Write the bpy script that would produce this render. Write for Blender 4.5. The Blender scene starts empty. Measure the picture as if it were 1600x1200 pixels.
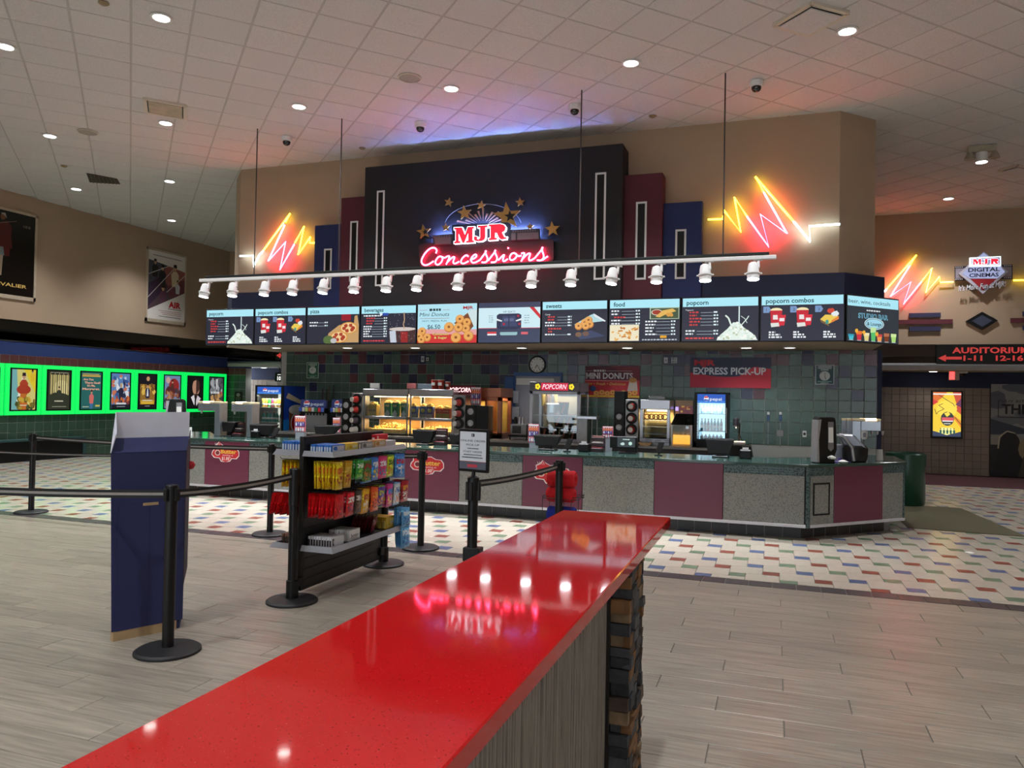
import bpy, bmesh, math, random
from math import sin, cos, radians, pi, hypot, atan2
from mathutils import Vector, Matrix
random.seed(7)
SC = bpy.context.scene
C = SC.collection

# ------------------------------------------------------------------ camera
F_PX, YAW, PITCH, ROLL, EYE = 1183.0, radians(-19.218), radians(0.952), radians(1.048), 1.57
WF = Vector((sin(YAW)*cos(PITCH), cos(YAW)*cos(PITCH), sin(PITCH)))
_r = Vector((cos(YAW), -sin(YAW), 0)); _u = _r.cross(WF)
WR = _r*cos(ROLL) + _u*sin(ROLL); WU = -_r*sin(ROLL) + _u*cos(ROLL)
CAM = Vector((0, 0, EYE))
cd = bpy.data.cameras.new('camera'); co = bpy.data.objects.new('camera', cd); C.objects.link(co)
cd.sensor_width = 36.0; cd.lens = 36.0*F_PX/1600.0; cd.clip_end = 200; cd.clip_start = 0.02
m = Matrix((WR, WU, -WF)).transposed().to_4x4(); m.translation = CAM; co.matrix_world = m
SC.camera = co

# ------------------------------------------------------------------ world, exposure
SC.view_settings.view_transform = 'Standard'; SC.view_settings.look = 'None'
SC.view_settings.exposure = 0.0; SC.view_settings.gamma = 1.0; SC.view_settings.use_curve_mapping = False
w = bpy.data.worlds.new('daylight'); SC.world = w; w.use_nodes = True
bg = w.node_tree.nodes['Background']; bg.inputs[0].default_value = (0.80, 0.90, 1.0, 1); bg.inputs[1].default_value = 4.2
try:
    SC.cycles.max_bounces = 6; SC.cycles.diffuse_bounces = 3; SC.cycles.glossy_bounces = 3; SC.cycles.adaptive_threshold = .09; SC.cycles.adaptive_min_samples = 16
    SC.cycles.transparent_max_bounces = 12; SC.cycles.sample_clamp_indirect = 6.0; SC.cycles.caustics_reflective = False
    SC.cycles.caustics_refractive = False; SC.cycles.use_light_tree = True
except Exception:
    pass

CEIL = 5.68
words = ['first','second','third','fourth','fifth','sixth','seventh','eighth','ninth','tenth','eleventh','twelfth','thirteenth','fourteenth','fifteenth','sixteenth','seventeenth','eighteenth']
def spot(name, loc, power, col=(.96, .98, 1), cone=120, blend=.6, r=.07, aim=None):
    l = bpy.data.lights.new(name, 'SPOT'); l.energy = power; l.color = col
    l.spot_size = radians(cone); l.spot_blend = blend; l.shadow_soft_size = r
    o = bpy.data.objects.new(name, l); C.objects.link(o); o.location = loc
    if aim is not None:
        o.rotation_euler = (Vector(aim)-Vector(loc)).to_track_quat('-Z', 'Y').to_euler()
    return o

# ------------------------------------------------------------------ measuring: a ray of the survey photograph met with a plane of the building
def _ray(x, y): return WF + WR*((x-800)/F_PX) - WU*((y-600)/F_PX)
def onY(x, y, c): d = _ray(x, y); return CAM + d*(c/d.y)
def onX(x, y, c): d = _ray(x, y); return CAM + d*(c/d.x)
def onZ(x, y, c=0.0): d = _ray(x, y); return CAM + d*((c-EYE)/d.z)
def proj(p):
    d = Vector(p)-CAM; w_ = d.dot(WF)
    return (800+F_PX*d.dot(WR)/w_, 600-F_PX*d.dot(WU)/w_, w_) if w_ > .05 else (1e6, 1e6, w_)

# ------------------------------------------------------------------ colours and materials
def lin(c):
    return tuple((v/12.92 if v <= .04045 else ((v+.055)/1.055)**2.4) for v in (x/255 for x in c[:3]))
MATS = {}
def mat(name, rgb, rough=.5, metal=0.0, var=.08, scale=12.0, bump=0.0, bscale=60.0, spec=.5, rnd=0.0, coat=0.0, stretch=None, speck=None, emit=0.0):
    """procedural principled material: noise-varied colour, optional per-object variation, grain bump and specks"""
    if name in MATS: return MATS[name]
    M = bpy.data.materials.new(name); M.use_nodes = True; nt = M.node_tree; N = nt.nodes; L = nt.links
    b = N['Principled BSDF']; c = lin(rgb)
    tc = N.new('ShaderNodeTexCoord'); src = tc.outputs['Object']
    if stretch:
        mp = N.new('ShaderNodeMapping'); mp.inputs['Scale'].default_value = stretch; L.new(src, mp.inputs[0]); src = mp.outputs[0]
    if rnd:
        oi = N.new('ShaderNodeObjectInfo'); ad = N.new('ShaderNodeVectorMath'); ad.operation = 'MULTIPLY_ADD'
        cx = N.new('ShaderNodeCombineXYZ')
        for i in range(3): L.new(oi.outputs['Random'], cx.inputs[i])
        L.new(cx.outputs[0], ad.inputs[0]); ad.inputs[1].default_value = (37, 53, 71); L.new(src, ad.inputs[2]); src = ad.outputs[0]
    nz = N.new('ShaderNodeTexNoise'); nz.inputs['Scale'].default_value = scale; nz.inputs['Detail'].default_value = 3; L.new(src, nz.inputs['Vector'])
    mr = N.new('ShaderNodeMapRange'); mr.inputs[1].default_value = .25; mr.inputs[2].default_value = .75
    mr.inputs[3].default_value = 1-var; mr.inputs[4].default_value = 1+var; L.new(nz.outputs[0], mr.inputs[0])
    val = mr.outputs[0]
    if rnd:
        r2 = N.new('ShaderNodeMapRange'); r2.inputs[3].default_value = 1-rnd; r2.inputs[4].default_value = 1+rnd; L.new(oi.outputs['Random'], r2.inputs[0])
        mu = N.new('ShaderNodeMath'); mu.operation = 'MULTIPLY'; L.new(val, mu.inputs[0]); L.new(r2.outputs[0], mu.inputs[1]); val = mu.outputs[0]
    vm = N.new('ShaderNodeVectorMath'); vm.operation = 'SCALE'; vm.inputs[0].default_value = c; L.new(val, vm.inputs['Scale'])
    colout = vm.outputs[0]
    if speck:
        for rgb2, sc, th in speck:
            n2 = N.new('ShaderNodeTexNoise'); n2.inputs['Scale'].default_value = sc; n2.inputs['Detail'].default_value = 1; L.new(src, n2.inputs['Vector'])
            gt = N.new('ShaderNodeMath'); gt.operation = 'GREATER_THAN'; gt.inputs[1].default_value = th; L.new(n2.outputs[0], gt.inputs[0])
            mx = N.new('ShaderNodeMix'); mx.data_type = 'RGBA'; L.new(gt.outputs[0], mx.inputs[0]); L.new(colout, mx.inputs[6])
            mx.inputs[7].default_value = (*lin(rgb2), 1); colout = mx.outputs[2]
    L.new(colout, b.inputs['Base Color'])
    b.inputs['Roughness'].default_value = rough; b.inputs['Metallic'].default_value = metal
    b.inputs['Specular IOR Level'].default_value = spec; b.inputs['Coat Weight'].default_value = coat; b.inputs['Coat Roughness'].default_value = .05
    if bump:
        nb = N.new('ShaderNodeTexNoise'); nb.inputs['Scale'].default_value = bscale; nb.inputs['Detail'].default_value = 2; L.new(src, nb.inputs['Vector'])
        bp = N.new('ShaderNodeBump'); bp.inputs['Strength'].default_value = bump; bp.inputs['Distance'].default_value = .01
        L.new(nb.outputs[0], bp.inputs['Height']); L.new(bp.outputs[0], b.inputs['Normal'])
    MATS[name] = M
    return M
def glow(name, rgb, strength, body=None):
    """something that gives off light: a tube, a lamp face"""
    if name in MATS: return MATS[name]
    M = bpy.data.materials.new(name); M.use_nodes = True; N = M.node_tree.nodes; L = M.node_tree.links
    b = N['Principled BSDF']; nz = N.new('ShaderNodeTexNoise'); nz.inputs['Scale'].default_value = 3
    mr = N.new('ShaderNodeMapRange'); mr.inputs[3].default_value = strength*.92; mr.inputs[4].default_value = strength*1.08
    L.new(nz.outputs[0], mr.inputs[0]); L.new(mr.outputs[0], b.inputs['Emission Strength'])
    b.inputs['Emission Color'].default_value = (*rgb, 1); b.inputs['Base Color'].default_value = (*(body or (.8, .8, .8)), 1)
    MATS[name] = M
    return M
def printed(name, rough=.5, emit=0.0, spec=.5, coat=0.0):
    """flat print or display: face colours are the ink, emit > 0 for backlit things"""
    if name in MATS: return MATS[name]
    M = bpy.data.materials.new(name); M.use_nodes = True; N = M.node_tree.nodes; L = M.node_tree.links
    b = N['Principled BSDF']; a = N.new('ShaderNodeVertexColor'); a.layer_name = 'ink'
    b.inputs['Roughness'].default_value = rough; b.inputs['Specular IOR Level'].default_value = spec; b.inputs['Coat Weight'].default_value = coat
    if emit:
        b.inputs['Base Color'].default_value = (.01, .01, .01, 1)
        L.new(a.outputs[0], b.inputs['Emission Color']); b.inputs['Emission Strength'].default_value = emit
    else:
        L.new(a.outputs[0], b.inputs['Base Color'])
    MATS[name] = M
    return M
def glassy(name, tint=(.9, .95, .95), refl=.10, rough=.02):
    if name in MATS: return MATS[name]
    M = bpy.data.materials.new(name); M.use_nodes = True; N = M.node_tree.nodes; L = M.node_tree.links
    N.remove(N['Principled BSDF']); out = N['Material Output']
    t = N.new('ShaderNodeBsdfTransparent'); t.inputs[0].default_value = (*tint, 1)
    g = N.new('ShaderNodeBsdfGlossy'); g.inputs['Roughness'].default_value = rough
    fr = N.new('ShaderNodeFresnel'); fr.inputs[0].default_value = 1.45; ad = N.new('ShaderNodeMath'); ad.operation = 'MULTIPLY_ADD'; ad.inputs[1].default_value = .9; ad.inputs[2].default_value = refl*.3
    L.new(fr.outputs[0], ad.inputs[0])
    mx = N.new('ShaderNodeMixShader'); L.new(ad.outputs[0], mx.inputs[0]); L.new(t.outputs[0], mx.inputs[1]); L.new(g.outputs[0], mx.inputs[2]); L.new(mx.outputs[0], out.inputs[0])
    MATS[name] = M
    return M

# ------------------------------------------------------------------ mesh building
class MB:
    def __init__(s): s.v = []; s.f = []; s.c = []; s.m = []; s.col = (1, 1, 1); s.mi = 0
    def add(s, vs, fs):
        o = len(s.v); s.v += [tuple(p) for p in vs]
        for f in fs: s.f.append(tuple(i+o for i in f)); s.c.append(s.col); s.m.append(s.mi)
        return s
    def box(s, x0, x1, y0, y1, z0, z1):
        return s.add([(x0,y0,z0),(x1,y0,z0),(x1,y1,z0),(x0,y1,z0),(x0,y0,z1),(x1,y0,z1),(x1,y1,z1),(x0,y1,z1)],
                     [(3,2,1,0),(4,5,6,7),(0,1,5,4),(1,2,6,5),(2,3,7,6),(3,0,4,7)])
    def hexa(s, p):   # 8 corners, same order as box
        return s.add(p, [(3,2,1,0),(4,5,6,7),(0,1,5,4),(1,2,6,5),(2,3,7,6),(3,0,4,7)])
    def beam(s, a, b, w, h, up=(0,0,1)):
        a = Vector(a); b = Vector(b); d = (b-a).normalized(); u = Vector(up)
        sd = d.cross(u).normalized()*(w/2); uu = sd.cross(d).normalized()*(h/2)
        return s.add([a-sd-uu, a+sd-uu, a+sd+uu, a-sd+uu, b-sd-uu, b+sd-uu, b+sd+uu, b-sd+uu],
                     [(0,1,2,3),(7,6,5,4),(0,4,5,1),(1,5,6,2),(2,6,7,3),(3,7,4,0)])
    def prism(s, pts, z0, z1):   # plan polygon, counter-clockwise
        n = len(pts)
        return s.add([(x,y,z0) for x,y in pts]+[(x,y,z1) for x,y in pts],
                     [tuple(range(n-1,-1,-1)), tuple(range(n,2*n))]+[(i,(i+1)%n,(i+1)%n+n,i+n) for i in range(n)])
    def slab(s, pts, off):   # any planar polygon, extruded by a vector
        n = len(pts); off = Vector(off)
        return s.add([Vector(p) for p in pts]+[Vector(p)+off for p in pts],
                     [tuple(range(n-1,-1,-1)), tuple(range(n,2*n))]+[(i,(i+1)%n,(i+1)%n+n,i+n) for i in range(n)])
    def lathe(s, prof, n=16, at=(0,0,0), axis=(0,0,1)):
        a = Vector(axis).normalized(); t = Vector((1,0,0)) if abs(a.x) < .9 else Vector((0,1,0))
        e1 = a.cross(t).normalized(); e2 = a.cross(e1); o = Vector(at); vs = []; fs = []
        for r, h in prof:
            for k in range(n):
                q = 2*pi*k/n; vs.append(o+a*h+(e1*cos(q)+e2*sin(q))*r)
        for i in range(len(prof)-1):
            for k in range(n):
                k2 = (k+1)%n; fs.append((i*n+k, i*n+k2, (i+1)*n+k2, (i+1)*n+k))
        if prof[0][0] > 1e-5 and not (len(prof) == 2 and abs(prof[0][1]-prof[1][1]) < 1e-3): fs.append(tuple(range(n-1,-1,-1)))
        if prof[-1][0] > 1e-5: fs.append(tuple((len(prof)-1)*n+k for k in range(n)))
        return s.add(vs, fs)
    def cyl(s, at, r, h, n=16, axis=(0,0,1)): return s.lathe([(r,0),(r,h)], n, at, axis)
    def tube(s, pts, r, n=8):
        P = [Vector(p) for p in pts]; vs = []; fs = []; prev = None
        for i, p in enumerate(P):
            d = (P[min(i+1,len(P)-1)]-P[max(i-1,0)]).normalized()
            if prev is None:
                t = Vector((0,0,1)) if abs(d.z) < .9 else Vector((1,0,0)); e1 = d.cross(t).normalized()
            else:
                e1 = (prev-d*prev.dot(d)); e1 = e1.normalized() if e1.length > 1e-6 else d.orthogonal().normalized()
            prev = e1; e2 = d.cross(e1)
            vs += [p+(e1*cos(2*pi*k/n)+e2*sin(2*pi*k/n))*r for k in range(n)]
        for i in range(len(P)-1):
            for k in range(n): fs.append((i*n+k, i*n+(k+1)%n, (i+1)*n+(k+1)%n, (i+1)*n+k))
        fs.append(tuple(range(n-1,-1,-1))); fs.append(tuple((len(P)-1)*n+k for k in range(n)))
        return s.add(vs, fs)
    def mesh(s, name, mats, bev=0.0, smooth=None, inv=None, ink=False):
        me = bpy.data.meshes.new(name)
        vs = [inv @ Vector(p) for p in s.v] if inv is not None else s.v
        me.from_pydata(vs, [], s.f); me.update()
        if bev:
            bm = bmesh.new(); bm.from_mesh(me)
            es = [e for e in bm.edges if len(e.link_faces) == 2 and e.calc_face_angle(0) > .5]
            bmesh.ops.bevel(bm, geom=es, offset=bev, segments=1, profile=.5, affect='EDGES', clamp_overlap=True)
            bm.to_mesh(me); bm.free()
        elif ink:
            at = me.color_attributes.new('ink', 'FLOAT_COLOR', 'CORNER'); buf = []
            for f, c in zip(s.f, s.c): buf += [c[0], c[1], c[2], 1.0]*len(f)
            at.data.foreach_set('color', buf)
        for mm in (mats if isinstance(mats, (list, tuple)) else [mats]): me.materials.append(mm)
        if not bev and any(s.m): me.polygons.foreach_set('material_index', s.m)
        if smooth:
            me.polygons.foreach_set('use_smooth', [True]*len(me.polygons)); me.set_sharp_from_angle(angle=radians(smooth))
        return me
MW = {}
def put(name, me, parent=None, **props):
    o = bpy.data.objects.new(name, me); C.objects.link(o)
    if parent is not None: o.parent = parent; MW[o] = MW.get(parent, Matrix())
    for k, v in props.items(): o[k] = v
    return o
def part(name, mb, material, parent, bev=0.0, smooth=None, local=False, ink=False, label=None):
    inv = None if local else MW.get(parent, Matrix()).inverted()
    o = put(name, mb.mesh(name, material, bev, smooth, inv, ink), parent)
    if label: o['label'] = label
    return o
def thing(name, label, cat, loc=(0,0,0), rz=0.0, group=None):
    o = bpy.data.objects.new(name, None); C.objects.link(o); o.empty_display_size = .1
    o.location = loc; o.rotation_euler = (0,0,rz); o['label'] = label; o['category'] = cat
    if group: o['group'] = group
    MW[o] = Matrix.Translation(Vector(loc)) @ Matrix.Rotation(rz, 4, 'Z')
    return o
def solo(name, mb, material, label, cat, group=None, bev=0.0, smooth=None, ink=False, kind=None, loc=None, local=False):
    """a thing that is one mesh; its origin sits at loc"""
    inv = Matrix.Translation(-Vector(loc)) if loc is not None and not local else None
    o = put(name, mb.mesh(name, material, bev, smooth, inv, ink), None, label=label, category=cat)
    if loc is not None: o.location = loc; MW[o] = Matrix.Translation(Vector(loc))
    if group: o['group'] = group
    if kind: o['kind'] = kind
    return o
def struct(name, mb, material, label, cat, bev=0.0, smooth=None):
    return solo(name, mb, material, label, cat, bev=bev, smooth=smooth, kind='structure')
def copy_tree(o, parent=None):
    c = o.copy(); C.objects.link(c)
    if parent is not None: c.parent = parent
    for ch in list(o.children): copy_tree(ch, c)
    return c
def place(o, loc, rz=0.0, label=None, group=None):
    o.location = loc; o.rotation_euler = (0,0,rz)
    if label: o['label'] = label
    if group: o['group'] = group
    return o

# ------------------------------------------------------------------ lettering and flat pictures
GLY = {}
def glyphs(s, bold=0.0, shear=0.0):
    k = (s, bold, shear)
    if k in GLY: return GLY[k]
    cu = bpy.data.curves.new('lettering', 'FONT'); cu.body = s; cu.size = 1.0; cu.resolution_u = 2; cu.offset = bold; cu.shear = shear; cu.fill_mode = 'FRONT'
    o = bpy.data.objects.new('lettering', cu); C.objects.link(o)
    dg = bpy.context.evaluated_depsgraph_get(); dg.update()
    me = bpy.data.meshes.new_from_object(o.evaluated_get(dg))
    vs = [(v.co.x, v.co.y) for v in me.vertices]; fs = [tuple(p.vertices) for p in me.polygons]
    bpy.data.objects.remove(o); bpy.data.curves.remove(cu); bpy.data.meshes.remove(me)
    x0 = min((v[0] for v in vs), default=0); x1 = max((v[0] for v in vs), default=0)
    GLY[k] = ([(x-x0, y) for x, y in vs], fs, x1-x0); return GLY[k]
class Canvas:
    """a flat picture on a plane: o = lower left corner, r and u = its edges in metres"""
    def __init__(s, o, r, u, n=None, step=.00012):
        s.o = Vector(o); s.W = Vector(r).length; s.H = Vector(u).length; s.r = Vector(r).normalized(); s.u = Vector(u).normalized()
        s.n = (s.r.cross(s.u)).normalized() if n is None else Vector(n); s.mb = MB(); s.k = 0; s.step = step
    def pt(s, a, b): return s.o + s.r*(a*s.W) + s.u*(b*s.H) + s.n*(s.k*s.step)
    def poly(s, pts, col, lift=True):
        if lift: s.k += 1
        s.mb.col = lin(col); s.mb.add([s.pt(min(max(a,0),1), min(max(b,0),1)) for a, b in pts], [tuple(range(len(pts)))]); return s
    def rect(s, a0, b0, a1, b1, col): return s.poly([(a0,b0),(a1,b0),(a1,b1),(a0,b1)], col)
    def ell(s, a, b, ra, rb, col, n=14, rot=0.0):
        asp = s.W/s.H
        def q(t):
            x, y = ra*cos(t), rb*sin(t)
            return (a+x*cos(rot)-y*sin(rot)/asp, b+x*sin(rot)*asp+y*cos(rot))
        return s.poly([q(2*pi*k/n) for k in range(n)], col)
    def line(s, pts, wd, col):   # wd as share of the height
        s.k += 1; s.mb.col = lin(col); asp = s.W/s.H
        for (a0,b0),(a1,b1) in zip(pts, pts[1:]):
            dx, dy = (a1-a0)*asp, b1-b0; l = hypot(dx, dy) or 1; nx, ny = -dy/l*wd/2, dx/l*wd/2
            s.mb.add([s.pt(a0+nx/asp,b0+ny), s.pt(a0-nx/asp,b0-ny), s.pt(a1-nx/asp,b1-ny), s.pt(a1+nx/asp,b1+ny)], [(0,1,2,3)])
        return s
    def text(s, t, a, b, h, col, bold=0.0, shear=0.0, align='l', wid=None, rot=0.0):
        """h = capital height as share of the height; wid squeezes the line to a share of the width"""
        vs, fs, tw = glyphs(t, bold, shear); k = h*s.H/.69; kx = k
        if wid: kx = wid*s.W/max(tw, 1e-6)
        off = {'l': 0, 'c': -tw*kx/2, 'r': -tw*kx}[align]; s.k += 1; s.mb.col = lin(col)
        P = []
        for x, y in vs:
            X, Y = x*kx+off, y*k
            X, Y = X*cos(rot)-Y*sin(rot), X*sin(rot)+Y*cos(rot)
            P.append(s.o+s.r*(a*s.W+X)+s.u*(b*s.H+Y)+s.n*(s.k*s.step))
        s.mb.add(P, fs); return s
    def fuzz(s, a0, a1, b, h, col, seed=0, gap=.25):   # a line of print too small to read
        R = random.Random(seed*131+7); a = a0; s.k += 1; s.mb.col = lin(col)
        while a < a1:
            wl = min(R.uniform(.018, .05), a1-a)
            s.mb.add([s.pt(a,b), s.pt(a+wl,b), s.pt(a+wl,b+h), s.pt(a,b+h)], [(0,1,2,3)]); a += wl+.012
        return s
    def blob(s, a, b, ra, rb, col, seed=0, n=16, jag=.25):
        R = random.Random(seed); return s.poly([(a+ra*(1+R.uniform(-jag,jag))*cos(2*pi*k/n), b+rb*(1+R.uniform(-jag,jag))*sin(2*pi*k/n)) for k in range(n)], col)
    def done(s, name, material, parent=None, label=None):
        return part(name, s.mb, material, parent, ink=True, label=label)
def star_pts(cx, cy, r, rot=0.0, inner=.42):
    return [(cx+(r if k%2 == 0 else r*inner)*cos(rot+pi/2+k*pi/5), cy+(r if k%2 == 0 else r*inner)*sin(rot+pi/2+k*pi/5)) for k in range(10)]
def chaikin(p, n=2):
    for _ in range(n):
        q = [p[0]]
        for a, b in zip(p, p[1:]):
            a = Vector(a); b = Vector(b); q += [a.lerp(b,.25), a.lerp(b,.75)]
        q.append(p[-1]); p = q
    return [Vector(x) for x in p]

# ------------------------------------------------------------------ pieces laid in a pattern: the largest in view singly, the rest as one part
def slab_mesh(name, poly, t, c, material):
    """a thin piece: outline poly (ccw, around 0,0), thickness t, chamfer c, face looking +z"""
    n = len(poly); mb = MB(); k = max(hypot(*p) for p in poly); inn = [(x*(1-c/max(abs(x),1e-6)) if abs(x) > c else x, y*(1-c/max(abs(y),1e-6)) if abs(y) > c else y) for x, y in poly]
    mb.add([(x,y,0) for x,y in poly]+[(x,y,t-c) for x,y in poly]+[(x,y,t) for x,y in inn],
           [(i,(i+1)%n,(i+1)%n+n,i+n) for i in range(n)]+[(i+n,(i+1)%n+n,(i+1)%n+2*n,i+2*n) for i in range(n)]+[tuple(2*n+i for i in range(n))])
    return mb.mesh(name, material)
def seen(p, margin=40):
    x, y, d = proj(p); return -margin < x < 1600+margin and -margin < y < 1200+margin and d > .3
def lay(name, cells, parent, limit=300):
    """cells: (matrix, mesh, hidden?) ; copies share mesh data"""
    sc = []
    for M_, me in cells:
        p = M_.translation; vis = seen(p); d = (p-CAM).length; n = (M_.to_3x3() @ Vector((0,0,1))).normalized()
        sc.append((not vis, -abs((CAM-p).normalized().dot(n))/(d*d), len(sc)))
    order = [k for _, _, k in sorted(sc)]
    for k in order[:limit]:
        if sc[k][0]: break
        M_, me = cells[k]; o = put(name, me, parent); o.matrix_local = M_
    rest = [k for j, k in enumerate(order) if j >= limit or sc[k][0]]
    if rest:
        by = {}
        for k in rest:
            M_, me = cells[k]; mb, ms = by.setdefault(me.materials[0].name, (MB(), me.materials[0]))
            mb.add([M_ @ v.co for v in me.vertices], [tuple(p.vertices) for p in me.polygons])
        for mb, ms in by.values():
            o = put(name+'_field', mb.mesh(name+'_field', ms), parent); o['kind'] = 'stuff'

# ================================================================== MATERIALS USED OFTEN
beige = mat('painted_wall_beige', (174,151,127), .85, var=.03, scale=2, bump=.05, bscale=180)
navy = mat('painted_navy', (30,36,66), .7, var=.05)
blueband = mat('painted_blue_band', (38,58,112), .6, var=.05)
blackpaint = mat('painted_black', (26,25,30), .75, var=.06)
maroonp = mat('painted_maroon', (84,26,40), .7, var=.05)
bluep = mat('painted_blue', (30,42,92), .7, var=.05)
grout_d = mat('grout_grey', (168,170,166), .9, var=.1, scale=40)
blackplastic = mat('black_plastic', (11,11,12), .42, var=.1, spec=.35)
blackmetal = mat('black_powder_coat', (12,12,14), .36, spec=.4, var=.12, bump=.04, bscale=300)
steel = mat('brushed_steel', (190,192,198), .3, metal=1.0, var=.08, stretch=(1,1,30))
steel_d = mat('dull_steel', (150,150,150), .42, metal=.9, var=.1)
white_pl = mat('white_enamel', (225,225,225), .45, var=.03)
greypl = mat('grey_plastic', (135,138,146), .5, var=.05)
paper = mat('white_paper', (228,228,224), .7, var=.03)
INK = printed('ink_matt', .55); INKG = printed('ink_gloss', .22, spec=.6)
glass = glassy('clear_glass')

# ================================================================== STRUCTURE
XL, YR, YC = -15.2, 18.2, 19.3
YU, YS, YB, ZS = 11.5, 11.38, 13.4, 2.42
XR, YN = 9.0, -7.0

# ---- floor: plank tile in front, step pattern tile behind a dark border course, carpet at the far corridor
fb = mat('floor_joint_grout', (150,146,136), .9, var=.1, scale=30)
floor = struct('floor', MB().box(XL-.3, XR+.3, YN-.3, YC+.5, -.15, -.008), fb, 'wide lobby floor of wood look planks and patterned cream tile', 'floor')
plank_m = mat('plank_tile', (152,143,130), .34, var=.3, scale=4.0, stretch=(.8,14,1), rnd=.1, bump=.05, bscale=9, spec=.45)
PW, PL = .199, .98
pm = slab_mesh('plank', [(-PL/2+.002,-PW/2+.002),(PL/2-.002,-PW/2+.002),(PL/2-.002,PW/2-.002),(-PL/2+.002,PW/2-.002)], .008, .0025, plank_m)
cells = []
for r in range(-2, 42):
    yc = 6.785-PW/2-r*PW
    if r < 0 or yc < 0.0: continue
    x0 = .056 + (.327*((r-2) % 3)) % PL
    for k in range(-15, 6):
        cells.append((Matrix.Translation((x0+PL/2+k*PL, yc, -.008)), pm))
cells = [c for c in cells if XL < c[0].translation.x < XR-.6]
lay('floor_plank', cells, floor)
far = MB().box(XL, XR, YN, -.06, -.008, 0)
put('floor_plank_field', far.mesh('floor_plank_field', plank_m), floor)['kind'] = 'stuff'
# border course
bt_m = mat('border_tile', (74,67,70), .32, var=.1, rnd=.12)
bt = slab_mesh('border_tile', [(-.0935,-.0925),(.0935,-.0925),(.0935,.0925),(-.0935,.0925)], .008, .0025, bt_m)
lay('border_tile', [(Matrix.Translation((-.878+.193*k, 6.889, -.008)), bt) for k in range(-74, 51)], floor)
# pinwheel step pattern: 290 mm cream squares, 145 mm coloured squares
A_, B_ = .29, .145
cream = mat('cream_tile', (196,187,172), .2, var=.05, scale=25, rnd=.05, spec=.45)
acc = [mat('brick_red_tile', (134,76,63), .3, var=.1, rnd=.08), mat('slate_blue_tile', (90,104,138), .3, var=.1, rnd=.08), mat('sage_green_tile', (110,130,106), .3, var=.1, rnd=.08)]
def sq(name, a, mt): h = a/2-.0022; return slab_mesh(name, [(-h,-h),(h,-h),(h,h),(-h,h)], .008, .0025, mt)
big = sq('cream_tile', A_, cream); sm = [sq('accent_tile', B_, q) for q in acc]
cb, ca = [], []
for i in range(-75, 60):
    for j in range(-70, 75):
        cx, cy = -.166+i*A_-j*B_, 7.61+i*B_+j*A_       # centre of the small square
        bx, by = cx-B_/2-A_/2, cy-B_/2+A_/2
        if XL < cx < 6.5 and 7.0+B_/2 < cy < 16.7: ca.append((Matrix.Translation((cx,cy,-.008)), sm[(1+i+j) % 3]))
        elif XL < cx < 6.5 and 7.0-B_/2+.02 < cy <= 7.0+B_/2:
            y1 = cy+B_/2-.0022; y0 = 6.9925
            ca.append((Matrix.Translation((cx,(y0+y1)/2,-.008)), slab_mesh('accent_tile_cut', [(-B_/2+.0022,(y0-y1)/2),(B_/2-.0022,(y0-y1)/2),(B_/2-.0022,(y1-y0)/2),(-B_/2+.0022,(y1-y0)/2)], .008, .0025, acc[(1+i+j) % 3])))
        if XL < bx < 6.5 and 7.0+A_/2 < by < 16.7: cb.append((Matrix.Translation((bx,by,-.008)), big))
        elif XL < bx < 6.5 and 7.0-A_/2+.02 < by <= 7.0+A_/2:      # cut course against the border
            y1 = by+A_/2-.0022; y0 = 6.9925
            cb.append((Matrix.Translation((bx,(y0+y1)/2,-.008)), slab_mesh('cream_tile_cut', [(-A_/2+.0022,(y0-y1)/2),(A_/2-.0022,(y0-y1)/2),(A_/2-.0022,(y1-y0)/2),(-A_/2+.0022,(y1-y0)/2)], .008, .0025, cream)))
lay('cream_tile', cb, floor); lay('accent_tile', ca, floor)
carpet = mat('maroon_carpet', (72,38,44), .95, var=.35, scale=18, bump=.3, bscale=200)
struct('floor_carpet', MB().box(XL, XR, 16.65, YC, -.008, .006), carpet, 'dark maroon patterned carpet along the far corridor', 'carpet')

# ---- ceiling: lay-in panels set at 45 degrees
cg = mat('ceiling_grid', (178,176,174), .6, var=.03)
ceil = struct('ceiling', MB().box(XL-.3, XR+.3, YN-.3, YR+.3, CEIL, CEIL+.2), cg, 'high white suspended ceiling of square mineral panels', 'ceiling')
panel_m = mat('mineral_panel', (206,204,203), .92, var=.12, scale=70, bump=.5, bscale=120, rnd=.02)
P_ = .603; h = P_/2-.012
cp = slab_mesh('ceiling_panel', [(-h,-h),(h,-h),(h,h),(-h,h)], .005, .002, panel_m)
cells = []; q = radians(46.0); e1 = Vector((cos(q), sin(q), 0)); e2 = Vector((-sin(q), cos(q), 0)); o0 = Vector((-6.43, 6.931, 0))+(e1+e2)*(P_/2)
RM = Matrix.Rotation(q, 4, 'Z') @ Matrix.Rotation(pi, 4, 'X')
for i in range(-45, 46):
    for j in range(-45, 46):
        p = o0+e1*(i*P_)+e2*(j*P_)
        if XL-.1 < p.x < XR and -1.0 < p.y < YR+.1: cells.append((Matrix.Translation((p.x,p.y,CEIL)) @ RM, cp))
lay('ceiling_panel', cells, ceil)
put('ceiling_panel_field', MB().box(XL, XR, YN, -1.0, CEIL-.01, CEIL).mesh('ceiling_panel_field', panel_m), ceil)['kind'] = 'stuff'

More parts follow.
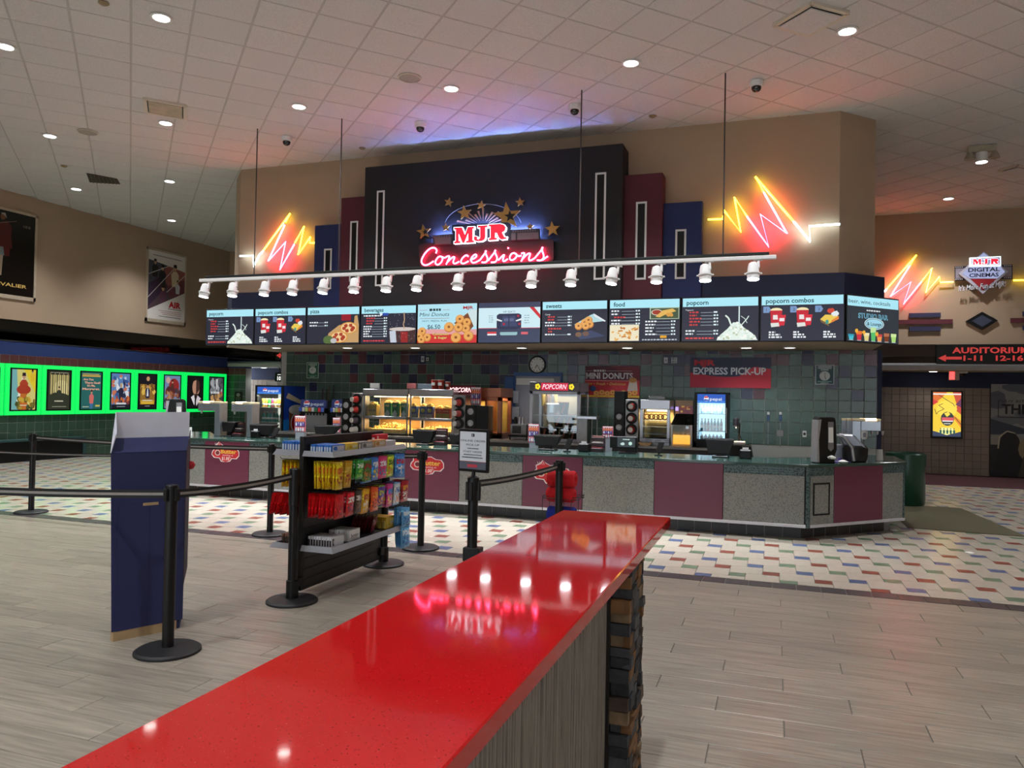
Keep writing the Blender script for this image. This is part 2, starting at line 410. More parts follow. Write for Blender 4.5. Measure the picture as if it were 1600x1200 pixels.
# ---- left wall
zt = onX(5, 498, XL).z; zf = onX(5, 531, XL).z; zb = onX(5, 553.5, XL).z
fascia = mat('black_glass_fascia', (16,17,20), .06, var=.02, spec=1.0, coat=1.0)
mirror = mat('smoked_mirror', (70,72,76), .05, metal=1.0, var=.02)
alum = mat('aluminium_trim', (170,172,175), .35, metal=1.0, var=.05)
wl = struct('wall_left', MB().box(XL-.3, XL, YN, YR+.1, zt, CEIL), beige, 'tall beige wall carrying two large framed posters', 'wall')
part('fascia_band', MB().box(XL-.3, XL-.02, YN, YR+.1, zf+.17, zt), fascia, wl)
part('mirror_band', MB().box(XL-.3, XL-.03, YN, YR+.1, zf, zf+.17), mirror, wl)
part('trim_strip', MB().box(XL-.1, XL+.01, YN, YR+.07, zf-.015, zf+.005), alum, wl)
part('blue_band', MB().box(XL-.3, XL, YN, YR+.07, zb, zf-.015), blueband, wl)
part('tile_backing', MB().box(XL-.3, XL-.004, YN, YR+.07, 0, zb), grout_d, wl)
gt = mat('dark_green_wall_tile', (58,82,68), .28, var=.1, rnd=.12); mt_ = mat('maroon_wall_tile', (96,58,58), .3, var=.1, rnd=.1)
nt_ = mat('navy_wall_tile', (48,54,84), .28, var=.1, rnd=.12)
T2 = .205; hh = T2/2-.004
def wt(name, s_, mm): return slab_mesh(name, [(-s_,-s_),(s_,-s_),(s_,s_),(-s_,s_)], .008, .003, mm)
g1 = wt('green_tile', hh, gt); m1 = wt('maroon_tile', hh, mt_)
RX = Matrix(((0,0,1,0),(1,0,0,0),(0,1,0,0),(0,0,0,1)))            # face looks +x
RYm = Matrix(((1,0,0,0),(0,0,-1,0),(0,1,0,0),(0,0,0,1)))          # face looks -y
gc, mc = [], []
for r in range(11):
    for k in range(-38, 40):
        z_ = zb-T2/2-r*T2; y_ = 10.2+k*T2
        if z_ < 0.05 or y_ > YR+.02: continue
        (mc if r == 0 else gc).append((Matrix.Translation((XL-.004,y_,z_)) @ RX, m1 if r == 0 else g1))
lay('green_tile', gc, wl); lay('maroon_tile', mc, wl)
# return of that wall beside the corridor
xe = onY(381, 600, YR+.07).x
wr = struct('wall_left_return', MB().box(XL-.3, xe, YR+.075, YR+.4, 0, zf), grout_d, 'narrow tiled return of the poster wall', 'wall')
part('blue_band', MB().box(XL, xe+.005, YR+.06, YR+.39, zb, zf), blueband, wr)
cells = []
for r in range(11):
    for k in range(3):
        x_ = XL+T2/2+k*T2; z_ = zb-T2/2-r*T2
        if x_ < xe and z_ > .05: cells.append((Matrix.Translation((x_,YR+.075,z_)) @ RYm, m1 if r == 0 else g1))
lay('green_tile', cells, wr)
# low bench-like black plinth
zbn = onX(30, 688, XL+.15).z
bn = thing('wall_bench', 'long black bench box with teal ledge below the lit posters', 'bench', (XL+.07, 11, 0))
part('bench_box', MB().box(XL+.01, XL+.14, 8.5, 13.25, 0, zbn-.03), blackplastic, bn, bev=.004)
teal = mat('teal_laminate', (44,78,78), .35, var=.08)
part('ledge', MB().box(XL+.01, XL+.19, 8.5, 13.27, zbn-.03, zbn+.02), teal, bn, bev=.005)
part('end_trim', MB().box(XL+.01, XL+.16, 13.25, 13.33, 0, zbn-.03), teal, bn, bev=.004)

# ---- back wall with black header and the corridor behind it
zh0, zh1 = onY(1500, 569, YR).z, onY(1500, 538, YR).z
bw = struct('wall_back', MB().box(XL-.3, XR, YR, YR+.25, zh1, CEIL), beige, 'high beige back wall above the auditorium corridor', 'wall')
part('fascia_band', MB().box(XL, XR, YR-.01, YR+.25, zh0+.16, zh1), fascia, bw)
part('mirror_band', MB().box(XL, XR, YR, YR+.25, zh0+.02, zh0+.16), mirror, bw)
part('trim_strip', MB().box(XL, XR, YR-.02, YR+.25, zh0-.02, zh0+.02), alum, bw)
zcc = onY(1500, 583, YC).z; zcn = onY(1500, 606, YC).z
pan2 = mat('corridor_panel', (170,160,130), .9, var=.06, scale=60)
cc = struct('ceiling_corridor', MB().box(XL, XR, YR+.02, YC, zcc+.02, zcc+.12), cg, 'low panel ceiling of the auditorium corridor', 'ceiling')
p6 = slab_mesh('ceiling_panel', [(-.29,-.29),(.29,-.29),(.29,.29),(-.29,.29)], .008, .003, pan2)
lay('ceiling_panel', [(Matrix.Translation((1.2+.6*k, YR+.33+.6*j, zcc+.02)) @ Matrix.Rotation(pi,4,'X'), p6) for k in range(13) for j in range(2) if YR+.33+.6*j < YC-.2], cc)
cw = struct('wall_corridor', MB().box(XL, XR, YC+.006, YC+.3, 0, zcn), mat('tan_grout', (96,84,72), .9), 'corridor wall of tan square tile below a navy band', 'wall')
part('navy_band', MB().box(XL, XR, YC-.01, YC+.3, zcn, zcc+.1), navy, cw)
tt = mat('tan_wall_tile', (142,124,108), .4, var=.06, rnd=.08); T3 = .163
tn = wt('tan_tile', T3/2-.003, tt)
lay('tan_tile', [(Matrix.Translation((x_, YC+.006, zcn-T3/2-r*T3)) @ RYm, tn) for r in range(12) for x_ in [1.62+T3*k for k in range(18)]+[-15.2+T3*k for k in range(16)] if zcn-T3/2-r*T3 > .02], cw)

# ---- walls out of the picture that close the room; glazed entrance behind the photographer
struct('wall_right', MB().box(XR, XR+.3, YN, YC, 0, CEIL), beige, 'side wall of the lobby beyond the picture', 'wall')
wf = MB()
for a, b in ((XL, -9.5), (-6.5, -3.5), (-.5, 2.5), (5.5, XR)): wf.box(a, b, YN-.3, YN, 0, CEIL)
for a, b in ((-9.5, -6.5), (-3.5, -.5), (2.5, 5.5)): wf.box(a, b, YN-.3, YN, 3.0, CEIL)
struct('wall_entrance', wf, beige, 'entrance wall with three tall glazed openings behind the viewer', 'wall')

# ---- concession block
xl0, xr0 = onY(375, 330, YU).x, onY(1312, 300, YU).x
fd = .51
blk = struct('wall_concession', MB().prism([(xl0,YU),(xr0,YU),(xr0+fd,YU+fd),(xr0+fd,YR),(xl0-fd,YR),(xl0-fd,YU+fd)], 3.2, CEIL), beige, 'tall beige wall block above the concession stand', 'wall')
def facet_t(x0, y0, px, z):
    lo, hi = 0, 3
    for _ in range(40):
        t = (lo+hi)/2
        if proj((x0+t, y0+t, z))[0] < px: lo = t
        else: hi = t
    return lo
sl, sr = onY(362, 480, YS).x, onY(1319.5, 430, YS).x
ft = facet_t(sr, YS, 1382, 3.2); zs1 = onY(1319.5, 425.5, YS).z
splan = [(sl,YS),(sr,YS),(sr+ft,YS+ft),(sr+ft,YB+.3),(sl-ft,YB+.3),(sl-ft,YS+ft)]
sof = struct('wall_soffit', MB().prism(splan, ZS+.02, zs1), navy, 'navy soffit band over the concession stand', 'wall')
part('underside', MB().prism(splan, ZS, ZS+.02), mat('soffit_underside', (150,136,118), .8, var=.03), sof)
xw0, xw1 = onY(440, 560, YB).x, onY(1371, 560, YB).x
cwal = struct('wall_concession_tile', MB().box(xw0, xw1, YB, YB+.2, 0, ZS), grout_d, 'back wall of green, maroon and navy square tile behind the counter', 'wall')
part('end_return', MB().box(xw1, xw1+.07, YB-.0, YR, 0, ZS), navy, cwal)
part('end_return', MB().box(xw0-.02, xw0, YB+.01, YR, 0, ZS), navy, cwal)
T1 = .19; h1 = T1/2-.004
tiles = {k: wt(k+'_tile', h1, mm) for k, mm in (('green', mat('stand_green_tile', (76,100,92), .25, var=.12, rnd=.16)), ('maroon', mat('stand_maroon_tile', (94,52,62), .25, var=.1, rnd=.12)), ('navy', mat('stand_navy_tile', (44,46,78), .25, var=.1, rnd=.12)))}
R_ = random.Random(5); by = {k: [] for k in tiles}
for r in range(9):
    for k in range(62):
        x_ = xw1-T1/2-k*T1; z_ = ZS-.06-T1/2-(r-1)*T1-.0
        if x_ < xw0+.05: continue
        q = R_.random(); pmar, pnav = [(.38,.22),(.3,.26),(.25,.25),(.12,.2),(.06,.1),(.0,.03),(0,0),(0,0),(0,0)][r]
        if k < 9 and r < 3: pmar, pnav = .1, .3
        kk = 'maroon' if q < pmar else 'navy' if q < pmar+pnav else 'green'
        if r == 0:
            continue
        by[kk].append((Matrix.Translation((x_,YB,z_)) @ RYm, tiles[kk]))
cut = {k: slab_mesh(k+'_tile_cut', [(-h1,-.027),(h1,-.027),(h1,.027),(-h1,.027)], .008, .003, tiles[k].materials[0]) for k in tiles}
for k in range(62):
    x_ = xw1-T1/2-k*T1
    if x_ > xw0+.05:
        kk = R_.choice(['maroon','maroon','navy','green','green']); by[kk].append((Matrix.Translation((x_,YB,ZS-.03)) @ RYm, cut[kk]))
lay('green_tile', by['green'], cwal); lay('maroon_tile', by['maroon'], cwal); lay('navy_tile', by['navy'], cwal)

# ---- stepped art-deco panels on the front of the block (boxes with white-outlined slots)
DX = {}
def deco(label, px0, px1, pytop_px, pytop, yf, mm, slots, zbot=2.75):
    a = px0 if px0 < 0 else onY(px0, pytop, yf).x; b = px1 if px1 < 0 else onY(px1, pytop, yf).x; z1 = onY(pytop_px, pytop, yf).z
    t = thing('deco_panel', label, 'wall panel', ((a+b)/2, yf, zbot), group='stepped panels behind the neon sign')
    part('panel_box', MB().prism([(a,yf),(b,yf),(b,YS-.002),(a,YS-.002)], zbot, z1), mm, t, bev=.004)
    part('panel_head', MB().box(a, b, YS-.003, YU-.001, zs1+.005, z1), mm, t)
    DX[label] = b
    for sx0, sx1, stop, sbot in slots:
        p0 = onY(sx0, stop, yf); p1 = onY(sx1, stop, yf); zz = onY((sx0+sx1)/2, sbot, yf).z; w_ = .028
        f = part('slot', MB().box(p0.x+w_, p1.x-w_, yf-.006, yf-.001, zz+w_, p0.z-w_), blackplastic, t)
        fr = MB()
        fr.box(p0.x, p0.x+w_, yf-.012, yf-.001, zz, p0.z); fr.box(p1.x-w_, p1.x, yf-.012, yf-.001, zz, p0.z)
        fr.box(p0.x+w_, p1.x-w_, yf-.012, yf-.001, p0.z-w_, p0.z); fr.box(p0.x+w_, p1.x-w_, yf-.012, yf-.001, zz, zz+w_)
        part('slot_outline', fr, white_pl, t)
    return t
YK, YM, YL = 11.05, 11.2, 11.33
deco('tall central black panel carrying the neon concessions sign', 571.5, 973.5, 973, 224, YK, blackpaint, [(589.5,601.5,298.5,447),(930.5,947.5,270.5,437)])
XK0 = onY(571.5, 224, YK).x-.001; XK1 = onY(973.5, 224, YK).x+.001
deco('maroon stepped panel at the sign\'s left side', 533.5, XK0, 533, 309.5, YM, maroonp, [(548,560,346,440)])
deco('maroon stepped panel beside the right end of the black panel', XK1, 1035.5, 1034, 269.5, YM, maroonp, [(994,1011,316,437)])
deco('blue stepped panel beside the left yellow and red neon bolt', 492, onY(533.5, 309.5, YM).x-.001, 492, 352.5, YL, bluep, [(507,519,389,452)])
deco('blue stepped panel beside the larger neon bolt over the soffit', onY(1035.5, 269.5, YM).x+.001, 1097.5, 1096, 314, YL, bluep, [(1055.5,1072.5,359,436)])

# ================================================================== CEILING FIXTURES
lamp_w = glow('downlight_lens', (1, .97, .92), 14)
def downlight(loc, label, lit=True, power=390, group='recessed ceiling downlights'):
    t = thing('recessed_downlight', label, 'ceiling light', loc, group=group)
    part('rim', MB().lathe([(.115,0),(.115,-.012),(.09,-.014),(.088,0)], 20), white_pl, t, local=True, smooth=40)
    part('lens', MB().lathe([(.087,-.004),(.0,-.004)], 20), lamp_w, t, local=True)
    spot('downlight_beam', Vector(loc)-Vector((0,0,.03)), power, cone=112, blend=.8, r=.09)
vis = [(8,72,'bright downlight cut by the picture edge, upper left corner'),(252,27,'large bright downlight, second from the top left corner'),(467,166,'downlight between the air vent and the round speaker grille'),
  (259,192,'downlight right beside the pale air vent'),(78,212,'downlight in the far left ceiling rows near the wall'),(265,283,'small downlight right of the dark air grille'),
  (119,295,'small downlight just below the dark air grille, close to the wall'),(268,344,'farthest small downlight over the framed white poster'),(705,138,'downlight right of the round speaker grille'),
  (986,98,'downlight over the right end of the black sign panel'),(1324,48,'downlight next to the square air diffuser'),(1482,310,'dim downlight over the back wall neon bolt')]
for x, y, lb in vis: downlight(onZ(x, y, CEIL-.012), lb)
for ci, x in enumerate((-12.5, -8.5, -4.5, -.5, 3.5, 7)):
    for k, y in enumerate((-5, -1.5, 2.0)): downlight((x+.3*sin(y), y, CEIL-.012), words[ci]+' downlight of the '+words[k]+' row behind the viewer', group='downlights beyond the picture')
for k, (x, y) in enumerate(((6, 6), (6.5, 10), (6, 14))): downlight((x, y, CEIL-.012), words[k]+' downlight beyond the right edge of the picture', group='downlights beyond the picture')
# speakers, cameras, vents, sprinklers
for x, y, lb in ((640,121,'round ceiling speaker grille in the middle of the ceiling'),(137,206,'round ceiling speaker grille over the left wall side')):
    t = thing('ceiling_speaker', lb, 'speaker', onZ(x, y, CEIL-.011), group='round ceiling speakers')
    part('rim', MB().lathe([(.15,0),(.15,-.012),(.135,-.015),(.133,0)], 24), mat('speaker_rim', (200,192,178), .6), t, local=True, smooth=40)
    part('grille', MB().lathe([(.134,-.006),(.08,-.013),(0,-.015)], 24), mat('speaker_grille', (158,152,142), .7, var=.2, scale=400), t, local=True, smooth=40)
for x, y, lb in ((448,218,'dome camera nearest the left end of the stand'),(657,196,'dome camera over the black panel\'s left half'),(898,168,'dome camera over the black panel\'s right half'),(1182,131,'dome camera nearest the right corner of the stand')):
    t = thing('dome_camera', lb, 'camera', onZ(x, y-4, CEIL-.012), group='ceiling dome cameras')
    part('housing', MB().lathe([(.085,0),(.085,-.05),(.075,-.07),(.06,-.075)], 20), white_pl, t, local=True, smooth=40)
    part('dome', MB().lathe([(.062,-.07),(.06,-.10),(.045,-.125),(.02,-.138),(0,-.14)], 20), mat('smoked_dome', (14,14,16), .08, spec=.8), t, local=True, smooth=60)
for x, y, lb in ((566,231,'small sprinkler rosette just left over the black panel'),(1020,181,'small flat detector disc over the right deco panels'),(162,4,'tan sprinkler cover at the top edge'),(100,259,'small dark sprinkler cover over the left wall')):
    solo('sprinkler_cover', MB().lathe([(.055,0),(.055,-.01),(.035,-.025),(0,-.03)], 16), mat('brass_cover', (140,122,92), .5), lb, 'sprinkler', group='sprinkler covers', smooth=40, loc=onZ(x, y, CEIL-.011), local=True)
def vent(name, corners, label, mframe, mface, drop=.05):
    P = [onZ(x, y, CEIL-.02) for x, y in corners]; c = sum(P, Vector())/4
    t = thing(name, label, 'air vent', (c.x, c.y, CEIL-.012), group='ceiling air vents')
    for a, b in zip(P, P[1:]+P[:1]): part('frame', MB().beam(a.lerp(c,.05), b.lerp(c,.05), .05, .03), mframe, t)
    Q = [p.lerp(c,.2) for p in P]
    part('plate', MB().slab([Vector((p.x,p.y,CEIL-drop)) for p in Q], (0,0,.012)), mface, t)
    part('throat', MB().slab([Vector((p.lerp(c,.06).x,p.lerp(c,.06).y,CEIL-.018)) for p in P], (0,0,.004)), blackplastic, t)
vm1 = mat('vent_white', (205,196,180), .6, var=.05); vm2 = mat('vent_dusty', (176,166,146), .7, var=.2, scale=6)
vent('air_diffuser', [(1207,40),(1268,4),(1328,20),(1263,56)], 'square air diffuser plate in the upper right ceiling', vm1, panel_m)
vent('air_diffuser', [(224,153),(291,165),(291,187),(227,175)], 'pale rectangular air vent in the left ceiling', vm1, vm2, .035)
vent('air_diffuser', [(1560,266),(1590,258),(1625,266),(1592,276)], 'air diffuser cut by the right picture edge', vm1, panel_m)
dg_ = [(135,271),(183,280),(188,288),(140,285)]
P = [onZ(x, y, CEIL-.02) for x, y in dg_]; c0 = sum(P, Vector())/4
t = thing('air_grille', 'dark rectangular return air grille near the left wall', 'air vent', (c0.x, c0.y, CEIL-.012))
part('plate', MB().slab([Vector((p.x,p.y,CEIL-.02)) for p in P], (0,0,.01)), mat('grille_dark', (62,54,46), .7), t)
for k in range(1, 8): part('slat', MB().beam(P[0].lerp(P[1],k/8)-Vector((0,0,.006)), P[3].lerp(P[2],k/8)-Vector((0,0,.006)), .02, .008), mat('grille_slat', (84,74,64), .6), t)
# emergency light on the right ceiling
e = onZ(1534, 228, CEIL-.01)
t = thing('emergency_light', 'twin-head emergency light on the ceiling at the far right', 'emergency light', e)
part('case', MB().box(-.2,.2,-.06,.06,-.1,0), vm2, t, local=True, bev=.01)
for s_ in (-1, 1):
    o = part('lamp_head', MB().lathe([(.03,.03),(.075,-.06),(.08,-.08),(.0,-.06)], 14, (s_*.17,-.02,-.13)), vm2, t, local=True, smooth=40)
dl = part('glowing_lamp', MB().cyl((0,0,-.26), .085, .15, 16), white_pl, t, local=True, smooth=40)
part('lens', MB().lathe([(.08,-.262),(0,-.262)], 16), lamp_w, dl, local=True)

# ================================================================== NEON AND SIGNS
nY = glow('neon_yellow', (1, .76, .03), 9); nR = glow('neon_red', (1, .028, .08), 48); nW = glow('neon_white', (.72, .95, 1), 14); nB = glow('neon_blue_halo', (.20, .32, 1), 620)
def bolt(label, ox, oy, k, y, segs, loc_px):
    base = onY(loc_px[0], loc_px[1], y)
    t = thing('neon_bolt', label, 'neon light', base, group='zigzag neon bolts')
    for mm, pts in segs:
        P = [onY(ox+a/k, oy+b/k, y) for a, b in pts]
        part('tube', MB().tube(P, .014, 8), mm, t, smooth=50)
        for p in (P[0], P[-1]): part('standoff', MB().cyl(p, .012, .06, 8, (0,1,0)), glass, t)
W1 = YU-.085; W2 = YR-.095
bolt('zigzag neon bolt of yellow, red and white tubes at the right end of the stand', 1080, 250, 6.667, W1,
  [(nY, [(175,620),(325,615),(340,525),(515,750),(450,388),(577,582)]), (nR, [(582,590),(808,905),(720,565),(997,765),(755,335)]), (nY, [(750,325),(668,175),(1062,636)]), (nW, [(1068,642),(1240,850),(1230,690),(1550,668)])], (1200,345))
bolt('smaller zigzag neon bolt at the left end of the stand', 400, 300, 4, W1,
  [(nW, [(-100,400),(-18,398),(-14,465),(20,395),(44,370)]), (nY, [(46,366),(213,135),(186,190)]), (nR, [(180,205),(76,432),(185,312),(150,485),(240,325)]), (nY, [(243,318),(300,215),(264,390),(340,280),(336,318),(368,318)])], (430,380))
bolt('zigzag neon bolt on the far back wall left of the diamond sign', 1380, 380, 7.27, W2,
  [(nW, [(-60,620),(38,524)]), (nY, [(40,520),(378,135),(306,252)]), (nR, [(302,258),(82,605),(315,440),(230,692),(430,444)]), (nY, [(434,438),(553,283),(485,562),(640,380),(648,446),(796,440)])], (1425,440))
bolt('short yellow neon tube right of the diamond sign', 1380, 380, 7.27, W2, [(nY, [(1480,422),(1720,416)])], (1592,438))

# ---- neon concessions sign on the black panel
ys = YK-.02
def Zs(x, y, yy=ys): return onY(620+x/5.714, 280+y/5.714, yy)
sg = thing('concessions_sign', 'red script neon sign reading Concessions under lit MJR letters', 'neon sign', Zs(800, 790))
cab = mat('sign_cabinet', (44,22,34), .55, var=.08)
cabp = [(195,590),(225,575),(1370,535),(1400,550),(1400,715),(1380,740),(230,792),(205,770)]
part('cabinet', MB().slab([Zs(a,b,YK-.07) for a, b in cabp], (0,.065,0)), cab, sg)
strokes = [[(350,662),(360,628),(325,606),(275,632),(232,690),(216,738),(238,768),(278,766),(328,732)],
 [(398,690),(372,690),(343,732),(345,758),(372,766),(402,738),(410,705),(395,688),(425,706),(448,690)],
 [(446,690),(478,684),(440,762)], [(446,748),(490,700),(522,690),(498,742),(518,758),(556,735)],
 [(638,690),(620,674),(582,706),(568,742),(592,758),(640,732)], [(655,722),(700,704),(716,682),(700,668),(668,696),(660,732),(685,752),(742,722)],
 [(742,722),(802,642),(790,640),(794,668),(815,712),(798,744),(758,742)], [(815,728),(886,636),(874,634),(880,664),(900,706),(882,742),(842,742)],
 [(905,724),(968,660),(944,720),(956,738),(990,712)], [(992,612),(998,618)],
 [(1052,658),(1022,664),(1004,704),(1022,728),(1060,708),(1076,676),(1048,656),(1085,690),(1112,682)],
 [(1112,664),(1148,654),(1110,734)], [(1116,720),(1165,666),(1197,660),(1174,714),(1192,730),(1232,704)],
 [(1232,704),(1308,612),(1296,608),(1298,640),(1316,690),(1296,726),(1252,724)], [(1300,722),(1348,688)]]
for s_ in strokes:
    P = chaikin([Zs(a, b, YK-.115) for a, b in s_], 2)
    part('neon_letter_tube', MB().tube(P, .012, 8), nR, sg, smooth=60)
# letters M J R: white lit edge, red face
def xf(p, x0, y0, w_, h_): return [(x0+a*w_, y0-b*h_) for a, b in p]
LM = [(0,0),(.34,0),(.34,.12),(.25,.12),(.25,.62),(.47,0),(.56,0),(.78,.62),(.78,.12),(.66,.12),(.66,0),(1.1,0),(1.1,.12),(1.02,.12),(1.02,.88),(1.1,.88),(1.1,1),(.76,1),(.6,.5),(.42,1),(0,1),(0,.88),(.09,.88),(.09,.12),(0,.12)]
LJ = [(.18,1),(.18,.88),(.28,.88),(.28,.2),(.22,.1),(.14,.14),(.16,.28),(.06,.34),(0,.24),(.03,.08),(.14,0),(.34,0),(.46,.08),(.5,.22),(.5,.88),(.6,.88),(.6,1)]
LR = [(0,0),(.4,0),(.4,.12),(.31,.12),(.31,.44),(.4,.44),(.52,.1),(.62,0),(.86,.02),(.88,.14),(.78,.12),(.66,.44),(.8,.56),(.84,.76),(.74,.94),(.56,1),(0,1),(0,.88),(.09,.88),(.09,.12),(0,.12)]
redface = glow('letter_red_face', (1, .02, .06), .8, (.4,.01,.02)); whiteedge = glow('letter_white_edge', (.8, .88, 1), 2.2)
def grow(p, d):
    c = Vector((sum(a for a, _ in p)/len(p), sum(b for _, b in p)/len(p))); n = len(p); out = []
    for i in range(n):
        a, b, c_ = Vector(p[i-1]), Vector(p[i]), Vector(p[(i+1) % n])
        d1 = (b-a).normalized(); d2 = (c_-b).normalized(); n1 = Vector((d1.y,-d1.x)); n2 = Vector((d2.y,-d2.x)); q = n1+n2
        q = q/max(q.length_squared/2, .6) if q.length > 1e-6 else n1
        out.append(tuple(b+q*d))
    return out
area = lambda p: sum(a[0]*b[1]-b[0]*a[1] for a, b in zip(p, p[1:]+p[:1]))/2
for nm, LL, x0, y0, w_, h_ in (('M', LM, 512, 560, 160, 140), ('J', LJ, 686, 552, 205, 138), ('R', LR, 820, 548, 180, 140)):
    sk = [(a, b-(a-750)*.055+0) for a, b in xf(LL, x0, y0, w_, h_)]
    if area(sk) > 0: sk = sk[::-1]
    lt = part('letter_'+nm.lower(), MB().slab([Zs(a, b, YK-.15) for a, b in grow(sk, -5)], (0,.06,0)), whiteedge, sg)
    lt.name = 'letter'
    part('letter_face', MB().slab([Zs(a, b, YK-.156) for a, b in sk], (0,.005,0)), redface, lt)
part('letter_backing', MB().slab([Zs(a, b, YK-.085) for a, b in [(498,575),(492,408),(980,385),(1015,400),(1022,545)]], (0,.03,0)), mat('sign_blueblack', (22,24,44), .5), sg)
# film strip with sprocket holes, blue halo tube above it
fsm = mat('film_strip', (52,44,56), .45, var=.1); fsl = mat('film_frame', (120,102,112), .5, var=.1)
for pts, fr in (([(315,500),(498,488),(498,578),(330,584)], [[(330,520),(480,516),(480,575),(345,582)]]), ([(1018,452),(1270,440),(1275,535),(1020,548)], [[(1022,482),(1062,480),(1062,542),(1022,545)],[(1075,480),(1262,472),(1265,532),(1075,542)]])):
    fo = part('film_strip', MB().slab([Zs(a, b, YK-.10) for a, b in pts[::-1]], (0,.04,0)), fsm, sg)
    for q_ in fr: part('film_frame', MB().slab([Zs(a, b, YK-.106) for a, b in q_[::-1]], (0,.006,0)), fsl, fo)
    x0, x1 = pts[0][0]+14, pts[1][0]-14; n = int((x1-x0)/22)
    for k in range(n):
        xx = x0+22*k; yy = pts[0][1]+(pts[1][1]-pts[0][1])*(xx-pts[0][0])/(pts[1][0]-pts[0][0])+8
        part('sprocket_hole', MB().slab([Zs(a, b, YK-.106) for a, b in [(xx,yy+14),(xx+12,yy+13.5),(xx+12,yy),(xx,yy+.5)]], (0,.006,0)), fsl, fo)
part('halo_tube', MB().tube([Zs(a, b, YK-.035) for a, b in [(335,522),(500,510),(760,450),(1000,470),(1255,462)]], .012, 8), nB, sg, smooth=60)
gold = mat('gold_leaf', (196,150,84), .32, metal=.6, var=.25, scale=8)
stars = [(240,470,68,.15,1),(462,205,42,-.2,0),(602,300,66,.12,0),(752,232,42,-.15,0),(985,330,128,.1,1),(1100,205,42,.1,0),(436,430,38,.05,0),(1188,425,36,.1,0),(1388,445,72,.1,0)]
for cx, cy, rr, ro, cutc in stars:
    P = [(a, b) for a, b in star_pts(cx, cy, rr, ro)]; P = [(a, 2*cy-b) for a, b in P]
    so = part('star', MB().slab([Zs(a, b, YK-.06-.02*(rr > 60)) for a, b in P], (0,.02,0)), gold, sg)
    if cutc: part('star_centre', MB().slab([Zs(a, 2*cy-b, YK-.066-.02*(rr > 60)) for a, b in star_pts(cx+rr*.2, cy, rr*.42, ro)], (0,.006,0)), blackpaint, so)
for k in range(13):
    a = radians(20+k*11.7); r0, r1 = 60+10*(k % 2), 190-25*(k % 3)
    c0 = (770, 430); p0 = (c0[0]+r0*cos(a)*1.2, c0[1]-r0*sin(a)); p1 = (c0[0]+r1*cos(a)*1.3, c0[1]-r1*sin(a)*.9); d = (sin(a)*9, cos(a)*9)
    part('ray', MB().slab([Zs(p0[0], p0[1], YK-.02), Zs(p1[0]+d[0], p1[1]+d[1], YK-.02), Zs(p1[0]-d[0], p1[1]-d[1], YK-.02)], (0,.01,0)), mat('ray_gold', (190,140,110), .4, var=.2), sg)
part('arc_wire', MB().tube([Zs(770+345*cos(radians(a)), 425-205*sin(radians(a)), YK-.015) for a in range(10, 171, 10)], .004, 6), steel_d, sg)

# ---- diamond sign on the far back wall
def Zd(x, y, yy): return onY(1380+x/7.27, 380+y/7.27, yy)
ds = thing('diamond_sign', 'lit diamond sign reading MJR Digital Cinemas over a film strip', 'sign', Zd(1140, 580, YR-.1))
part('film_strip', MB().slab([Zd(a, b, YR-.09) for a, b in [(815,425),(1470,405),(1470,242),(815,262)]], (0,.04,0)), fsm, ds)
part('film_frame', MB().slab([Zd(a, b, YR-.096) for a, b in [(822,398),(1460,380),(1460,268),(822,288)]], (0,.006,0)), mat('film_mauve', (150,140,150), .5), ds)
for k in range(28):
    xx = 822+23*k
    if 900 < xx < 1370: continue
    for yy in (268-(xx-820)*.03, 405-(xx-820)*.03): part('sprocket_hole', MB().slab([Zd(a, b, YR-.096) for a, b in [(xx,yy+9),(xx+12,yy+9),(xx+12,yy),(xx,yy)]], (0,.006,0)), white_pl, ds)
lit_l = glow('sign_lilac_glow', (.52, .58, .92), .62, (.1,.1,.16)); 
part('diamond_rim', MB().slab([Zd(a, b, YR-.14) for a, b in [(1132,575),(1420,325),(1142,92),(860,345)]], (0,.06,0)), mat('diamond_rim', (190,186,200), .5), ds)
part('diamond_face', MB().slab([Zd(a, b, YR-.147) for a, b in [(985,400),(1295,400),(1385,325),(1330,262),(990,270),(898,345)]], (0,.007,0)), lit_l, ds)
part('diamond_top', MB().slab([Zd(a, b, YR-.147) for a, b in [(1090,150),(1195,150),(1142,108)]], (0,.007,0)), lit_l, ds)
part('diamond_tip', MB().slab([Zd(a, b, YR-.147) for a, b in [(1132,538),(1285,404),(992,404)]], (0,.007,0)), mat('sign_red', (160,30,42), .5), ds)
bx_ = part('lit_box', MB().slab([Zd(a, b, YR-.22) for a, b in [(985,262),(1340,258),(1338,146),(985,162)]], (0,.08,0)), glow('box_edge_white', (.8,.9,1), 1.3, (.2,.2,.2)), ds)
part('box_face', MB().slab([Zd(a, b, YR-.226) for a, b in [(1000,248),(1326,244),(1324,160),(1000,174)]], (0,.006,0)), glow('box_face_blue', (.05,.07,.2), 1.0), bx_)
for LL, x0, w_ in ((LM, 1015, 95), (LJ, 1120, 130), (LR, 1215, 115)):
    sk = [(a, b-(a-1160)*.03) for a, b in xf(LL, x0, 240, w_, 62)]
    if area(sk) > 0: sk = sk[::-1]
    lo = part('letter', MB().slab([Zd(a, b, YR-.232) for a, b in grow(sk, -2.2)], (0,.006,0)), whiteedge, bx_)
    part('letter_face', MB().slab([Zd(a, b, YR-.236) for a, b in sk], (0,.004,0)), redface, bx_)
def flat_canvas(f, x0, y0, x1, y1, yy):   # canvas over a pixel rectangle of a wall parallel to x
    a = f(x0, y1, yy); b = f(x1, y1, yy); c = f(x0, y0, yy); return Canvas((a.x, yy, a.z), (b.x-a.x, 0, 0), (0, 0, c.z-a.z))
cv = flat_canvas(Zd, 940, 275, 1350, 395, YR-.149)
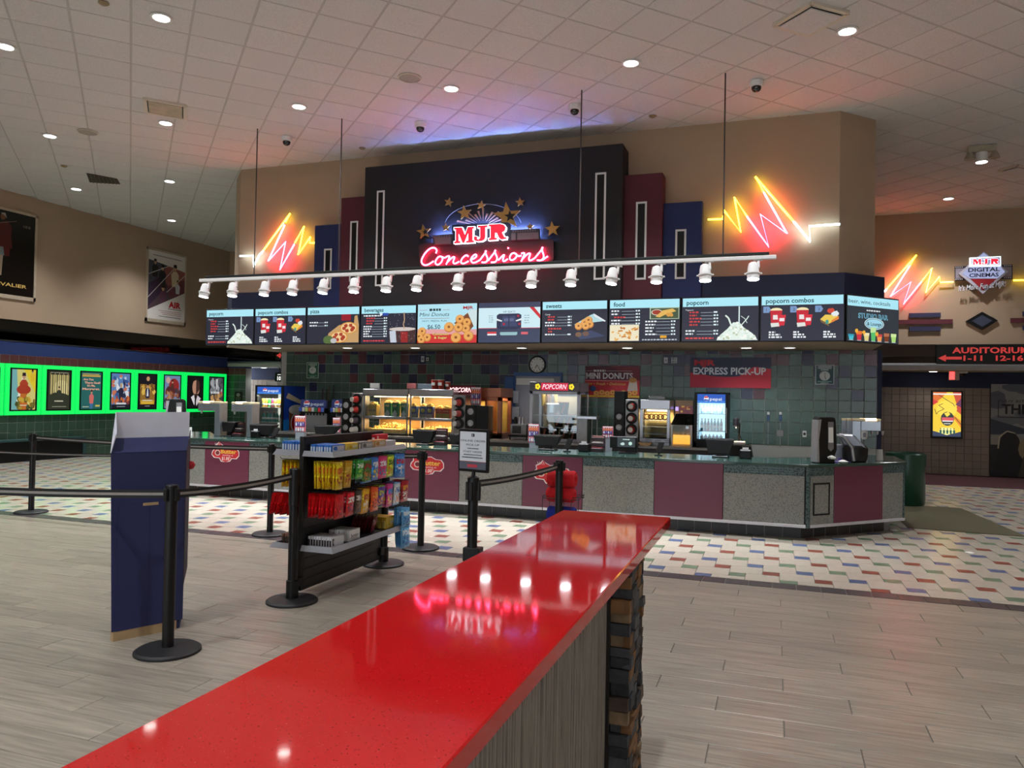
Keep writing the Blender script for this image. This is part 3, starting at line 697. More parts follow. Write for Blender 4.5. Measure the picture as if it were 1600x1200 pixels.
cv.text('DIGITAL', .5, .56, .36, (24,24,60), bold=.03, align='c', wid=.88).text('CINEMAS', .5, .06, .34, (24,24,60), bold=.03, align='c', wid=.82).done('lettering', INK, ds)
cv = flat_canvas(Zd, 855, 430, 1400, 535, YR-.165)
cv.text("It's More Fun at MJR!", .5, .12, .55, (40,30,60), bold=.05, shear=.3, align='c', wid=1.0, rot=.09).text("It's More Fun at MJR!", .5, .12, .55, (225,222,230), bold=.015, shear=.3, align='c', wid=1.0, rot=.09).done('slogan', INK, ds)

# ---- auditorium direction signs on the header
def aud_sign(label, x0, x1, z0, z1, y, nums=True):
    t = thing('direction_sign', label, 'sign', ((x0+x1)/2, y, z0), group='auditorium direction signs')
    part('board', MB().box(x0, x1, y, y+.05, z0, z1), blackplastic, t, bev=.004)
    cv = Canvas((x0, y-.001, z0), (x1-x0,0,0), (0,0,z1-z0)); red = (214,62,58)
    cv.text('AUDITORIUMS', .5, .56, .28, red, bold=.03, align='c', wid=.72)
    if nums:
        cv.text('1-11', .24, .18, .25, red, bold=.03, wid=.165).text('12-16', .52, .18, .25, red, bold=.03, wid=.235)
        cv.poly([(.015,.305),(.085,.48),(.085,.375),(.225,.375),(.225,.235),(.085,.235),(.085,.13)], red).poly([(.985,.305),(.915,.13),(.915,.235),(.77,.235),(.77,.375),(.915,.375),(.915,.48)], red)
    cv.done('lettering', printed('sign_ink_lit', .5, emit=.75), t)
a = onY(1463, 568, YR-.06)
aud_sign('black sign reading Auditoriums with red arrows under the back wall', a.x, a.x+2.1, onY(1520,569,YR-.06).z, onY(1520,538,YR-.06).z, YR-.06)
a = onY(430, 563, YR-.06)
aud_sign('black sign with a red arrow at the left end of the stand', a.x, a.x+2.1, onY(435,563,YR-.06).z, onY(435,549,YR-.06).z+.2, YR-.06)

# ---- deco bars and diamonds on the back wall
def Zb(x, y): return onY(1380+x/7.27, 380+y/7.27, YR-.05)
mt2 = mat('deco_maroon', (92,34,46), .6); nv2 = mat('deco_navy', (44,46,80), .6)
def bar_at(pts, mm, lb): 
    P = [Zb(a, b) for a, b in pts]; c = sum(P, Vector())/len(P)
    solo('wall_bar', MB().slab(P, (0,.05,0)), mm, lb, 'wall decoration', group='deco bars on the back wall', loc=(c.x,YR-.05,c.z))
bar_at([(298,845),(655,838),(655,788),(298,795)], nv2, 'upper navy bar of the wall trim near the corner screen')
bar_at([(298,1000),(655,996),(655,945),(298,948)], nv2, 'lower navy bar of the wall trim near the corner screen')
bar_at([(80,925),(792,914),(792,862),(80,874)], mt2, 'long maroon bar between the two navy bars')
bar_at([(1452,904),(1900,898),(1900,846),(1452,850)], mt2, 'maroon bar cut by the right picture edge')
bar_at([(1590,825),(1900,820),(1900,770),(1590,775)], nv2, 'upper navy bar cut by the right picture edge')
bar_at([(1590,985),(1900,980),(1900,930),(1590,935)], nv2, 'lower navy bar cut by the right picture edge')
P = [Zb(a, b) for a, b in [(1128,988),(1305,878),(1125,778),(940,885)]]; c0 = sum(P, Vector())/4
t = thing('wall_diamond', 'black diamond plaque with a blue-grey centre on the back wall', 'wall decoration', c0)
part('rim', MB().slab(P, (0,.05,0)), blackplastic, t)
part('centre', MB().slab([p.lerp(c0,.36)-Vector((0,.006,0)) for p in P], (0,.006,0)), mat('deco_slate', (58,64,84), .5), t)

# ================================================================== MENU SCREENS
SCR = printed('menu_screen', .25, emit=1.0, spec=.5)
DK, HD = (40,42,58), (172,232,246)
def head(cv, title, w_=None):
    cv.rect(0,0,1,1,DK); cv.rect(.008,.79,.992,.985,HD); cv.text(title, .06, .835, .1, (20,70,80), bold=.02)
def rows(cv, a0, a1, b, n, dh, red=(), seed=0, h=.035):
    for k in range(n):
        bb = b-k*dh; isr = k in red; ind = .04 if isr else 0
        cv.fuzz(a0+ind, a0+ind+.1+.02*((k*7+seed) % 4), bb, h, (205,62,62) if isr else (235,240,245), seed+k)
        cv.rect(a0+ind+.15, bb+.005, a1-.07, bb+.012, (190,205,215)); cv.fuzz(a1-.06, a1, bb, h, (225,240,245), seed+k+50)
def popcorn_heap(cv, a0, a1, b1, seed=3):
    R = random.Random(seed); c = (a0+a1)/2; cream_ = (226,240,232)
    cv.poly([(a0,.02),(a1,.02),(a1-.06,.16),(c+.09,.3),(c+.03,.42),(c-.05,.42),(c-.12,.28),(a0+.05,.14)], cream_)
    for k in range(70):
        u = R.uniform(a0+.02, a1-.02); hmax = .36*(1-abs(u-c)/((a1-a0)/2))+.05
        cv.blob(u, R.uniform(.05, hmax), .018, .028, R.choice([(235,245,238),(210,228,216),(244,248,240),(190,200,170)]), k, 7)
    cv.rect(c+.02, .4, c+.035, .78, (225,245,245)); cv.line([(c-.07,.34),(c-.11,.52),(c-.15,.58)], .035, cream_); cv.line([(c+.06,.36),(c+.13,.5),(c+.15,.56)], .02, cream_); cv.line([(c+.05,.56),(c+.1,.5),(c+.13,.4)], .012, cream_)
def scr_popcorn(cv):
    head(cv, 'popcorn'); cv.text('Popcorn', .05, .70, .035, (235,240,245))
    rows(cv, .06, .48, .645, 5, .072, (0,1,2,3,4), 1); rows(cv, .05, .48, .22, 2, .07, (), 9); cv.fuzz(.05, .42, .05, .035, (214,70,70), 4)
    popcorn_heap(cv, .46, .99, .4)
def bucket(cv, a, b, s):
    cv.ell(a, b+.20*s, .075*s, .06*s, (240,226,180)); cv.poly([(a-.06*s,b-.16*s),(a+.05*s,b-.16*s),(a+.075*s,b+.2*s),(a-.075*s,b+.2*s)], (196,36,52))
    cv.rect(a-.04*s, b+.0*s, a+.045*s, b+.1*s, (236,226,226)); cv.poly([(a+.03*s,b-.14*s),(a+.1*s,b-.13*s),(a+.12*s,b+.1*s),(a+.015*s,b+.1*s)], (210,44,60)); cv.rect(a+.04*s, b-.04*s, a+.1*s, b+.03*s, (240,230,232)); cv.poly([(a-.06*s,b-.17*s),(a+.04*s,b-.15*s),(a+.03*s,b-.07*s),(a-.07*s,b-.08*s)], (222,226,220))
def scr_combos(cv):
    head(cv, 'popcorn combos')
    for k, (a, n) in enumerate(((.2,'1'),(.53,'2'),(.83,'3'))):
        cv.poly([(a-.17,.62),(a-.1,.62),(a-.075,.69),(a-.1,.76),(a-.17,.76)], (120,150,196)); cv.text(n, a-.135, .655, .06, DK)
    bucket(cv, .19, .47, 1.0); bucket(cv, .51, .47, 1.0)
    cv.poly([(.72,.46),(.82,.36),(.94,.46),(.92,.55),(.78,.56)], (232,200,84)); cv.poly([(.72,.46),(.82,.36),(.83,.3),(.73,.4)], (120,90,60)); cv.blob(.85,.64,.045,.06,(206,70,50),3); cv.blob(.9,.58,.045,.06,(226,232,236),4); cv.blob(.8,.4,.02,.05,(60,150,140),5); cv.poly([(.84,.37),(.94,.46),(.94,.53),(.86,.44)], (226,130,50))
    for k, a in enumerate((.1,.4,.76)):
        for j in range(3): cv.fuzz(a, a+(.08,.14,.16)[j], .17-.055*j, .036, (232,236,240), k*5+j)
def scr_pizza(cv):
    head(cv, 'pizza'); rows(cv, .05, .4, .56, 2, .085, (), 3)
    cv.rect(.66,.62,.84,.79,(150,24,40)); cv.poly([(.38,.03),(.99,.03),(.99,.5),(.96,.76),(.91,.74),(.9,.55),(.62,.5),(.42,.28)], (196,156,104))
    for a, b, s in ((.8,.42,.17),(.62,.18,.17)):
        cv.ell(a, b, s, s*.95, (214,150,70)); cv.ell(a, b, s*.85, s*.8, (236,206,150))
        for k in range(6): cv.blob(a+s*.5*cos(k*1.1), b+s*.45*sin(k*1.1), .035, .05, (170,60,36), k)
    cv.ell(.42,.1,.1,.12,(86,110,60)); cv.ell(.52,.08,.06,.07,(190,190,190))
def scr_bev(cv):
    head(cv, 'beverages'); cv.ell(.37,.77,.025,.04,(226,232,240)); cv.rect(.4,.73,.5,.8,(40,74,170)); cv.fuzz(.05,.36,.715,.035,(235,240,245),2)
    rows(cv, .06, .48, .65, 3, .07, (0,1,2), 3); rows(cv, .05, .48, .43, 5, .065, (), 7); cv.fuzz(.05,.44,.05,.035,(214,70,70),6)
    cv.poly([(.53,.02),(.99,.02),(.99,.38),(.52,.36)], (70,44,44)); cv.poly([(.55,.02),(.66,.02),(.64,.34),(.53,.32)], (196,204,216)); cv.poly([(.74,.02),(.86,.02),(.86,.3),(.73,.3)], (150,36,36)); cv.ell(.76,.37,.24,.05,(206,196,190))
    R = random.Random(4)
    for k in range(60): cv.ell(R.uniform(.52,.98), R.uniform(.05,.78), .004, .006, (214,220,226), 6)
    cv.line([(.79,.8),(.8,.6),(.78,.5),(.8,.38)], .03, (180,150,120))
def donut(cv, a, b, s, seed=0):
    cv.ell(a, b, s, s*1.55, (196,124,52)); cv.ell(a-.004, b+.012, s*.88, s*1.35, (232,168,92)); cv.ell(a-.002, b+.01, s*.28, s*.4, (146,84,36))
def scr_donut(cv):
    cv.rect(0,0,1,1,(178,226,240)); cv.poly([(0,0),(1,0),(1,.24),(0,.3)], (206,52,52)); cv.poly([(0,.24),(1,.2),(1,.34),(0,.36)], (226,160,160)); cv.text('MJR', .77, .86, .07, (170,26,40), bold=.03, wid=.17)
    cv.rect(.03,.845,.16,.853,(150,40,40)); cv.rect(.43,.845,.55,.853,(150,40,40)); cv.fuzz(.2,.4,.825,.06,(30,60,66),12)
    cv.text('Mini Donuts', .03, .69, .095, (26,66,76), shear=.2, wid=.51); cv.rect(.04,.63,.54,.638,(150,40,40)); cv.text('HOT, FRESH, FUN', .29, .545, .045, (60,100,110), align='c', wid=.42); cv.text('$6.50', .17, .36, .11, (26,70,84), bold=.01, wid=.22)
    for k, (a, b, s) in enumerate(((.08,.3,.07),(.03,.16,.075),(.17,.14,.07),(.07,.08,.065))): donut(cv, a, b, s)
    cv.poly([(.62,.5),(.9,.84),(1,.84),(1,.42)], (206,224,226)); cv.poly([(.62,.5),(.85,.76),(.95,.42),(.88,.3)], (120,70,40))
    for a, b, s in ((.72,.6,.075),(.84,.52,.07),(.82,.36,.075),(.54,.4,.085),(.7,.39,.08),(.66,.13,.09),(.87,.17,.085)): donut(cv, a, b, s)
    for col, bd in (((120,60,30),.05),((244,230,130),.012)): cv.text('Cinnamon', .4, .2, .055, col, bold=bd, align='c', wid=.27).text('& Sugar', .4, .11, .055, col, bold=bd, align='c', wid=.22)
def scr_vip(cv):
    cv.rect(0,0,1,1,(58,66,92)); cv.rect(.0,.36,1,.87,(206,234,242)); cv.rect(0,.35,1,.365,(190,60,70)); cv.text('VIP SEATS', .5, .74, .05, (80,100,130), align='c', wid=.2)
    cv.poly([(.3,.36),(.3,.68),(.34,.72),(.66,.72),(.7,.68),(.7,.36),(.62,.33),(.38,.33)], (44,50,78)); cv.poly([(.36,.4),(.49,.4),(.49,.66),(.4,.66)], (62,70,104)); cv.poly([(.51,.4),(.64,.4),(.6,.66),(.51,.66)], (62,70,104))
    cv.poly([(.28,.56),(.38,.52),(.39,.55),(.3,.6)], (226,232,236)); cv.poly([(.72,.56),(.62,.52),(.61,.55),(.7,.6)], (226,232,236)); cv.rect(.42,.53,.49,.6,(96,104,140)); cv.rect(.51,.53,.58,.6,(96,104,140))
    for a, b in ((.42,.46),(.67,.46),(.65,.66)): cv.ell(a, b, .02, .03, (176,40,60))
    cv.poly([(.83,.87),(.9,.87),(1,.68),(1,.58)], (204,44,52)); 
    for k in range(4): cv.fuzz(.17,.25,.66-.05*k,.015,(120,140,150),k); cv.fuzz(.75,.83,.66-.06*k,.015,(120,140,150),k+9)
    cv.rect(.15,.18,.3,.27,(214,60,66)); cv.rect(.15,.18,.3,.22,(236,240,244)); cv.poly([(.36,.2),(.38,.18),(.62,.18),(.64,.2),(.64,.26),(.36,.26)], (150,190,196)); cv.rect(.7,.2,.81,.26,(222,100,110))
def scr_sweets(cv):
    head(cv, 'sweets'); cv.text('Candy', .05, .66, .035, (235,240,245)); rows(cv, .05, .46, .6, 4, .07, (0,1), 5); cv.fuzz(.1,.3,.31,.035,(214,70,70),1); cv.fuzz(.1,.16,.24,.035,(214,70,70),2); rows(cv, .05, .46, .17, 1, .07, (), 15)
    cv.poly([(.5,.42),(.98,.5),(.8,.68),(.74,.64)], (176,214,220)); cv.poly([(.8,.68),(.98,.5),(.96,.48),(.8,.62)], (226,232,236))
    for a, b in ((.57,.38),(.66,.46),(.72,.52),(.74,.42),(.68,.38)): donut(cv, a, b, .06)
    cv.poly([(.52,.2),(.76,.28),(.98,.14),(.6,.06)], (58,66,98)); cv.ell(.57,.18,.05,.06,(120,90,70)); cv.ell(.68,.2,.05,.06,(110,84,70))
def scr_food(cv):
    head(cv, 'food'); rows(cv, .03, .44, .71, 5, .075, (2,), 21); cv.rect(.01,.02,.43,.4,(236,226,196)); R = random.Random(2)
    for k in range(26): a, b = R.uniform(.05,.4), R.uniform(.06,.34); cv.line([(a,b),(a+R.uniform(-.07,.07),b+R.uniform(-.05,.06))], .035, R.choice([(226,170,80),(204,130,56),(236,196,120),(190,110,50)]))
    cv.rect(.58,.52,.99,.79,(176,196,170)); cv.rect(.595,.535,.98,.775,(70,84,60)); cv.ell(.68,.68,.08,.07,(214,206,190)); cv.ell(.68,.68,.065,.055,(160,60,40)); cv.poly([(.66,.58),(.76,.72),(.9,.76),(.95,.7),(.82,.64),(.72,.56)], (226,180,90)); cv.blob(.86,.62,.05,.05,(214,156,70),3)
    rows(cv, .52, .94, .45, 5, .075, (), 31); cv.rect(.73,.08,.82,.14,(222,160,40)); cv.fuzz(.48,.96,.03,.025,(200,206,214),8)
def scr_bar(cv):
    cv.rect(0,0,1,1,(50,56,64)); cv.rect(.008,.77,.992,.985,HD); cv.text('beer, wine, cocktails', .03, .835, .085, (40,40,48), wid=.8)
    cv.fuzz(.37,.63,.68,.03,(226,232,236),3); cv.text('STUDIO BAR', .5, .52, .1, (120,190,216), bold=.05, align='c', wid=.58).text('STUDIO BAR', .5, .525, .09, (50,56,64), bold=.0, align='c', wid=.55)
    cv.ell(.52,.41,.19,.13,(206,236,244),20).ell(.52,.41,.175,.115,(50,56,64),20).ell(.52,.41,.165,.105,(160,214,232),20); cv.text('& Lounge', .52, .37, .075, (40,60,70), bold=.015, align='c', wid=.28)
    for k, (a, h_, c1, c2) in enumerate(((.08,.12,(70,190,210),(50,160,190)),(.23,.2,(206,50,70),(230,120,50)),(.37,.17,(226,206,130),(240,226,180)),(.5,.3,(90,190,110),(190,226,160)),(.62,.16,(236,150,80),(206,70,70)),(.76,.19,(120,60,36),(180,110,80)),(.9,.19,(170,216,120),(206,232,160)))):
        cv.poly([(a-.035,.03),(a+.035,.03),(a+.055,.03+h_),(a-.055,.03+h_)], c1); cv.poly([(a-.055,.03+h_*.6),(a+.05,.03+h_*.65),(a+.055,.03+h_),(a-.055,.03+h_)], c2); cv.rect(a-.04,.02,a+.04,.03,(206,214,220))
        if k in (1,2,4): cv.blob(a-.05,.03+h_,.03,.05,(240,176,60),k)
def tv(label, A, B, z0, z1, draw, back, b0=.35, b1=.65):
    """wall screen: A, B lower front corners in plan"""
    A = Vector((A[0],A[1],z0)); B = Vector((B[0],B[1],z0)); r = (B-A).normalized(); n = Vector((r.y,-r.x,0))
    t = thing('menu_screen', label, 'menu screen', (A+B)/2, group='menu screens over the counter')
    up = Vector((0,0,z1-z0)); g = r*.004
    part('casing', MB().slab([A+g, B-g, B-g+up, A+g+up], -n*.08), blackplastic, t, bev=.004)
    part('bracket', MB().slab([A.lerp(B,b0)+up*.25-n*.0801, A.lerp(B,b1)+up*.25-n*.0801, A.lerp(B,b1)+up*.75-n*.0801, A.lerp(B,b0)+up*.75-n*.0801], -n*back), blackmetal, t)
    b_ = .011; cv = Canvas(A+g+n*.002+r*b_+Vector((0,0,b_)), (B-A)-g*2-r*2*b_, Vector((0,0,z1-z0-2*b_)), n=n); draw(cv); cv.done('display', SCR, t)
    return t
YV = 10.93; edges = [321.5, 397.5, 479, 563, 651.5, 746.5, 845.5, 950.5, 1064, 1187, 1320.5]
tops = [484, 460]; z0 = onY(760, 536.5, YV).z; z1 = onY(1319, 458, YV).z
names = [('popcorn menu screen at the far left end of the row', scr_popcorn), ('popcorn combos menu screen, second from the left end', scr_combos), ('pizza menu screen with two pizzas on a board', scr_pizza), ('beverages menu screen with a dark soda glass', scr_bev), ('bright mini donuts advert screen', scr_donut),
  ('seat advert screen with a dark sofa', scr_vip), ('sweets menu screen with a cone of donuts', scr_sweets), ('food menu screen with a photo of fries', scr_food), ('popcorn menu screen between food and popcorn combos', scr_popcorn), ('popcorn combos menu screen next to the corner', scr_combos)]
for k, (lb, fn) in enumerate(names):
    a, b = onY(edges[k], 500, YV).x, onY(edges[k+1], 500, YV).x
    tv(lb, (a,YV), (b,YV), z0, z1, fn, [.366,.366,.3205,.036,.036,.036,.036,.186,.366,.366][k], .62 if k == 0 else .2 if k == 2 else .35, .92 if k == 0 else .5 if k == 2 else .65)
xa = onY(1322.5, 500, YV).x; ya = YV+.05
tt_ = facet_t(xa, ya, 1405, 2.85)
tv('angled beer, wine and cocktails screen at the stand\'s corner', (xa,ya), (xa+tt_,ya+tt_), z0, z1, scr_bar, .19)

# soffit downlights and plates
for k, px in enumerate((432, 543, 649, 815, 980, 1166, 1234)):
    p = onZ(px, 543.5, ZS-.004); p.y = min(max(p.y, 11.9), 12.6); p.x = onY(px, 543.5, p.y).x
    t = thing('soffit_downlight', ['first','second','third','fourth','fifth','sixth','seventh'][k]+' soffit downlight from the left, under the menu screens', 'ceiling light', (p.x, p.y, ZS), group='soffit downlights')
    part('rim', MB().lathe([(.1,0),(.1,-.01),(.08,-.012),(.078,0)], 16), white_pl, t, local=True, smooth=40)
    part('lens', MB().lathe([(.078,-.003),(0,-.003)], 16), lamp_w, t, local=True)
    spot('soffit_beam', (p.x, p.y, ZS-.03), 28, cone=130, blend=.8, r=.06)

# ================================================================== TRACK LIGHTS
YT = 9.75; zk = onY(760, 420, YT).z
xa, xb = onY(313, 438, YT).x, onY(1213, 402, YT).x
tr = thing('track_rail', 'long white lighting track hung on four rods over the counter', 'track rail', ((xa+xb)/2, YT, zk))
part('rail', MB().box(xa, xb, YT-.03, YT+.03, zk-.024, zk+.022), white_pl, tr, bev=.004)
part('support_bar', MB().box(onY(322,430,YT).x, onY(1202,400,YT).x, YT-.03, YT+.03, zk+.03, zk+.062), mat('dark_green_bar', (16,26,24), .5), tr, bev=.003)
for x_ in (-7.675, -6.164, -2.49, -.643): part('rod', MB().cyl((x_, YT, zk+.06), .009, CEIL-zk-.07, 8), mat('rod_dark', (60,54,52), .5), tr)
for k in range(9): part('rail_clip', MB().box(xa+.3+k*(xb-xa-.6)/8-.02, xa+.3+k*(xb-xa-.6)/8+.02, YT-.02, YT+.02, zk+.02, zk+.032), blackmetal, tr)
hl = glow('track_lens', (.9, .95, 1), 20)
hp = [323,365.5,416,459.5,508,555,605.5,653.5,717,769,831.5,893,959.5,1026.5,1101,1177]
proto = None
for k, px in enumerate(hp):
    x_ = onY(px, 425, YT).x; loc = (x_, YT, zk-.024); lb = words[k]+' white spotlight from the left on the lighting track'
    if proto is None:
        proto = thing('track_spotlight', lb, 'spotlight', loc, group='spotlights on the lighting track')
        part('arm', MB().box(.045,.075,-.02,.02,-.11,.0), white_pl, proto, local=True, bev=.004)
        part('adapter', MB().box(.0,.11,-.025,.025,-.012,.0), white_pl, proto, local=True, bev=.003)
        hs = part('housing', MB().lathe([(.03,-.035),(.055,-.05),(.066,-.1),(.07,-.165),(.086,-.17),(.086,-.185),(.075,-.19),(.073,-.25),(.066,-.25)], 18), white_pl, proto, local=True, smooth=35)
        part('lens', MB().lathe([(.07,-.2515),(0,-.2515)], 18), hl, proto, local=True)
        part('tab', MB().box(-.105,-.08,-.012,.012,-.185,-.17).box(.08,.105,-.012,.012,-.185,-.17), white_pl, proto, local=True)
        o = proto
    else:
        o = place(copy_tree(proto), loc, 0, lb)
    tilt = [.06,-.04,.02,0,.05,-.03,0,.03,0,0,0,0,.12,0,-.05,0][k]; o.rotation_euler = (-.16, tilt, 0)
    spot('track_beam', (x_, YT-.05, zk-.30), 110, col=(.92,.96,1), cone=80, blend=.7, r=.06, aim=(x_, YT-.45, 0))

# ================================================================== RED BAR (foreground)
BX0, BX1, BY1 = -.887, -.415, 3.268
bar = thing('bar_counter', 'glossy red bar counter with fluted grey side and stone pillar in the foreground', 'bar counter', (-.65, 1.2, 0))
redq = mat('red_quartz', (184,22,24), .05, var=.05, scale=6, spec=.5, speck=[((96,8,12), 260, .72), ((236,120,110), 420, .765)])
part('bar_top', MB().box(BX0, BX1, -1.2, BY1, 1.03, 1.07), redq, bar, bev=.003)
BF = -.498
core = mat('bar_core', (60,56,52), .8)
part('bar_body', MB().box(-.80, BF-.02, -1.2, 2.66, 0, 1.03), core, bar)
flu = mat('fluted_laminate', (126,118,108), .55, var=.35, scale=5, stretch=(1,30,1.2), bump=.1, bscale=40)
fp = MB(); ys_ = [-1.2+.004*k for k in range(int((2.42+1.2)/.004)+1)]; R_ = random.Random(11); pts = []
y_ = -1.2
while y_ < 2.40:
    w_ = R_.choice([.008,.011,.014]); d_ = R_.choice([.004,.007,.009])
    pts += [(y_, 0), (y_+w_*.2, d_), (y_+w_*.8, d_), (y_+w_, 0)]; y_ += w_+.002
vs = [(BF+d_-.01, yy, 0) for yy, d_ in pts]+[(BF+d_-.01, yy, 1.03) for yy, d_ in pts]; n = len(pts)
fp.add(vs, [(i, i+1, i+1+n, i+n) for i in range(n-1)])
part('fluted_panel', fp, flu, bar)['kind'] = 'stuff'
part('fluted_panel_back', MB().box(-.81, -.80, -1.2, 2.66, 0, 1.03), flu, bar)
part('metal_trim', MB().box(BF-.005, BF+.006, 2.402, 2.418, 0, 1.03), mat('dark_trim', (52,48,46), .4, metal=.6), bar)
pil = part('stone_pillar', MB().box(-.80, -.452, 2.44, 2.665, 0, 1.03), mat('stone_mortar', (38,36,34), .95), bar)
stm = [mat('slate_'+n_, c_, .8, var=.3, scale=18, bump=.8, bscale=30, rnd=.2) for n_, c_ in (('grey',(82,82,84)),('rust',(122,86,52)),('brown',(82,66,56)),('charcoal',(52,54,58)),('tan',(128,106,80)),('slate',(66,68,72)))]
z_ = 0.0; R_ = random.Random(3)
while z_ < 1.02:
    hz = min(R_.uniform(.024, .046), 1.03-z_)
    for face in ('side', 'near', 'far'):
        a, b = (2.43, 2.69) if face == 'side' else (BF+.004, -.43)
        u = a
        while u < b-.01:
            l_ = min(R_.uniform(.045, .13), b-u)
            if b-u-l_ < .03: l_ = b-u
            d = R_.uniform(.006, .028); g = .0015; mb = MB()
            if face == 'side': mb.box(-.455, -.452+d, u+g, u+l_-g, z_+g, z_+hz-g)
            elif face == 'near': mb.box(u+g, u+l_-g, 2.44-d, 2.445, z_+g, z_+hz-g)
            else: mb.box(u+g, u+l_-g, 2.66, 2.665+d, z_+g, z_+hz-g)
            mb.v = [(x+R_.uniform(-.002,.002), y+R_.uniform(-.002,.002), z) for x, y, z in mb.v]
            part('ledger_stone', mb, R_.choice(stm), pil); u += l_
    z_ += hz

# ================================================================== CONCESSION COUNTER
YF = 9.2; xcl, xcr = -8.95, .352; ctt = facet_t(xcr, YF, 1414, .8); ZT = .862
ctr = thing('concession_counter', 'long concession counter with maroon and grey panels on a black tiled base', 'counter', (-3.8, YF+.4, 0))
greentop = mat('green_laminate_top', (50,74,68), .1, var=.12, scale=60, spec=.6)
speck_g = mat('green_granite_band', (78,102,104), .4, var=.25, scale=90, speck=[((28,44,46),62,.54)])
speck_y = mat('grey_terrazzo', (134,136,132), .5, var=.15, scale=90, speck=[((112,115,112),66,.56),((152,153,148),80,.6)])
maroonl = mat('maroon_laminate', (106,44,70), .35, var=.04, scale=3)
toe_m = mat('black_base_tile', (30,30,34), .35, var=.12, rnd=.25)
def inset(d):
    k = d*.414
    return [(xcl-1.0+.0, YF+1.0+d*1.414), (xcl+k, YF+d), (xcr-k, YF+d), (xcr+ctt-d, YF+ctt-d*.0+k), (xcr+ctt-d, 11.4), (xcr+ctt-.8, 11.4), (xcr+ctt-.8, 10.6), (-.15, 10.05), (-8.6, 10.05), (-9.3, 10.75)]
part('countertop', MB().prism(inset(-.02), ZT-.035, ZT), greentop, ctr, bev=.004)
part('counter_core', MB().prism(inset(.03), .14, ZT-.035), core, ctr)
tk = part('toe_kick', MB().prism(inset(.16), 0, .15), mat('toe_grout', (140,140,142), .9), ctr)
part('base_trim', MB().prism(inset(-.005), .143, .178), mat('aluminium_kick_strip', (206,206,214), .4, metal=.3), ctr, bev=.003)
Z0, Z1, ZB_ = .178, ZT-.035, .728
def front(name, a, b, z0, z1, mm, th=.03, yf=YF): return part(name, MB().box(a+.003, b-.003, yf, yf+th, z0, z1), mm, ctr, bev=.002)
mar = [(-8.047,-7.253),(-6.38,-5.60),(-4.715,-3.921),(-3.043,-2.256),(-1.371,-.568)]
e0 = xcl
for a, b in mar+[(xcr-.03, None)]:
    front('grey_panel', e0, a, Z0, ZB_, speck_y)
    bd = front('granite_band', e0, a, ZB_, Z1, speck_g, .034)
    for k in range(3): part('groove', MB().box(e0+.25, a-.12, YF-.0015, YF+.001, ZB_+.022+.026*k, ZB_+.028+.026*k), mat('groove_teal', (96,124,128), .4), bd)
    if b is not None: front('maroon_panel', a, b, Z0, Z1, maroonl, .036, YF-.004); e0 = b
fr = Matrix.Translation((xcr, YF, 0)) @ Matrix.Rotation(pi/4, 4, 'Z')
FL = ctt*1.41421
def facet(name, a, b, z0, z1, mm, th=.03, off=0.0):
    mb = MB().box(a+.002, b-.002, off, off+th, z0, z1); mb.v = [tuple(fr @ Vector(p)) for p in mb.v]; return part(name, mb, mm, ctr, bev=.002)
def fs(px, z=.5):   # distance along the facet of a pixel column
    lo, hi = 0, FL
    for _ in range(40):
        m_ = (lo+hi)/2
        if proj(fr @ Vector((m_,0,z)))[0] < px: lo = m_
        else: hi = m_
    return lo
f1, f2 = fs(1303), fs(1379)
part('corner_trim', MB().cyl((xcr+.004, YF+.012, Z0-.035), .028, Z1-Z0+.035, 8), speck_g, ctr)
facet('grey_panel', .0, f1, Z0, ZB_, speck_y); facet('granite_band', 0, f1, ZB_, Z1, speck_g, .034); facet('maroon_panel', f1, f2, Z0, Z1, maroonl, .036, -.004)
facet('grey_panel', f2, FL-.03, Z0, ZB_, speck_y); facet('granite_band', f2, FL-.03, ZB_, Z1, speck_g, .034); facet('corner_trim', FL-.03, FL, Z0-.03, Z1, speck_g, .04, -.004)
h0, h1_ = fs(1272), fs(1294)
facet('hatch', h0, h1_, .30, .63, speck_y, .01, -.008)
for a, b, c, d in ((h0-.02,h0,.28,.65),(h1_,h1_+.02,.28,.65),(h0,h1_,.28,.30),(h0,h1_,.63,.65)): facet('hatch_frame', a, b, c, d, blackplastic, .014, -.012)
# base tiles
def toe_tile(mat4, w_): 
    return (mat4, w_)
tm = slab_mesh('base_tile', [(-.0945,-.07),(.0945,-.07),(.0945,.07),(-.0945,.07)], .006, .002, toe_m)
cells = []
k = 0; x_ = xcr-.06-.1
while x_ > xcl: cells.append((Matrix.Translation((x_, YF+.16, .073)) @ RYm, tm)); x_ -= .2
inv = MW[ctr].inverted(); fr2 = Matrix.Translation((xcr-.066, YF+.16, .073)) @ Matrix.Rotation(pi/4, 4, 'Z')
for k in range(7): cells.append((fr2 @ Matrix.Translation((.1+.2*k, 0, 0)) @ RYm, tm))
for M_, me in cells:
    o = put('base_tile', me, tk); o.matrix_local = inv @ M_
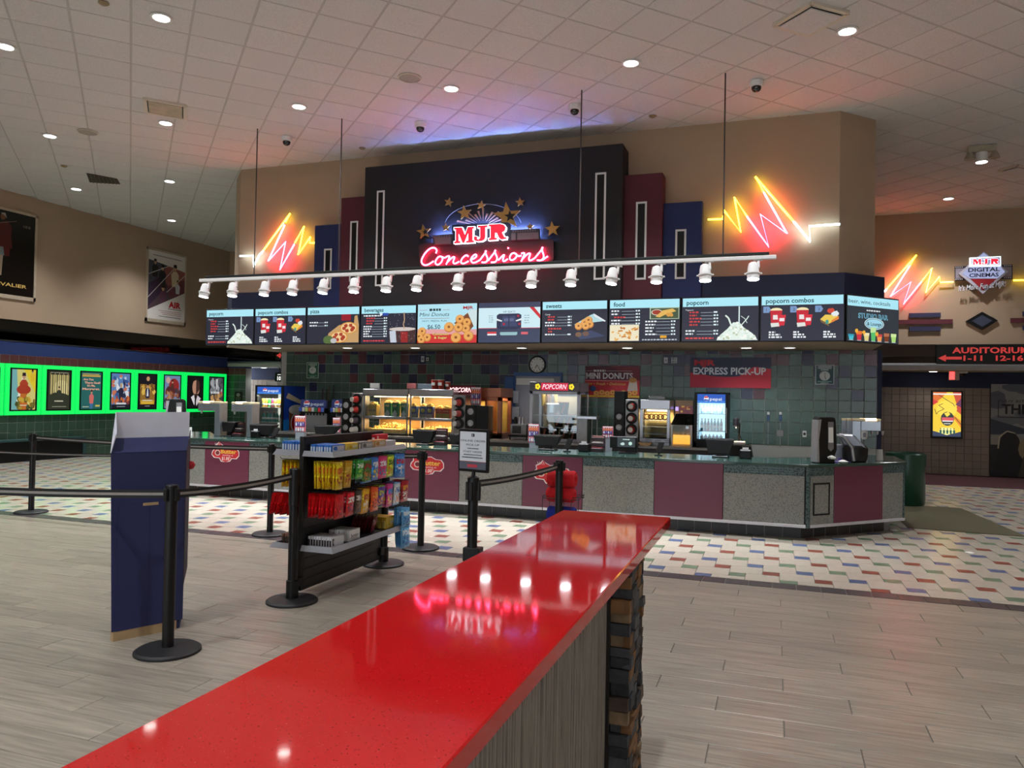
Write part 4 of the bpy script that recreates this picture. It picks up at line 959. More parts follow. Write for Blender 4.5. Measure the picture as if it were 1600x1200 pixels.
# butter decals on maroon panels
def decal(px, pz, label):
    c_ = onY(px, pz, YF-.006); w_, h_ = .50, .30
    t = thing('butter_decal', label, 'decal', (c_.x, YF-.006, c_.z-h_/2), group='butter price decals')
    cv = Canvas((c_.x-w_/2, YF-.0055, c_.z-h_/2), (w_,0,0), (0,0,h_)); red = (206,40,52)
    lump = [(.06,.5),(.02,.36),(.12,.22),(.3,.2),(.36,.06),(.52,.0),(.66,.08),(.72,.2),(.88,.2),(.98,.34),(.97,.52),(.9,.66),(.74,.68),(.62,.78),(.46,.76),(.34,.86),(.28,.98),(.2,.82),(.1,.74),(.12,.6)]
    cv.poly([(.5+(a-.5)*1.08,.48+(b-.48)*1.12) for a, b in lump], (236,226,226)); cv.poly(lump, red)
    cv.text('#1', .4, .66, .09, (240,230,230)); cv.text('Butter', .34, .42, .2, (240,196,70), bold=.03, wid=.56); cv.text('starting at', .4, .3, .08, (240,230,230), wid=.38); cv.text('$1.00*', .38, .1, .15, (244,236,236), bold=.02, wid=.32); cv.ell(.22,.44,.1,.15,(226,196,190)); cv.ell(.22,.44,.07,.1,(120,40,50))
    for k in range(4): cv.line([(.12+.05*k,.92),(.15+.05*k,.8)], .02, (236,226,226))
    o = cv.done('decal_print', INK, t)
decal(352, 706, 'red butter price decal on the leftmost maroon panel'); decal(667, 724, 'red butter price decal behind the rope post'); decal(862, 738, 'red butter price decal behind the rolled blankets')

# ================================================================== STANCHIONS AND BELTS
def stanchion(loc, label, sub=True, h=1.0):
    t = thing('stanchion', label, 'stanchion', (loc[0], loc[1], 0), group='black belt stanchions')
    part('base', MB().lathe([(.19,0),(.19,.014),(.175,.024),(.08,.03),(.04,.032)], 32), mat('base_rubber', (30,30,33), .55, var=.2), t, local=True, smooth=30)
    part('post', MB().lathe([(.034,.03),(.034,h-.1)], 18), blackmetal, t, local=True, smooth=40)
    part('belt_head', MB().lathe([(.037,h-.1),(.037,h-.005),(.032,h),(0,h)], 18), blackplastic, t, local=True, smooth=40)
    part('belt_slot', MB().box(-.055,.055,-.014,.014,h-.095,h-.02).box(-.014,.014,-.055,.055,h-.095,h-.02), blackplastic, t, local=True, bev=.004)
    return t
belt_m = [mat('belt_black', (22,22,24), .7), mat('belt_grey_stripe', (150,146,142), .7)]
def belt(a, b, label, sag=.02, h=.945, w_=.05):
    a = Vector((a[0],a[1],h)); b = Vector((b[0],b[1],h)); t = thing('retractable_belt', label, 'belt', a.lerp(b,.5)-Vector((0,0,sag)), group='belts between the stanchions')
    n = 12; mb = MB(); ms = MB(); d = (b-a).normalized(); sd = Vector((-d.y, d.x, 0))*.0012
    P = [a.lerp(b, k/n)-Vector((0,0,sag*4*(k/n)*(1-k/n))) for k in range(n+1)]
    for p, q_ in zip(P, P[1:]):
        up = Vector((0,0,w_/2)); mb.hexa([p-sd-up, q_-sd-up, q_+sd-up, p+sd-up, p-sd+up, q_-sd+up, q_+sd+up, p+sd+up])
        u2 = Vector((0,0,w_*.16)); s2 = sd*1.6; ms.hexa([p-s2-u2, q_-s2-u2, q_+s2-u2, p+s2-u2, p-s2+u2, q_-s2+u2, q_+s2+u2, p+s2+u2])
    part('webbing', mb, belt_m[0], t); part('stripe', ms, belt_m[1], t)
    for p in (a, b): part('belt_clip', MB().box(p.x-.018,p.x+.018,p.y-.018,p.y+.018,h-.035,h+.035), blackplastic, t, bev=.004)
S1, RA, RB, S3, S4, S5 = (-3.434,3.652), (-3.414,4.862), (-3.40,6.24), (-3.412,7.04), (-8.83,7.04), (-5.25,7.04)
S6, S7, S8, S9, S10 = (-2.02,5.0), (-1.85,6.66), (-5.75,5.9), (-5.6,3.16), (-10.2,5.9)
stanchion(S1, 'nearest black stanchion, in front of the blue cardboard bin'); stanchion(S3, 'black stanchion between candy rack and the online pick-up sign')
stanchion(S4, 'black stanchion at the far left of the rope line'); stanchion(S5, 'black stanchion hidden behind the left side of the candy rack')
stanchion(S7, 'black stanchion with rolled blankets hung on it'); stanchion(S8, 'black stanchion behind the blue cardboard bin')
belt(S9, S1, 'near belt running from the picture edge across the blue bin'); belt(S1, RA, 'near belt from the front stanchion to the candy rack post'); belt(S4, S5, 'far belt running behind the blue bin')
belt(S5, S3, 'belt passing behind the candy rack'); belt(S10, S8, 'sagging belt crossing the far left stanchion', .06, .93, .03); belt(S6, S7, 'belt from the pick-up sign post to the blanket post')
# sign post
t = thing('sign_stanchion', 'black stanchion carrying the online order pick-up sign', 'sign stand', (S6[0],S6[1],0))
part('base', MB().lathe([(.19,0),(.19,.014),(.175,.024),(.08,.03),(.04,.032)], 32), MATS['base_rubber'], t, local=True, smooth=30)
part('post', MB().lathe([(.036,.03),(.036,.9),(.042,.9),(.042,.99),(.03,1.0),(0,1.0)], 18), blackmetal, t, local=True, smooth=30)
part('belt_slot', MB().box(-.055,.055,-.014,.014,.83,.96).box(-.014,.014,-.055,.055,.83,.96), blackplastic, t, local=True, bev=.004)
part('bracket', MB().box(-.055,.07,-.045,.045,.40,.50), blackplastic, t, local=True, bev=.006)
part('neck', MB().cyl((0,0,.99), .014, .05, 10), blackmetal, t, local=True, smooth=40)
aw = .135; ang = radians(-16); M_ = Matrix.Rotation(ang, 4, 'Z')
sp = MB().box(-aw,aw,-.012,.012,1.03,1.335); sp.v = [tuple(M_ @ Vector(p)) for p in sp.v]; fr_ = part('sign_frame', sp, blackplastic, t, local=True, bev=.006)
MWt = MW[t]; o_ = MWt @ (M_ @ Vector((-aw+.017,-.0135,1.05))); r_ = M_.to_3x3() @ Vector((2*aw-.034,0,0))
cv = Canvas(o_, r_, (0,0,.265)); cv.rect(0,0,1,1,(226,232,240)); cv.rect(0,0,1,.2,(96,100,116)); cv.rect(.3,.05,.68,.13,(206,70,86)); cv.rect(0,.2,1,.212,(190,80,90))
cv.rect(.44,.87,.56,.95,(30,40,60)); cv.rect(.47,.89,.5,.93,(226,232,240)); cv.text('ONLINE ORDER', .5, .735, .05, (50,60,84), align='c', wid=.95, bold=.01).text('PICK-UP', .5, .625, .05, (50,60,84), align='c', wid=.5, bold=.01).fuzz(.3,.72,.54,.028,(50,60,84),9).text('START ORDER', .5, .445, .045, (60,80,90), align='c', wid=.72, bold=.01)
cv.fuzz(.16,.84,.37,.028,(70,76,96),4).fuzz(.1,.88,.3,.028,(70,76,96),5); cv.done('sign_print', INK, fr_)

# rolled blankets on a wire basket at S7
S7p = S7; S7 = (S7[0], S7[1]+.16)
bs = thing('wire_basket', 'small black wire basket rack on the blanket stanchion', 'wire rack', (S7[0], S7[1], .3))
wm = mat('black_wire', (24,24,26), .4)
for zz in (.36, .64, .66):
    pl = [(S7[0]+.17*sx, S7[1]+.11*sy, zz) for sx, sy in ((-1,-1),(1,-1),(1,1),(-1,1),(-1,-1))]
    part('wire', MB().tube(pl, .004, 6), wm, bs)
for k in range(6): part('wire', MB().tube([(S7[0]-.17+.068*k, S7[1]-.11, .36), (S7[0]-.17+.068*k, S7[1]-.11, .66)], .003, 6), wm, bs)
redf = mat('red_fleece', (206,24,34), .95, var=.12, scale=30, bump=.5, bscale=120); bluef = mat('blue_fleece', (24,44,140), .95, var=.12, scale=30, bump=.5, bscale=120)
strapm = mat('grey_strap', (60,66,84), .8)
def roll(loc, rr, mm, label, g):
    t = thing('rolled_blanket', label, 'blanket', loc, rz=random.uniform(-.08,.08), group=g)
    R_ = random.Random(sum(map(ord, label))); prof = []
    for k in range(13):
        s_ = -1+2*k/12; prof.append((rr*(.86 if abs(s_) > .9 else 1+.03*R_.uniform(-1,1)-.05*(abs(s_) < .15)), s_*.13))
    part('fleece_roll', MB().lathe(prof, 20, (0,0,0), (1,0,0)), mm, t, local=True, smooth=60)
    part('band', MB().lathe([(rr*1.02,-.02),(rr*1.02,.02)], 20, (-.005,0,0), (1,0,0)), strapm, t, local=True, smooth=60)
    sp_ = [(.131, rr*.06*k*cos(k*.9)*.9, rr*.06*k*sin(k*.9)*.9) for k in range(13)]
    part('roll_edge', MB().tube(sp_, .006, 6), mm, t, local=True, smooth=60)
zr = onY(875, 748, S7[1]-.05).z
roll((S7[0]-.005, S7[1]-.06+.02, zr), .078, redf, 'upper red rolled fleece blanket on the stanchion', 'red rolled blankets'); roll((S7[0]-.01, S7[1]-.05, zr-.145), .07, redf, 'lower red rolled fleece blanket on the stanchion', 'red rolled blankets')
roll((S7[0], S7[1]-.05, zr-.335), .082, bluef, 'upper blue rolled fleece blanket on the stanchion', 'blue rolled blankets'); roll((S7[0], S7[1]-.05, zr-.49), .078, bluef, 'lower blue rolled fleece blanket just above the bar edge', 'blue rolled blankets')

# ================================================================== CARDBOARD BIN
A = onZ(167, 1009); B = onZ(280, 986); A.z = B.z = 0; A += Vector((-.03,.06,0)); B += Vector((-.03,.06,0))
D = onY(295, 800, 4.28); D.z = 0; E_ = A+(D-B)*.9-(B-A)*.12
kb = thing('cardboard_bin', 'dark blue cardboard display bin with white inner back', 'display bin', (A+B+D+E_)/4)
cardb = mat('navy_card', (40,46,92), .6, var=.06, scale=4); cardw = mat('white_card', (226,230,244), .7, var=.03); kraft = mat('kraft_card', (178,150,112), .85, var=.08)
def up(p, z): return Vector((p.x, p.y, z))
zt1 = onY(167, 707, A.y).z; zs_ = zt1+.0
n_ = (B-A).normalized(); nn = Vector((n_.y, -n_.x, 0))
zk_ = .06; A1 = A-n_*.03
pf = MB().hexa([up(A,zk_),up(B,zk_),up(B-nn*.006,zk_),up(A-nn*.006,zk_),up(A1,zt1),up(B,zt1),up(B-nn*.006,zt1),up(A1-nn*.006,zt1)])
part('front_panel', pf, cardb, kb)
part('lower_flap', MB().hexa([up(A+n_*.02+nn*.004,zk_),up(B-n_*.03+nn*.004,zk_),up(B-n_*.03,zk_),up(A+n_*.02,zk_),up(A+n_*.02+nn*.004,.86),up(B-n_*.03+nn*.004,.86),up(B-n_*.03,.86),up(A+n_*.02,.86)]), cardb, kb)
part('fold_seam', MB().hexa([up(A.lerp(B,.48)+nn*.0045,zk_),up(A.lerp(B,.487)+nn*.0045,zk_),up(A.lerp(B,.487),zk_),up(A.lerp(B,.48),zk_),up(A.lerp(B,.48)+nn*.0045,.86),up(A.lerp(B,.487)+nn*.0045,.86),up(A.lerp(B,.487),.86),up(A.lerp(B,.48),.86)]), mat('navy_card_fold', (30,36,74), .6), kb)
part('kraft_foot', MB().hexa([up(A+n_*.01,0),up(B-n_*.04,0),up(B-n_*.04-nn*.05,0),up(A+n_*.01-nn*.05,0),up(A+n_*.01,zk_),up(B-n_*.04,zk_),up(B-n_*.04-nn*.05,zk_),up(A+n_*.01-nn*.05,zk_)]), kraft, kb)
part('grip_slot', MB().hexa([up(A.lerp(B,.38)+nn*.005,.83),up(A.lerp(B,.6)+nn*.005,.83),up(A.lerp(B,.6),.83),up(A.lerp(B,.38),.83),up(A.lerp(B,.38)+nn*.005,.848),up(A.lerp(B,.6)+nn*.005,.848),up(A.lerp(B,.6),.848),up(A.lerp(B,.38),.848)]), kraft, kb)
sidep = mat('speckled_card', (62,56,72), .7, var=.5, scale=60)
D2 = D-(D-B)*.0
part('side_panel', MB().hexa([up(B,.28),up(D2,.34),up(D2-n_*.006,.34),up(B-n_*.006,.28),up(B,zt1+.0),up(D2,zt1+.12),up(D2-n_*.006,zt1+.12),up(B-n_*.006,zt1)]), sidep, kb)
part('core_box', MB().hexa([up(A.lerp(E_,.05)+n_*.02,.0),up(B.lerp(D,.05)-n_*.02,.0),up(D-n_*.03,.0),up(E_+n_*.03,.0),up(A.lerp(E_,.05)+n_*.02,zt1-.02),up(B.lerp(D,.05)-n_*.02,zt1-.02),up(D-n_*.03,zt1-.02),up(E_+n_*.03,zt1-.02)]), cardb, kb)
m1_, m2_ = A.lerp(E_,.55), B.lerp(D,.55); za, zb2 = onY(178, 644, m1_.y).z, zt1+.085
part('top_panel', MB().hexa([up(A1,zt1-.004),up(B,zt1-.004),up(m2_,zb2-.004),up(m1_,zb2-.004),up(A1,zt1),up(B,zt1),up(m2_,zb2),up(m1_,zb2)]), cardb, kb)
part('inner_back', MB().hexa([up(m1_,zb2-.02),up(m2_,zb2-.02),up(m2_-nn*.006,zb2-.02),up(m1_-nn*.006,zb2-.02),up(m1_,za),up(m2_,za),up(m2_-nn*.006,za),up(m1_-nn*.006,za)]), cardw, kb)
part('side_wing', MB().slab([up(A1,zt1),up(m1_,zb2),up(m1_,za),up(A.lerp(m1_,.05),zt1+.12)], -n_*.005), cardw, kb)
part('white_tab', MB().hexa([up(A.lerp(m1_,.5)+n_*.005,zt1+.012),up(A.lerp(m1_,.8)+n_*.005,zt1+.02),up(A.lerp(m1_,.8)+n_*.03,zt1+.02),up(A.lerp(m1_,.5)+n_*.03,zt1+.012),up(A.lerp(m1_,.5)+n_*.005,zt1+.04),up(A.lerp(m1_,.8)+n_*.005,zt1+.045),up(A.lerp(m1_,.8)+n_*.03,zt1+.03),up(A.lerp(m1_,.5)+n_*.03,zt1+.02)]), paper, kb)

part('red_knob', MB().lathe([(0,-.03),(.02,-.022),(.03,0),(.02,.022),(0,.03)], 14, tuple(B.lerp(D,.85)+Vector((.012,0,zt1-.12)))), mat('red_card_ball', (196,40,52), .4), kb, smooth=60)

# ================================================================== POSTERS
green = glow('green_led_frame', (.0, 1, .13), .85, (.02,.2,.05)); LITP = printed('backlit_poster', .3, emit=.8)
def figure(cv, a, b, s, col, skin=(196,150,120), hair=(40,30,28)):
    cv.poly([(a-.09*s,b),(a+.09*s,b),(a+.12*s,b+.2*s),(a+.05*s,b+.26*s),(a-.05*s,b+.26*s),(a-.12*s,b+.2*s)], col); cv.ell(a, b+.315*s, .05*s, .055*s, skin, 12); cv.poly([(a-.055*s,b+.32*s),(a+.055*s,b+.32*s),(a+.045*s,b+.375*s),(a-.045*s,b+.375*s)], hair)
def legs(cv, a, b, s, col): cv.poly([(a-.08*s,b+.02*s),(a-.07*s,b-.25*s),(a-.02*s,b-.25*s),(a,b-.02*s),(a+.02*s,b-.25*s),(a+.07*s,b-.25*s),(a+.08*s,b+.02*s)], col)
def scatter(cv, n, box, cols, rr, seed):
    R = random.Random(seed)
    for k in range(n): cv.blob(R.uniform(box[0],box[2]), R.uniform(box[1],box[3]), rr*R.uniform(.6,1.4), rr*R.uniform(.5,1.2), R.choice(cols), seed+k, 9)
def po0(cv): cv.rect(0,0,1,1,(20,50,46)); cv.rect(.2,.8,.95,.92,(226,232,230))
def po1(cv):
    cv.rect(0,0,1,1,(214,206,120)); cv.poly([(0,0),(.3,0),(.2,1),(0,1)], (120,180,180)); cv.poly([(.5,1),(1,1),(1,.4)], (230,206,50)); cv.poly([(.2,.2),(.45,.9),(.6,.9),(.4,.2)], (236,236,214))
    figure(cv, .5, .36, 1.5, (176,66,40)); cv.ell(.5,.5,.3,.12,(170,60,36)); cv.poly([(.3,.0),(.7,0),(.6,.4),(.36,.4)], (196,110,40)); scatter(cv, 22, (.1,.02,.95,.28), [(120,110,40),(170,150,50),(70,80,40),(206,170,60)], .07, 3); figure(cv, .85, .7, .8, (226,190,50)); cv.fuzz(.35,.65,.1,.02,(240,240,220),2)
def po2(cv):
    cv.rect(0,0,1,1,(44,48,34)); cv.poly([(.1,.2),(.95,.2),(.95,.9),(.1,.9)], (196,184,120)); cv.ell(.6,.55,.35,.22,(228,214,150))
    for k in range(9): cv.rect(.08+.1*k,.4,.12+.1*k,.95,(60,56,40) if k % 2 else (150,130,90))
    cv.poly([(0,0),(1,0),(1,.36),(.7,.42),(.3,.44),(0,.36)], (50,54,40)); figure(cv, .5, .3, .8, (50,56,44)); cv.fuzz(.3,.7,.2,.03,(226,222,190),5); cv.fuzz(.1,.9,.95,.012,(200,200,180),6); cv.fuzz(.2,.85,.06,.02,(170,170,150),7)
def po3(cv):
    cv.rect(0,0,1,1,(40,104,100)); cv.fuzz(.06,.9,.94,.02,(226,196,110),3); cv.rect(.04,.88,.96,.925,(206,170,80))
    for s_, a, b, w_ in (('Are You',.1,.78,.5),('There God?',.16,.69,.8),("It's Me,",.3,.61,.4),('Margaret.',.06,.52,.88)): cv.text(s_, a, b, .055, (226,110,86), bold=.04, wid=w_).text(s_, a, b+.003, .05, (244,226,200), bold=.0, wid=w_)
    legs(cv, .52, .18, .9, (70,120,170)); figure(cv, .52, .15, 1.0, (216,112,106), hair=(70,44,34)); cv.fuzz(.08,.4,.05,.02,(226,226,200),1); cv.fuzz(.72,.95,.06,.05,(226,206,90),2)
def po4(cv):
    cv.rect(0,0,1,1,(96,134,186)); scatter(cv, 40, (.05,.3,.95,.95), [(190,210,226),(60,90,150),(206,120,90),(40,50,80),(226,230,236)], .08, 9); legs(cv, .52, .32, 1.3, (34,38,54)); figure(cv, .52, .28, 1.2, (36,40,60), hair=(190,170,130)); scatter(cv, 16, (.05,.14,.95,.3), [(206,110,60),(170,70,50),(120,60,60)], .09, 4); cv.rect(0,0,1,.12,(28,30,40)); cv.rect(.25,.12,.8,.17,(214,220,226)); cv.fuzz(.3,.75,.05,.02,(170,180,190),8)
def po5(cv):
    cv.rect(0,0,1,1,(26,24,30)); cv.rect(.06,.2,.94,.72,(150,110,46)); scatter(cv, 20, (.1,.35,.9,.68), [(206,160,70),(230,190,90),(120,84,40)], .08, 13); cv.ell(.52,.88,.1,.07,(206,156,110)); figure(cv, .5, .3, 1.2, (30,36,66)); cv.poly([(.44,.36),(.56,.36),(.52,.6),(.48,.6)], (226,226,230)); cv.rect(.08,.12,.92,.24,(206,160,46)); cv.fuzz(.2,.8,.22,.03,(240,236,220),3); cv.fuzz(.15,.85,.14,.05,(236,200,70),4); cv.fuzz(.35,.65,.06,.015,(200,200,200),5)
def po6(cv):
    cv.rect(0,0,1,1,(120,140,180)); cv.ell(.6,.68,.34,.24,(150,44,44)); cv.ell(.22,.86,.14,.1,(206,170,160)); figure(cv, .5, .5, 1.0, (96,50,40)); scatter(cv, 30, (.08,.2,.92,.6), [(120,70,56),(160,100,70),(86,44,44),(190,140,100),(70,60,70)], .09, 21); scatter(cv, 10, (.1,.08,.9,.2), [(190,120,110),(150,60,60)], .08, 5); cv.rect(.2,.05,.8,.1,(206,70,60))
def po7(cv):
    cv.rect(0,0,1,1,(14,13,15)); cv.ell(.55,.66,.26,.27,(190,140,116),20); cv.poly([(.55,.4),(.81,.6),(.8,.86),(.55,.93)], (70,46,40)); cv.poly([(.28,.66),(.3,.95),(.55,1),(.8,.95),(.82,.66),(.78,.84),(.55,.9),(.33,.84)], (22,18,18)); cv.poly([(.4,.45),(.7,.45),(.64,.36),(.48,.36)], (60,40,34)); cv.poly([(.2,.34),(.42,.42),(.5,.2),(.44,.08)], (226,220,224)); cv.poly([(.9,.3),(.66,.4),(.54,.2),(.6,.06)], (214,206,212)); cv.poly([(.46,.26),(.58,.26),(.54,.04),(.48,.04)], (26,24,28))
def po8(cv):
    cv.rect(0,0,1,1,(60,62,66)); scatter(cv, 26, (.1,.5,.9,.95), [(120,124,130),(170,172,176),(40,42,46),(90,90,94)], .1, 31); cv.poly([(.42,.95),(.58,.95),(.54,.6),(.46,.6)], (206,206,206)); scatter(cv, 18, (.1,.05,.9,.45), [(196,150,96),(226,190,130),(150,110,70)], .1, 41); cv.text('SCREAM', .08, .47, .06, (236,236,236), bold=.04, wid=.62).text('VI', .74, .47, .06, (206,30,40), bold=.05, wid=.16)
px_e = [(-48,7),(9,65.5),(66.5,117.5),(120.5,167),(168,211),(213,252),(254,290),(291,324.5),(325.5,355)]
pl = ['green-lit poster frame cut by the left picture edge','green-lit poster with a fighter in red on yellow','green-lit poster with a soldier in a misty forest','green-lit teal poster with large script lettering','green-lit poster with a dark figure on blue','green-lit dark poster with a gold crowd around a suited man','green-lit poster with a red hooded group','green-lit black poster with a large bearded face','green-lit grey and tan poster at the far end of the row']
y0 = 11.43
for k, (fn, lb) in enumerate(zip((po0,po1,po2,po3,po4,po5,po6,po7,po8), pl)):
    ya = y0+(k-1)*.8428; yb_ = ya+.802; z0_, z1_ = .985, 2.072; x_ = XL+.05
    t = thing('lit_poster_frame', lb, 'poster', (x_, (ya+yb_)/2, z0_), group='green-lit film posters on the left wall')
    bo = .085
    f = MB().box(XL, x_, ya, yb_, z0_, z0_+bo).box(XL, x_, ya, yb_, z1_-bo, z1_).box(XL, x_, ya, ya+bo, z0_+bo, z1_-bo).box(XL, x_, yb_-bo, yb_, z0_+bo, z1_-bo)
    part('led_border', f, green, t)
    part('inner_frame', MB().box(XL, x_-.004, ya+bo, yb_-bo, z0_+bo, z1_-bo), blackplastic, t)
    cv = Canvas((x_-.003, ya+bo+.045, z0_+bo+.03), (0, yb_-ya-2*bo-.09, 0), (0,0,z1_-z0_-2*bo-.06), n=(1,0,0)); fn(cv); cv.done('poster_print', LITP, t)
# large framed posters high on the left wall
def big_poster(ya, yb_, z0_, z1_, label, fn):
    x_ = XL+.04; t = thing('framed_poster', label, 'poster', (x_, (ya+yb_)/2, z0_), group='large framed posters on the beige wall'); b_ = .05
    fm = mat('pale_frame', (196,180,158), .4, metal=.2)
    part('frame', MB().box(XL, x_, ya, yb_, z0_, z0_+b_*1.6).box(XL, x_, ya, yb_, z1_-b_, z1_).box(XL, x_, ya, ya+b_, z0_, z1_).box(XL, x_, yb_-b_, yb_, z0_, z1_), fm, t)
    cv = Canvas((x_-.012, ya+b_, z0_+b_*1.6), (0, yb_-ya-2*b_, 0), (0,0,z1_-z0_-2.6*b_), n=(1,0,0)); fn(cv); cv.done('poster_print', INKG, t)
def bp_air(cv):
    cv.rect(0,0,1,1,(226,220,214)); cv.fuzz(.12,.9,.93,.015,(120,120,120),3)
    cv.poly([(.0,.86),(1,.76),(1,.45),(.0,.12)], (84,66,74)); cv.poly([(0,.86),(.5,.82),(.28,.62),(0,.5)], (70,72,84)); cv.poly([(.5,.82),(1,.77),(1,.66),(.55,.5),(.36,.66)], (150,90,84)); cv.poly([(0,.5),(.28,.62),(.5,.5),(0,.16)], (60,46,66)); cv.poly([(.5,.5),(1,.66),(1,.45),(.6,.34)], (110,60,70))
    figure(cv, .18, .62, .7, (36,36,44)); figure(cv, .38, .52, .8, (40,40,48)); figure(cv, .72, .52, .9, (216,196,160)); figure(cv, .8, .42, .55, (206,206,214)); figure(cv, .4, .22, .8, (96,60,80))
    for p in ([(0,.64),(.62,.84)], [(0,.3),(.7,.8)], [(.5,.42),(1,.72)]): cv.line(p, .008, (226,220,214))
    cv.poly([(0,.12),(1,.45),(1,0),(0,0)], (226,220,214)); cv.text('AIR', .56, .2, .085, (190,36,46), bold=.05, wid=.34); cv.fuzz(.55,.92,.17,.01,(60,60,60),4)
    for k in range(3): cv.fuzz(.3+.05*k,.92,.13-.025*k,.01,(170,110,110),k)
    cv.fuzz(.3,.9,.045,.012,(90,90,90),8)
def bp_chev(cv):
    cv.rect(0,0,1,1,(20,15,14)); cv.poly([(.36,.46),(.55,.46),(.58,.82),(.5,.88),(.36,.84)], (86,34,34)); cv.ell(.42,.92,.045,.04,(120,80,60)); cv.poly([(.38,.96),(.46,.97),(.49,.91),(.44,.94)], (150,140,130)); cv.poly([(.36,.22),(.42,.22),(.44,.46),(.34,.46)], (150,130,110)); cv.poly([(.3,.46),(.46,.46),(.44,.56),(.34,.56)], (110,120,120)); cv.line([(.1,.78),(.66,.9)], .006, (120,100,90)); cv.poly([(.55,.8),(.6,.56),(.57,.55),(.52,.74)], (90,36,36))
    cv.text('CHEVALIER', .5, .1, .04, (206,170,96), bold=.02, align='c', wid=.75); cv.fuzz(.78,.92,.84,.03,(90,84,78),2)
za_, zb_ = 3.33, 5.22
big_poster(15.09, 16.46, za_, zb_, 'framed white poster titled AIR high on the beige wall', bp_air); big_poster(10.7, 12.05, za_+.1, zb_+.08, 'framed dark poster at the left picture edge', bp_chev)
# far corridor: lit poster screen and the large banner
a = onY(1454.5, 684, YC-.05); b = onY(1504.5, 611, YC-.05)
t = thing('poster_display', 'bright yellow lit poster display on the tan corridor wall', 'poster', (a.x, YC-.05, a.z))
part('frame', MB().box(a.x, b.x, YC-.06, YC-.002, a.z, b.z), blackplastic, t, bev=.005)
cv = Canvas((a.x+.035, YC-.0615, a.z+.04), (b.x-a.x-.07,0,0), (0,0,b.z-a.z-.07)); cv.rect(0,0,1,1,(236,200,60)); cv.poly([(0,1),(0,.72),(.3,.86),(.5,1)], (214,110,50)); cv.poly([(1,1),(.7,1),(.86,.7),(.8,.6),(1,.5)], (196,80,60)); cv.poly([(1,.86),(.8,.72),(1,.66)], (110,60,90)); cv.poly([(0,.84),(.2,.78),(0,.7)], (206,60,60)); cv.poly([(.7,.5),(1,.36),(1,.2),(.76,.4)], (230,140,50)); cv.ell(.5,.62,.36,.2,(244,214,80)); cv.line([(.2,.94),(.5,.82),(.72,.74),(.78,.68)], .012, (60,40,50)); cv.line([(.06,.62),(.12,.5),(.2,.56),(.4,.62),(.2,.7),(.36,.74)], .012, (90,50,40)); cv.line([(.78,.44),(1,.28)], .012, (60,40,50))
cv.ell(.52,.4,.24,.16,(54,64,60)); cv.poly([(.4,.52),(.5,.44),(.62,.5),(.56,.56)], (244,214,80)); cv.rect(.32,.34,.74,.43,(214,90,96)); cv.rect(.34,.335,.72,.36,(236,226,226)); cv.fuzz(.4,.64,.28,.02,(226,226,220),3); cv.rect(0,.94,1,.97,(230,226,220)); cv.poly([(0,0),(1,0),(1,.12),(.8,.08),(.5,.04),(.2,.09),(0,.12)], (54,64,90)); cv.poly([(.2,.09),(.5,.03),(.8,.09),(.7,.2),(.3,.2)], (240,236,150))
for k in range(5): figure(cv, .28+.12*k, .06, .34, (40,90,80)); 
cv.done('display', printed('poster_display_lit', .3, emit=1.15), t)
a = onY(1547, 742, YC-.03); zt_ = onY(1547, 600, YC-.03).z
t = thing('film_banner', 'tall grey film banner reading THE CO at the right picture edge', 'banner', (a.x+.8, YC-.03, 0))
part('banner_board', MB().box(a.x, a.x+2.6, YC-.045, YC-.02, .02, zt_), mat('banner_edge', (60,60,62), .8), t)
cv = Canvas((a.x, YC-.0465, .02), (2.6,0,0), (0,0,zt_-.02)); cv.rect(0,0,1,1,(150,150,146)); scatter(cv, 26, (.02,.3,.98,.98), [(170,170,166),(120,122,126),(186,184,176),(96,100,110)], .1, 51); cv.poly([(0,.62),(.3,.5),(.6,.6),(1,.52),(1,.45),(.5,.48),(0,.45)], (58,64,76)); cv.poly([(0,.45),(.4,.42),(1,.46),(1,.36),(0,.34)], (150,146,130))
cv.rect(0,0,1,.34,(40,38,36)); cv.text("GUY RITCHIE'S", .075, .80, .03, (30,30,32), wid=.3); cv.text('THE COVENANT', .08, .68, .1, (26,26,28), bold=.03, wid=.8); cv.line([(.07,.82),(.055,.82),(.055,.64),(.9,.64)], .008, (26,26,28))
cv.ell(.14,.36,.075,.12,(28,26,26)); cv.line([(.055,.3),(.065,.43),(.12,.49),(.18,.47)], .012, (200,190,160)); cv.ell(.3,.3,.1,.14,(150,132,96)); cv.ell(.32,.28,.08,.12,(110,96,70)); cv.poly([(.0,0),(.25,0),(.2,.28),(.06,.28)], (24,24,24)); cv.poly([(.2,0),(.5,0),(.44,.2),(.24,.22)], (70,62,50)); cv.done('banner_print', INK, t)
# exit sign and camera in the corridor
p = onY(1487, 578, YR+.3)
t = thing('exit_sign', 'small red-lit exit sign hanging under the corridor ceiling', 'exit sign', (p.x, p.y, p.z)); 
part('case', MB().box(p.x-.05, p.x+.14, p.y-.04, p.y+.04, onY(1487,594,p.y).z, onY(1487,580,p.y).z), mat('exit_case', (190,180,160), .6), t, bev=.004)
part('lit_face', MB().box(p.x-.052, p.x+.05, p.y-.044, p.y-.04, onY(1487,593,p.y).z, onY(1487,581,p.y).z), glow('exit_red', (1,.04,.04), 2.2), t)
p = onY(1505, 578, YR+.35)
t = thing('dome_camera', 'small dome camera under the corridor ceiling by the exit sign', 'camera', (p.x, p.y, zcc+.02), group='ceiling dome cameras')
part('housing', MB().lathe([(.09,0),(.09,-.04),(.06,-.055)], 18), white_pl, t, local=True, smooth=40); part('dome', MB().lathe([(.06,-.05),(.045,-.09),(0,-.105)], 18), MATS['smoked_dome'], t, local=True, smooth=60)
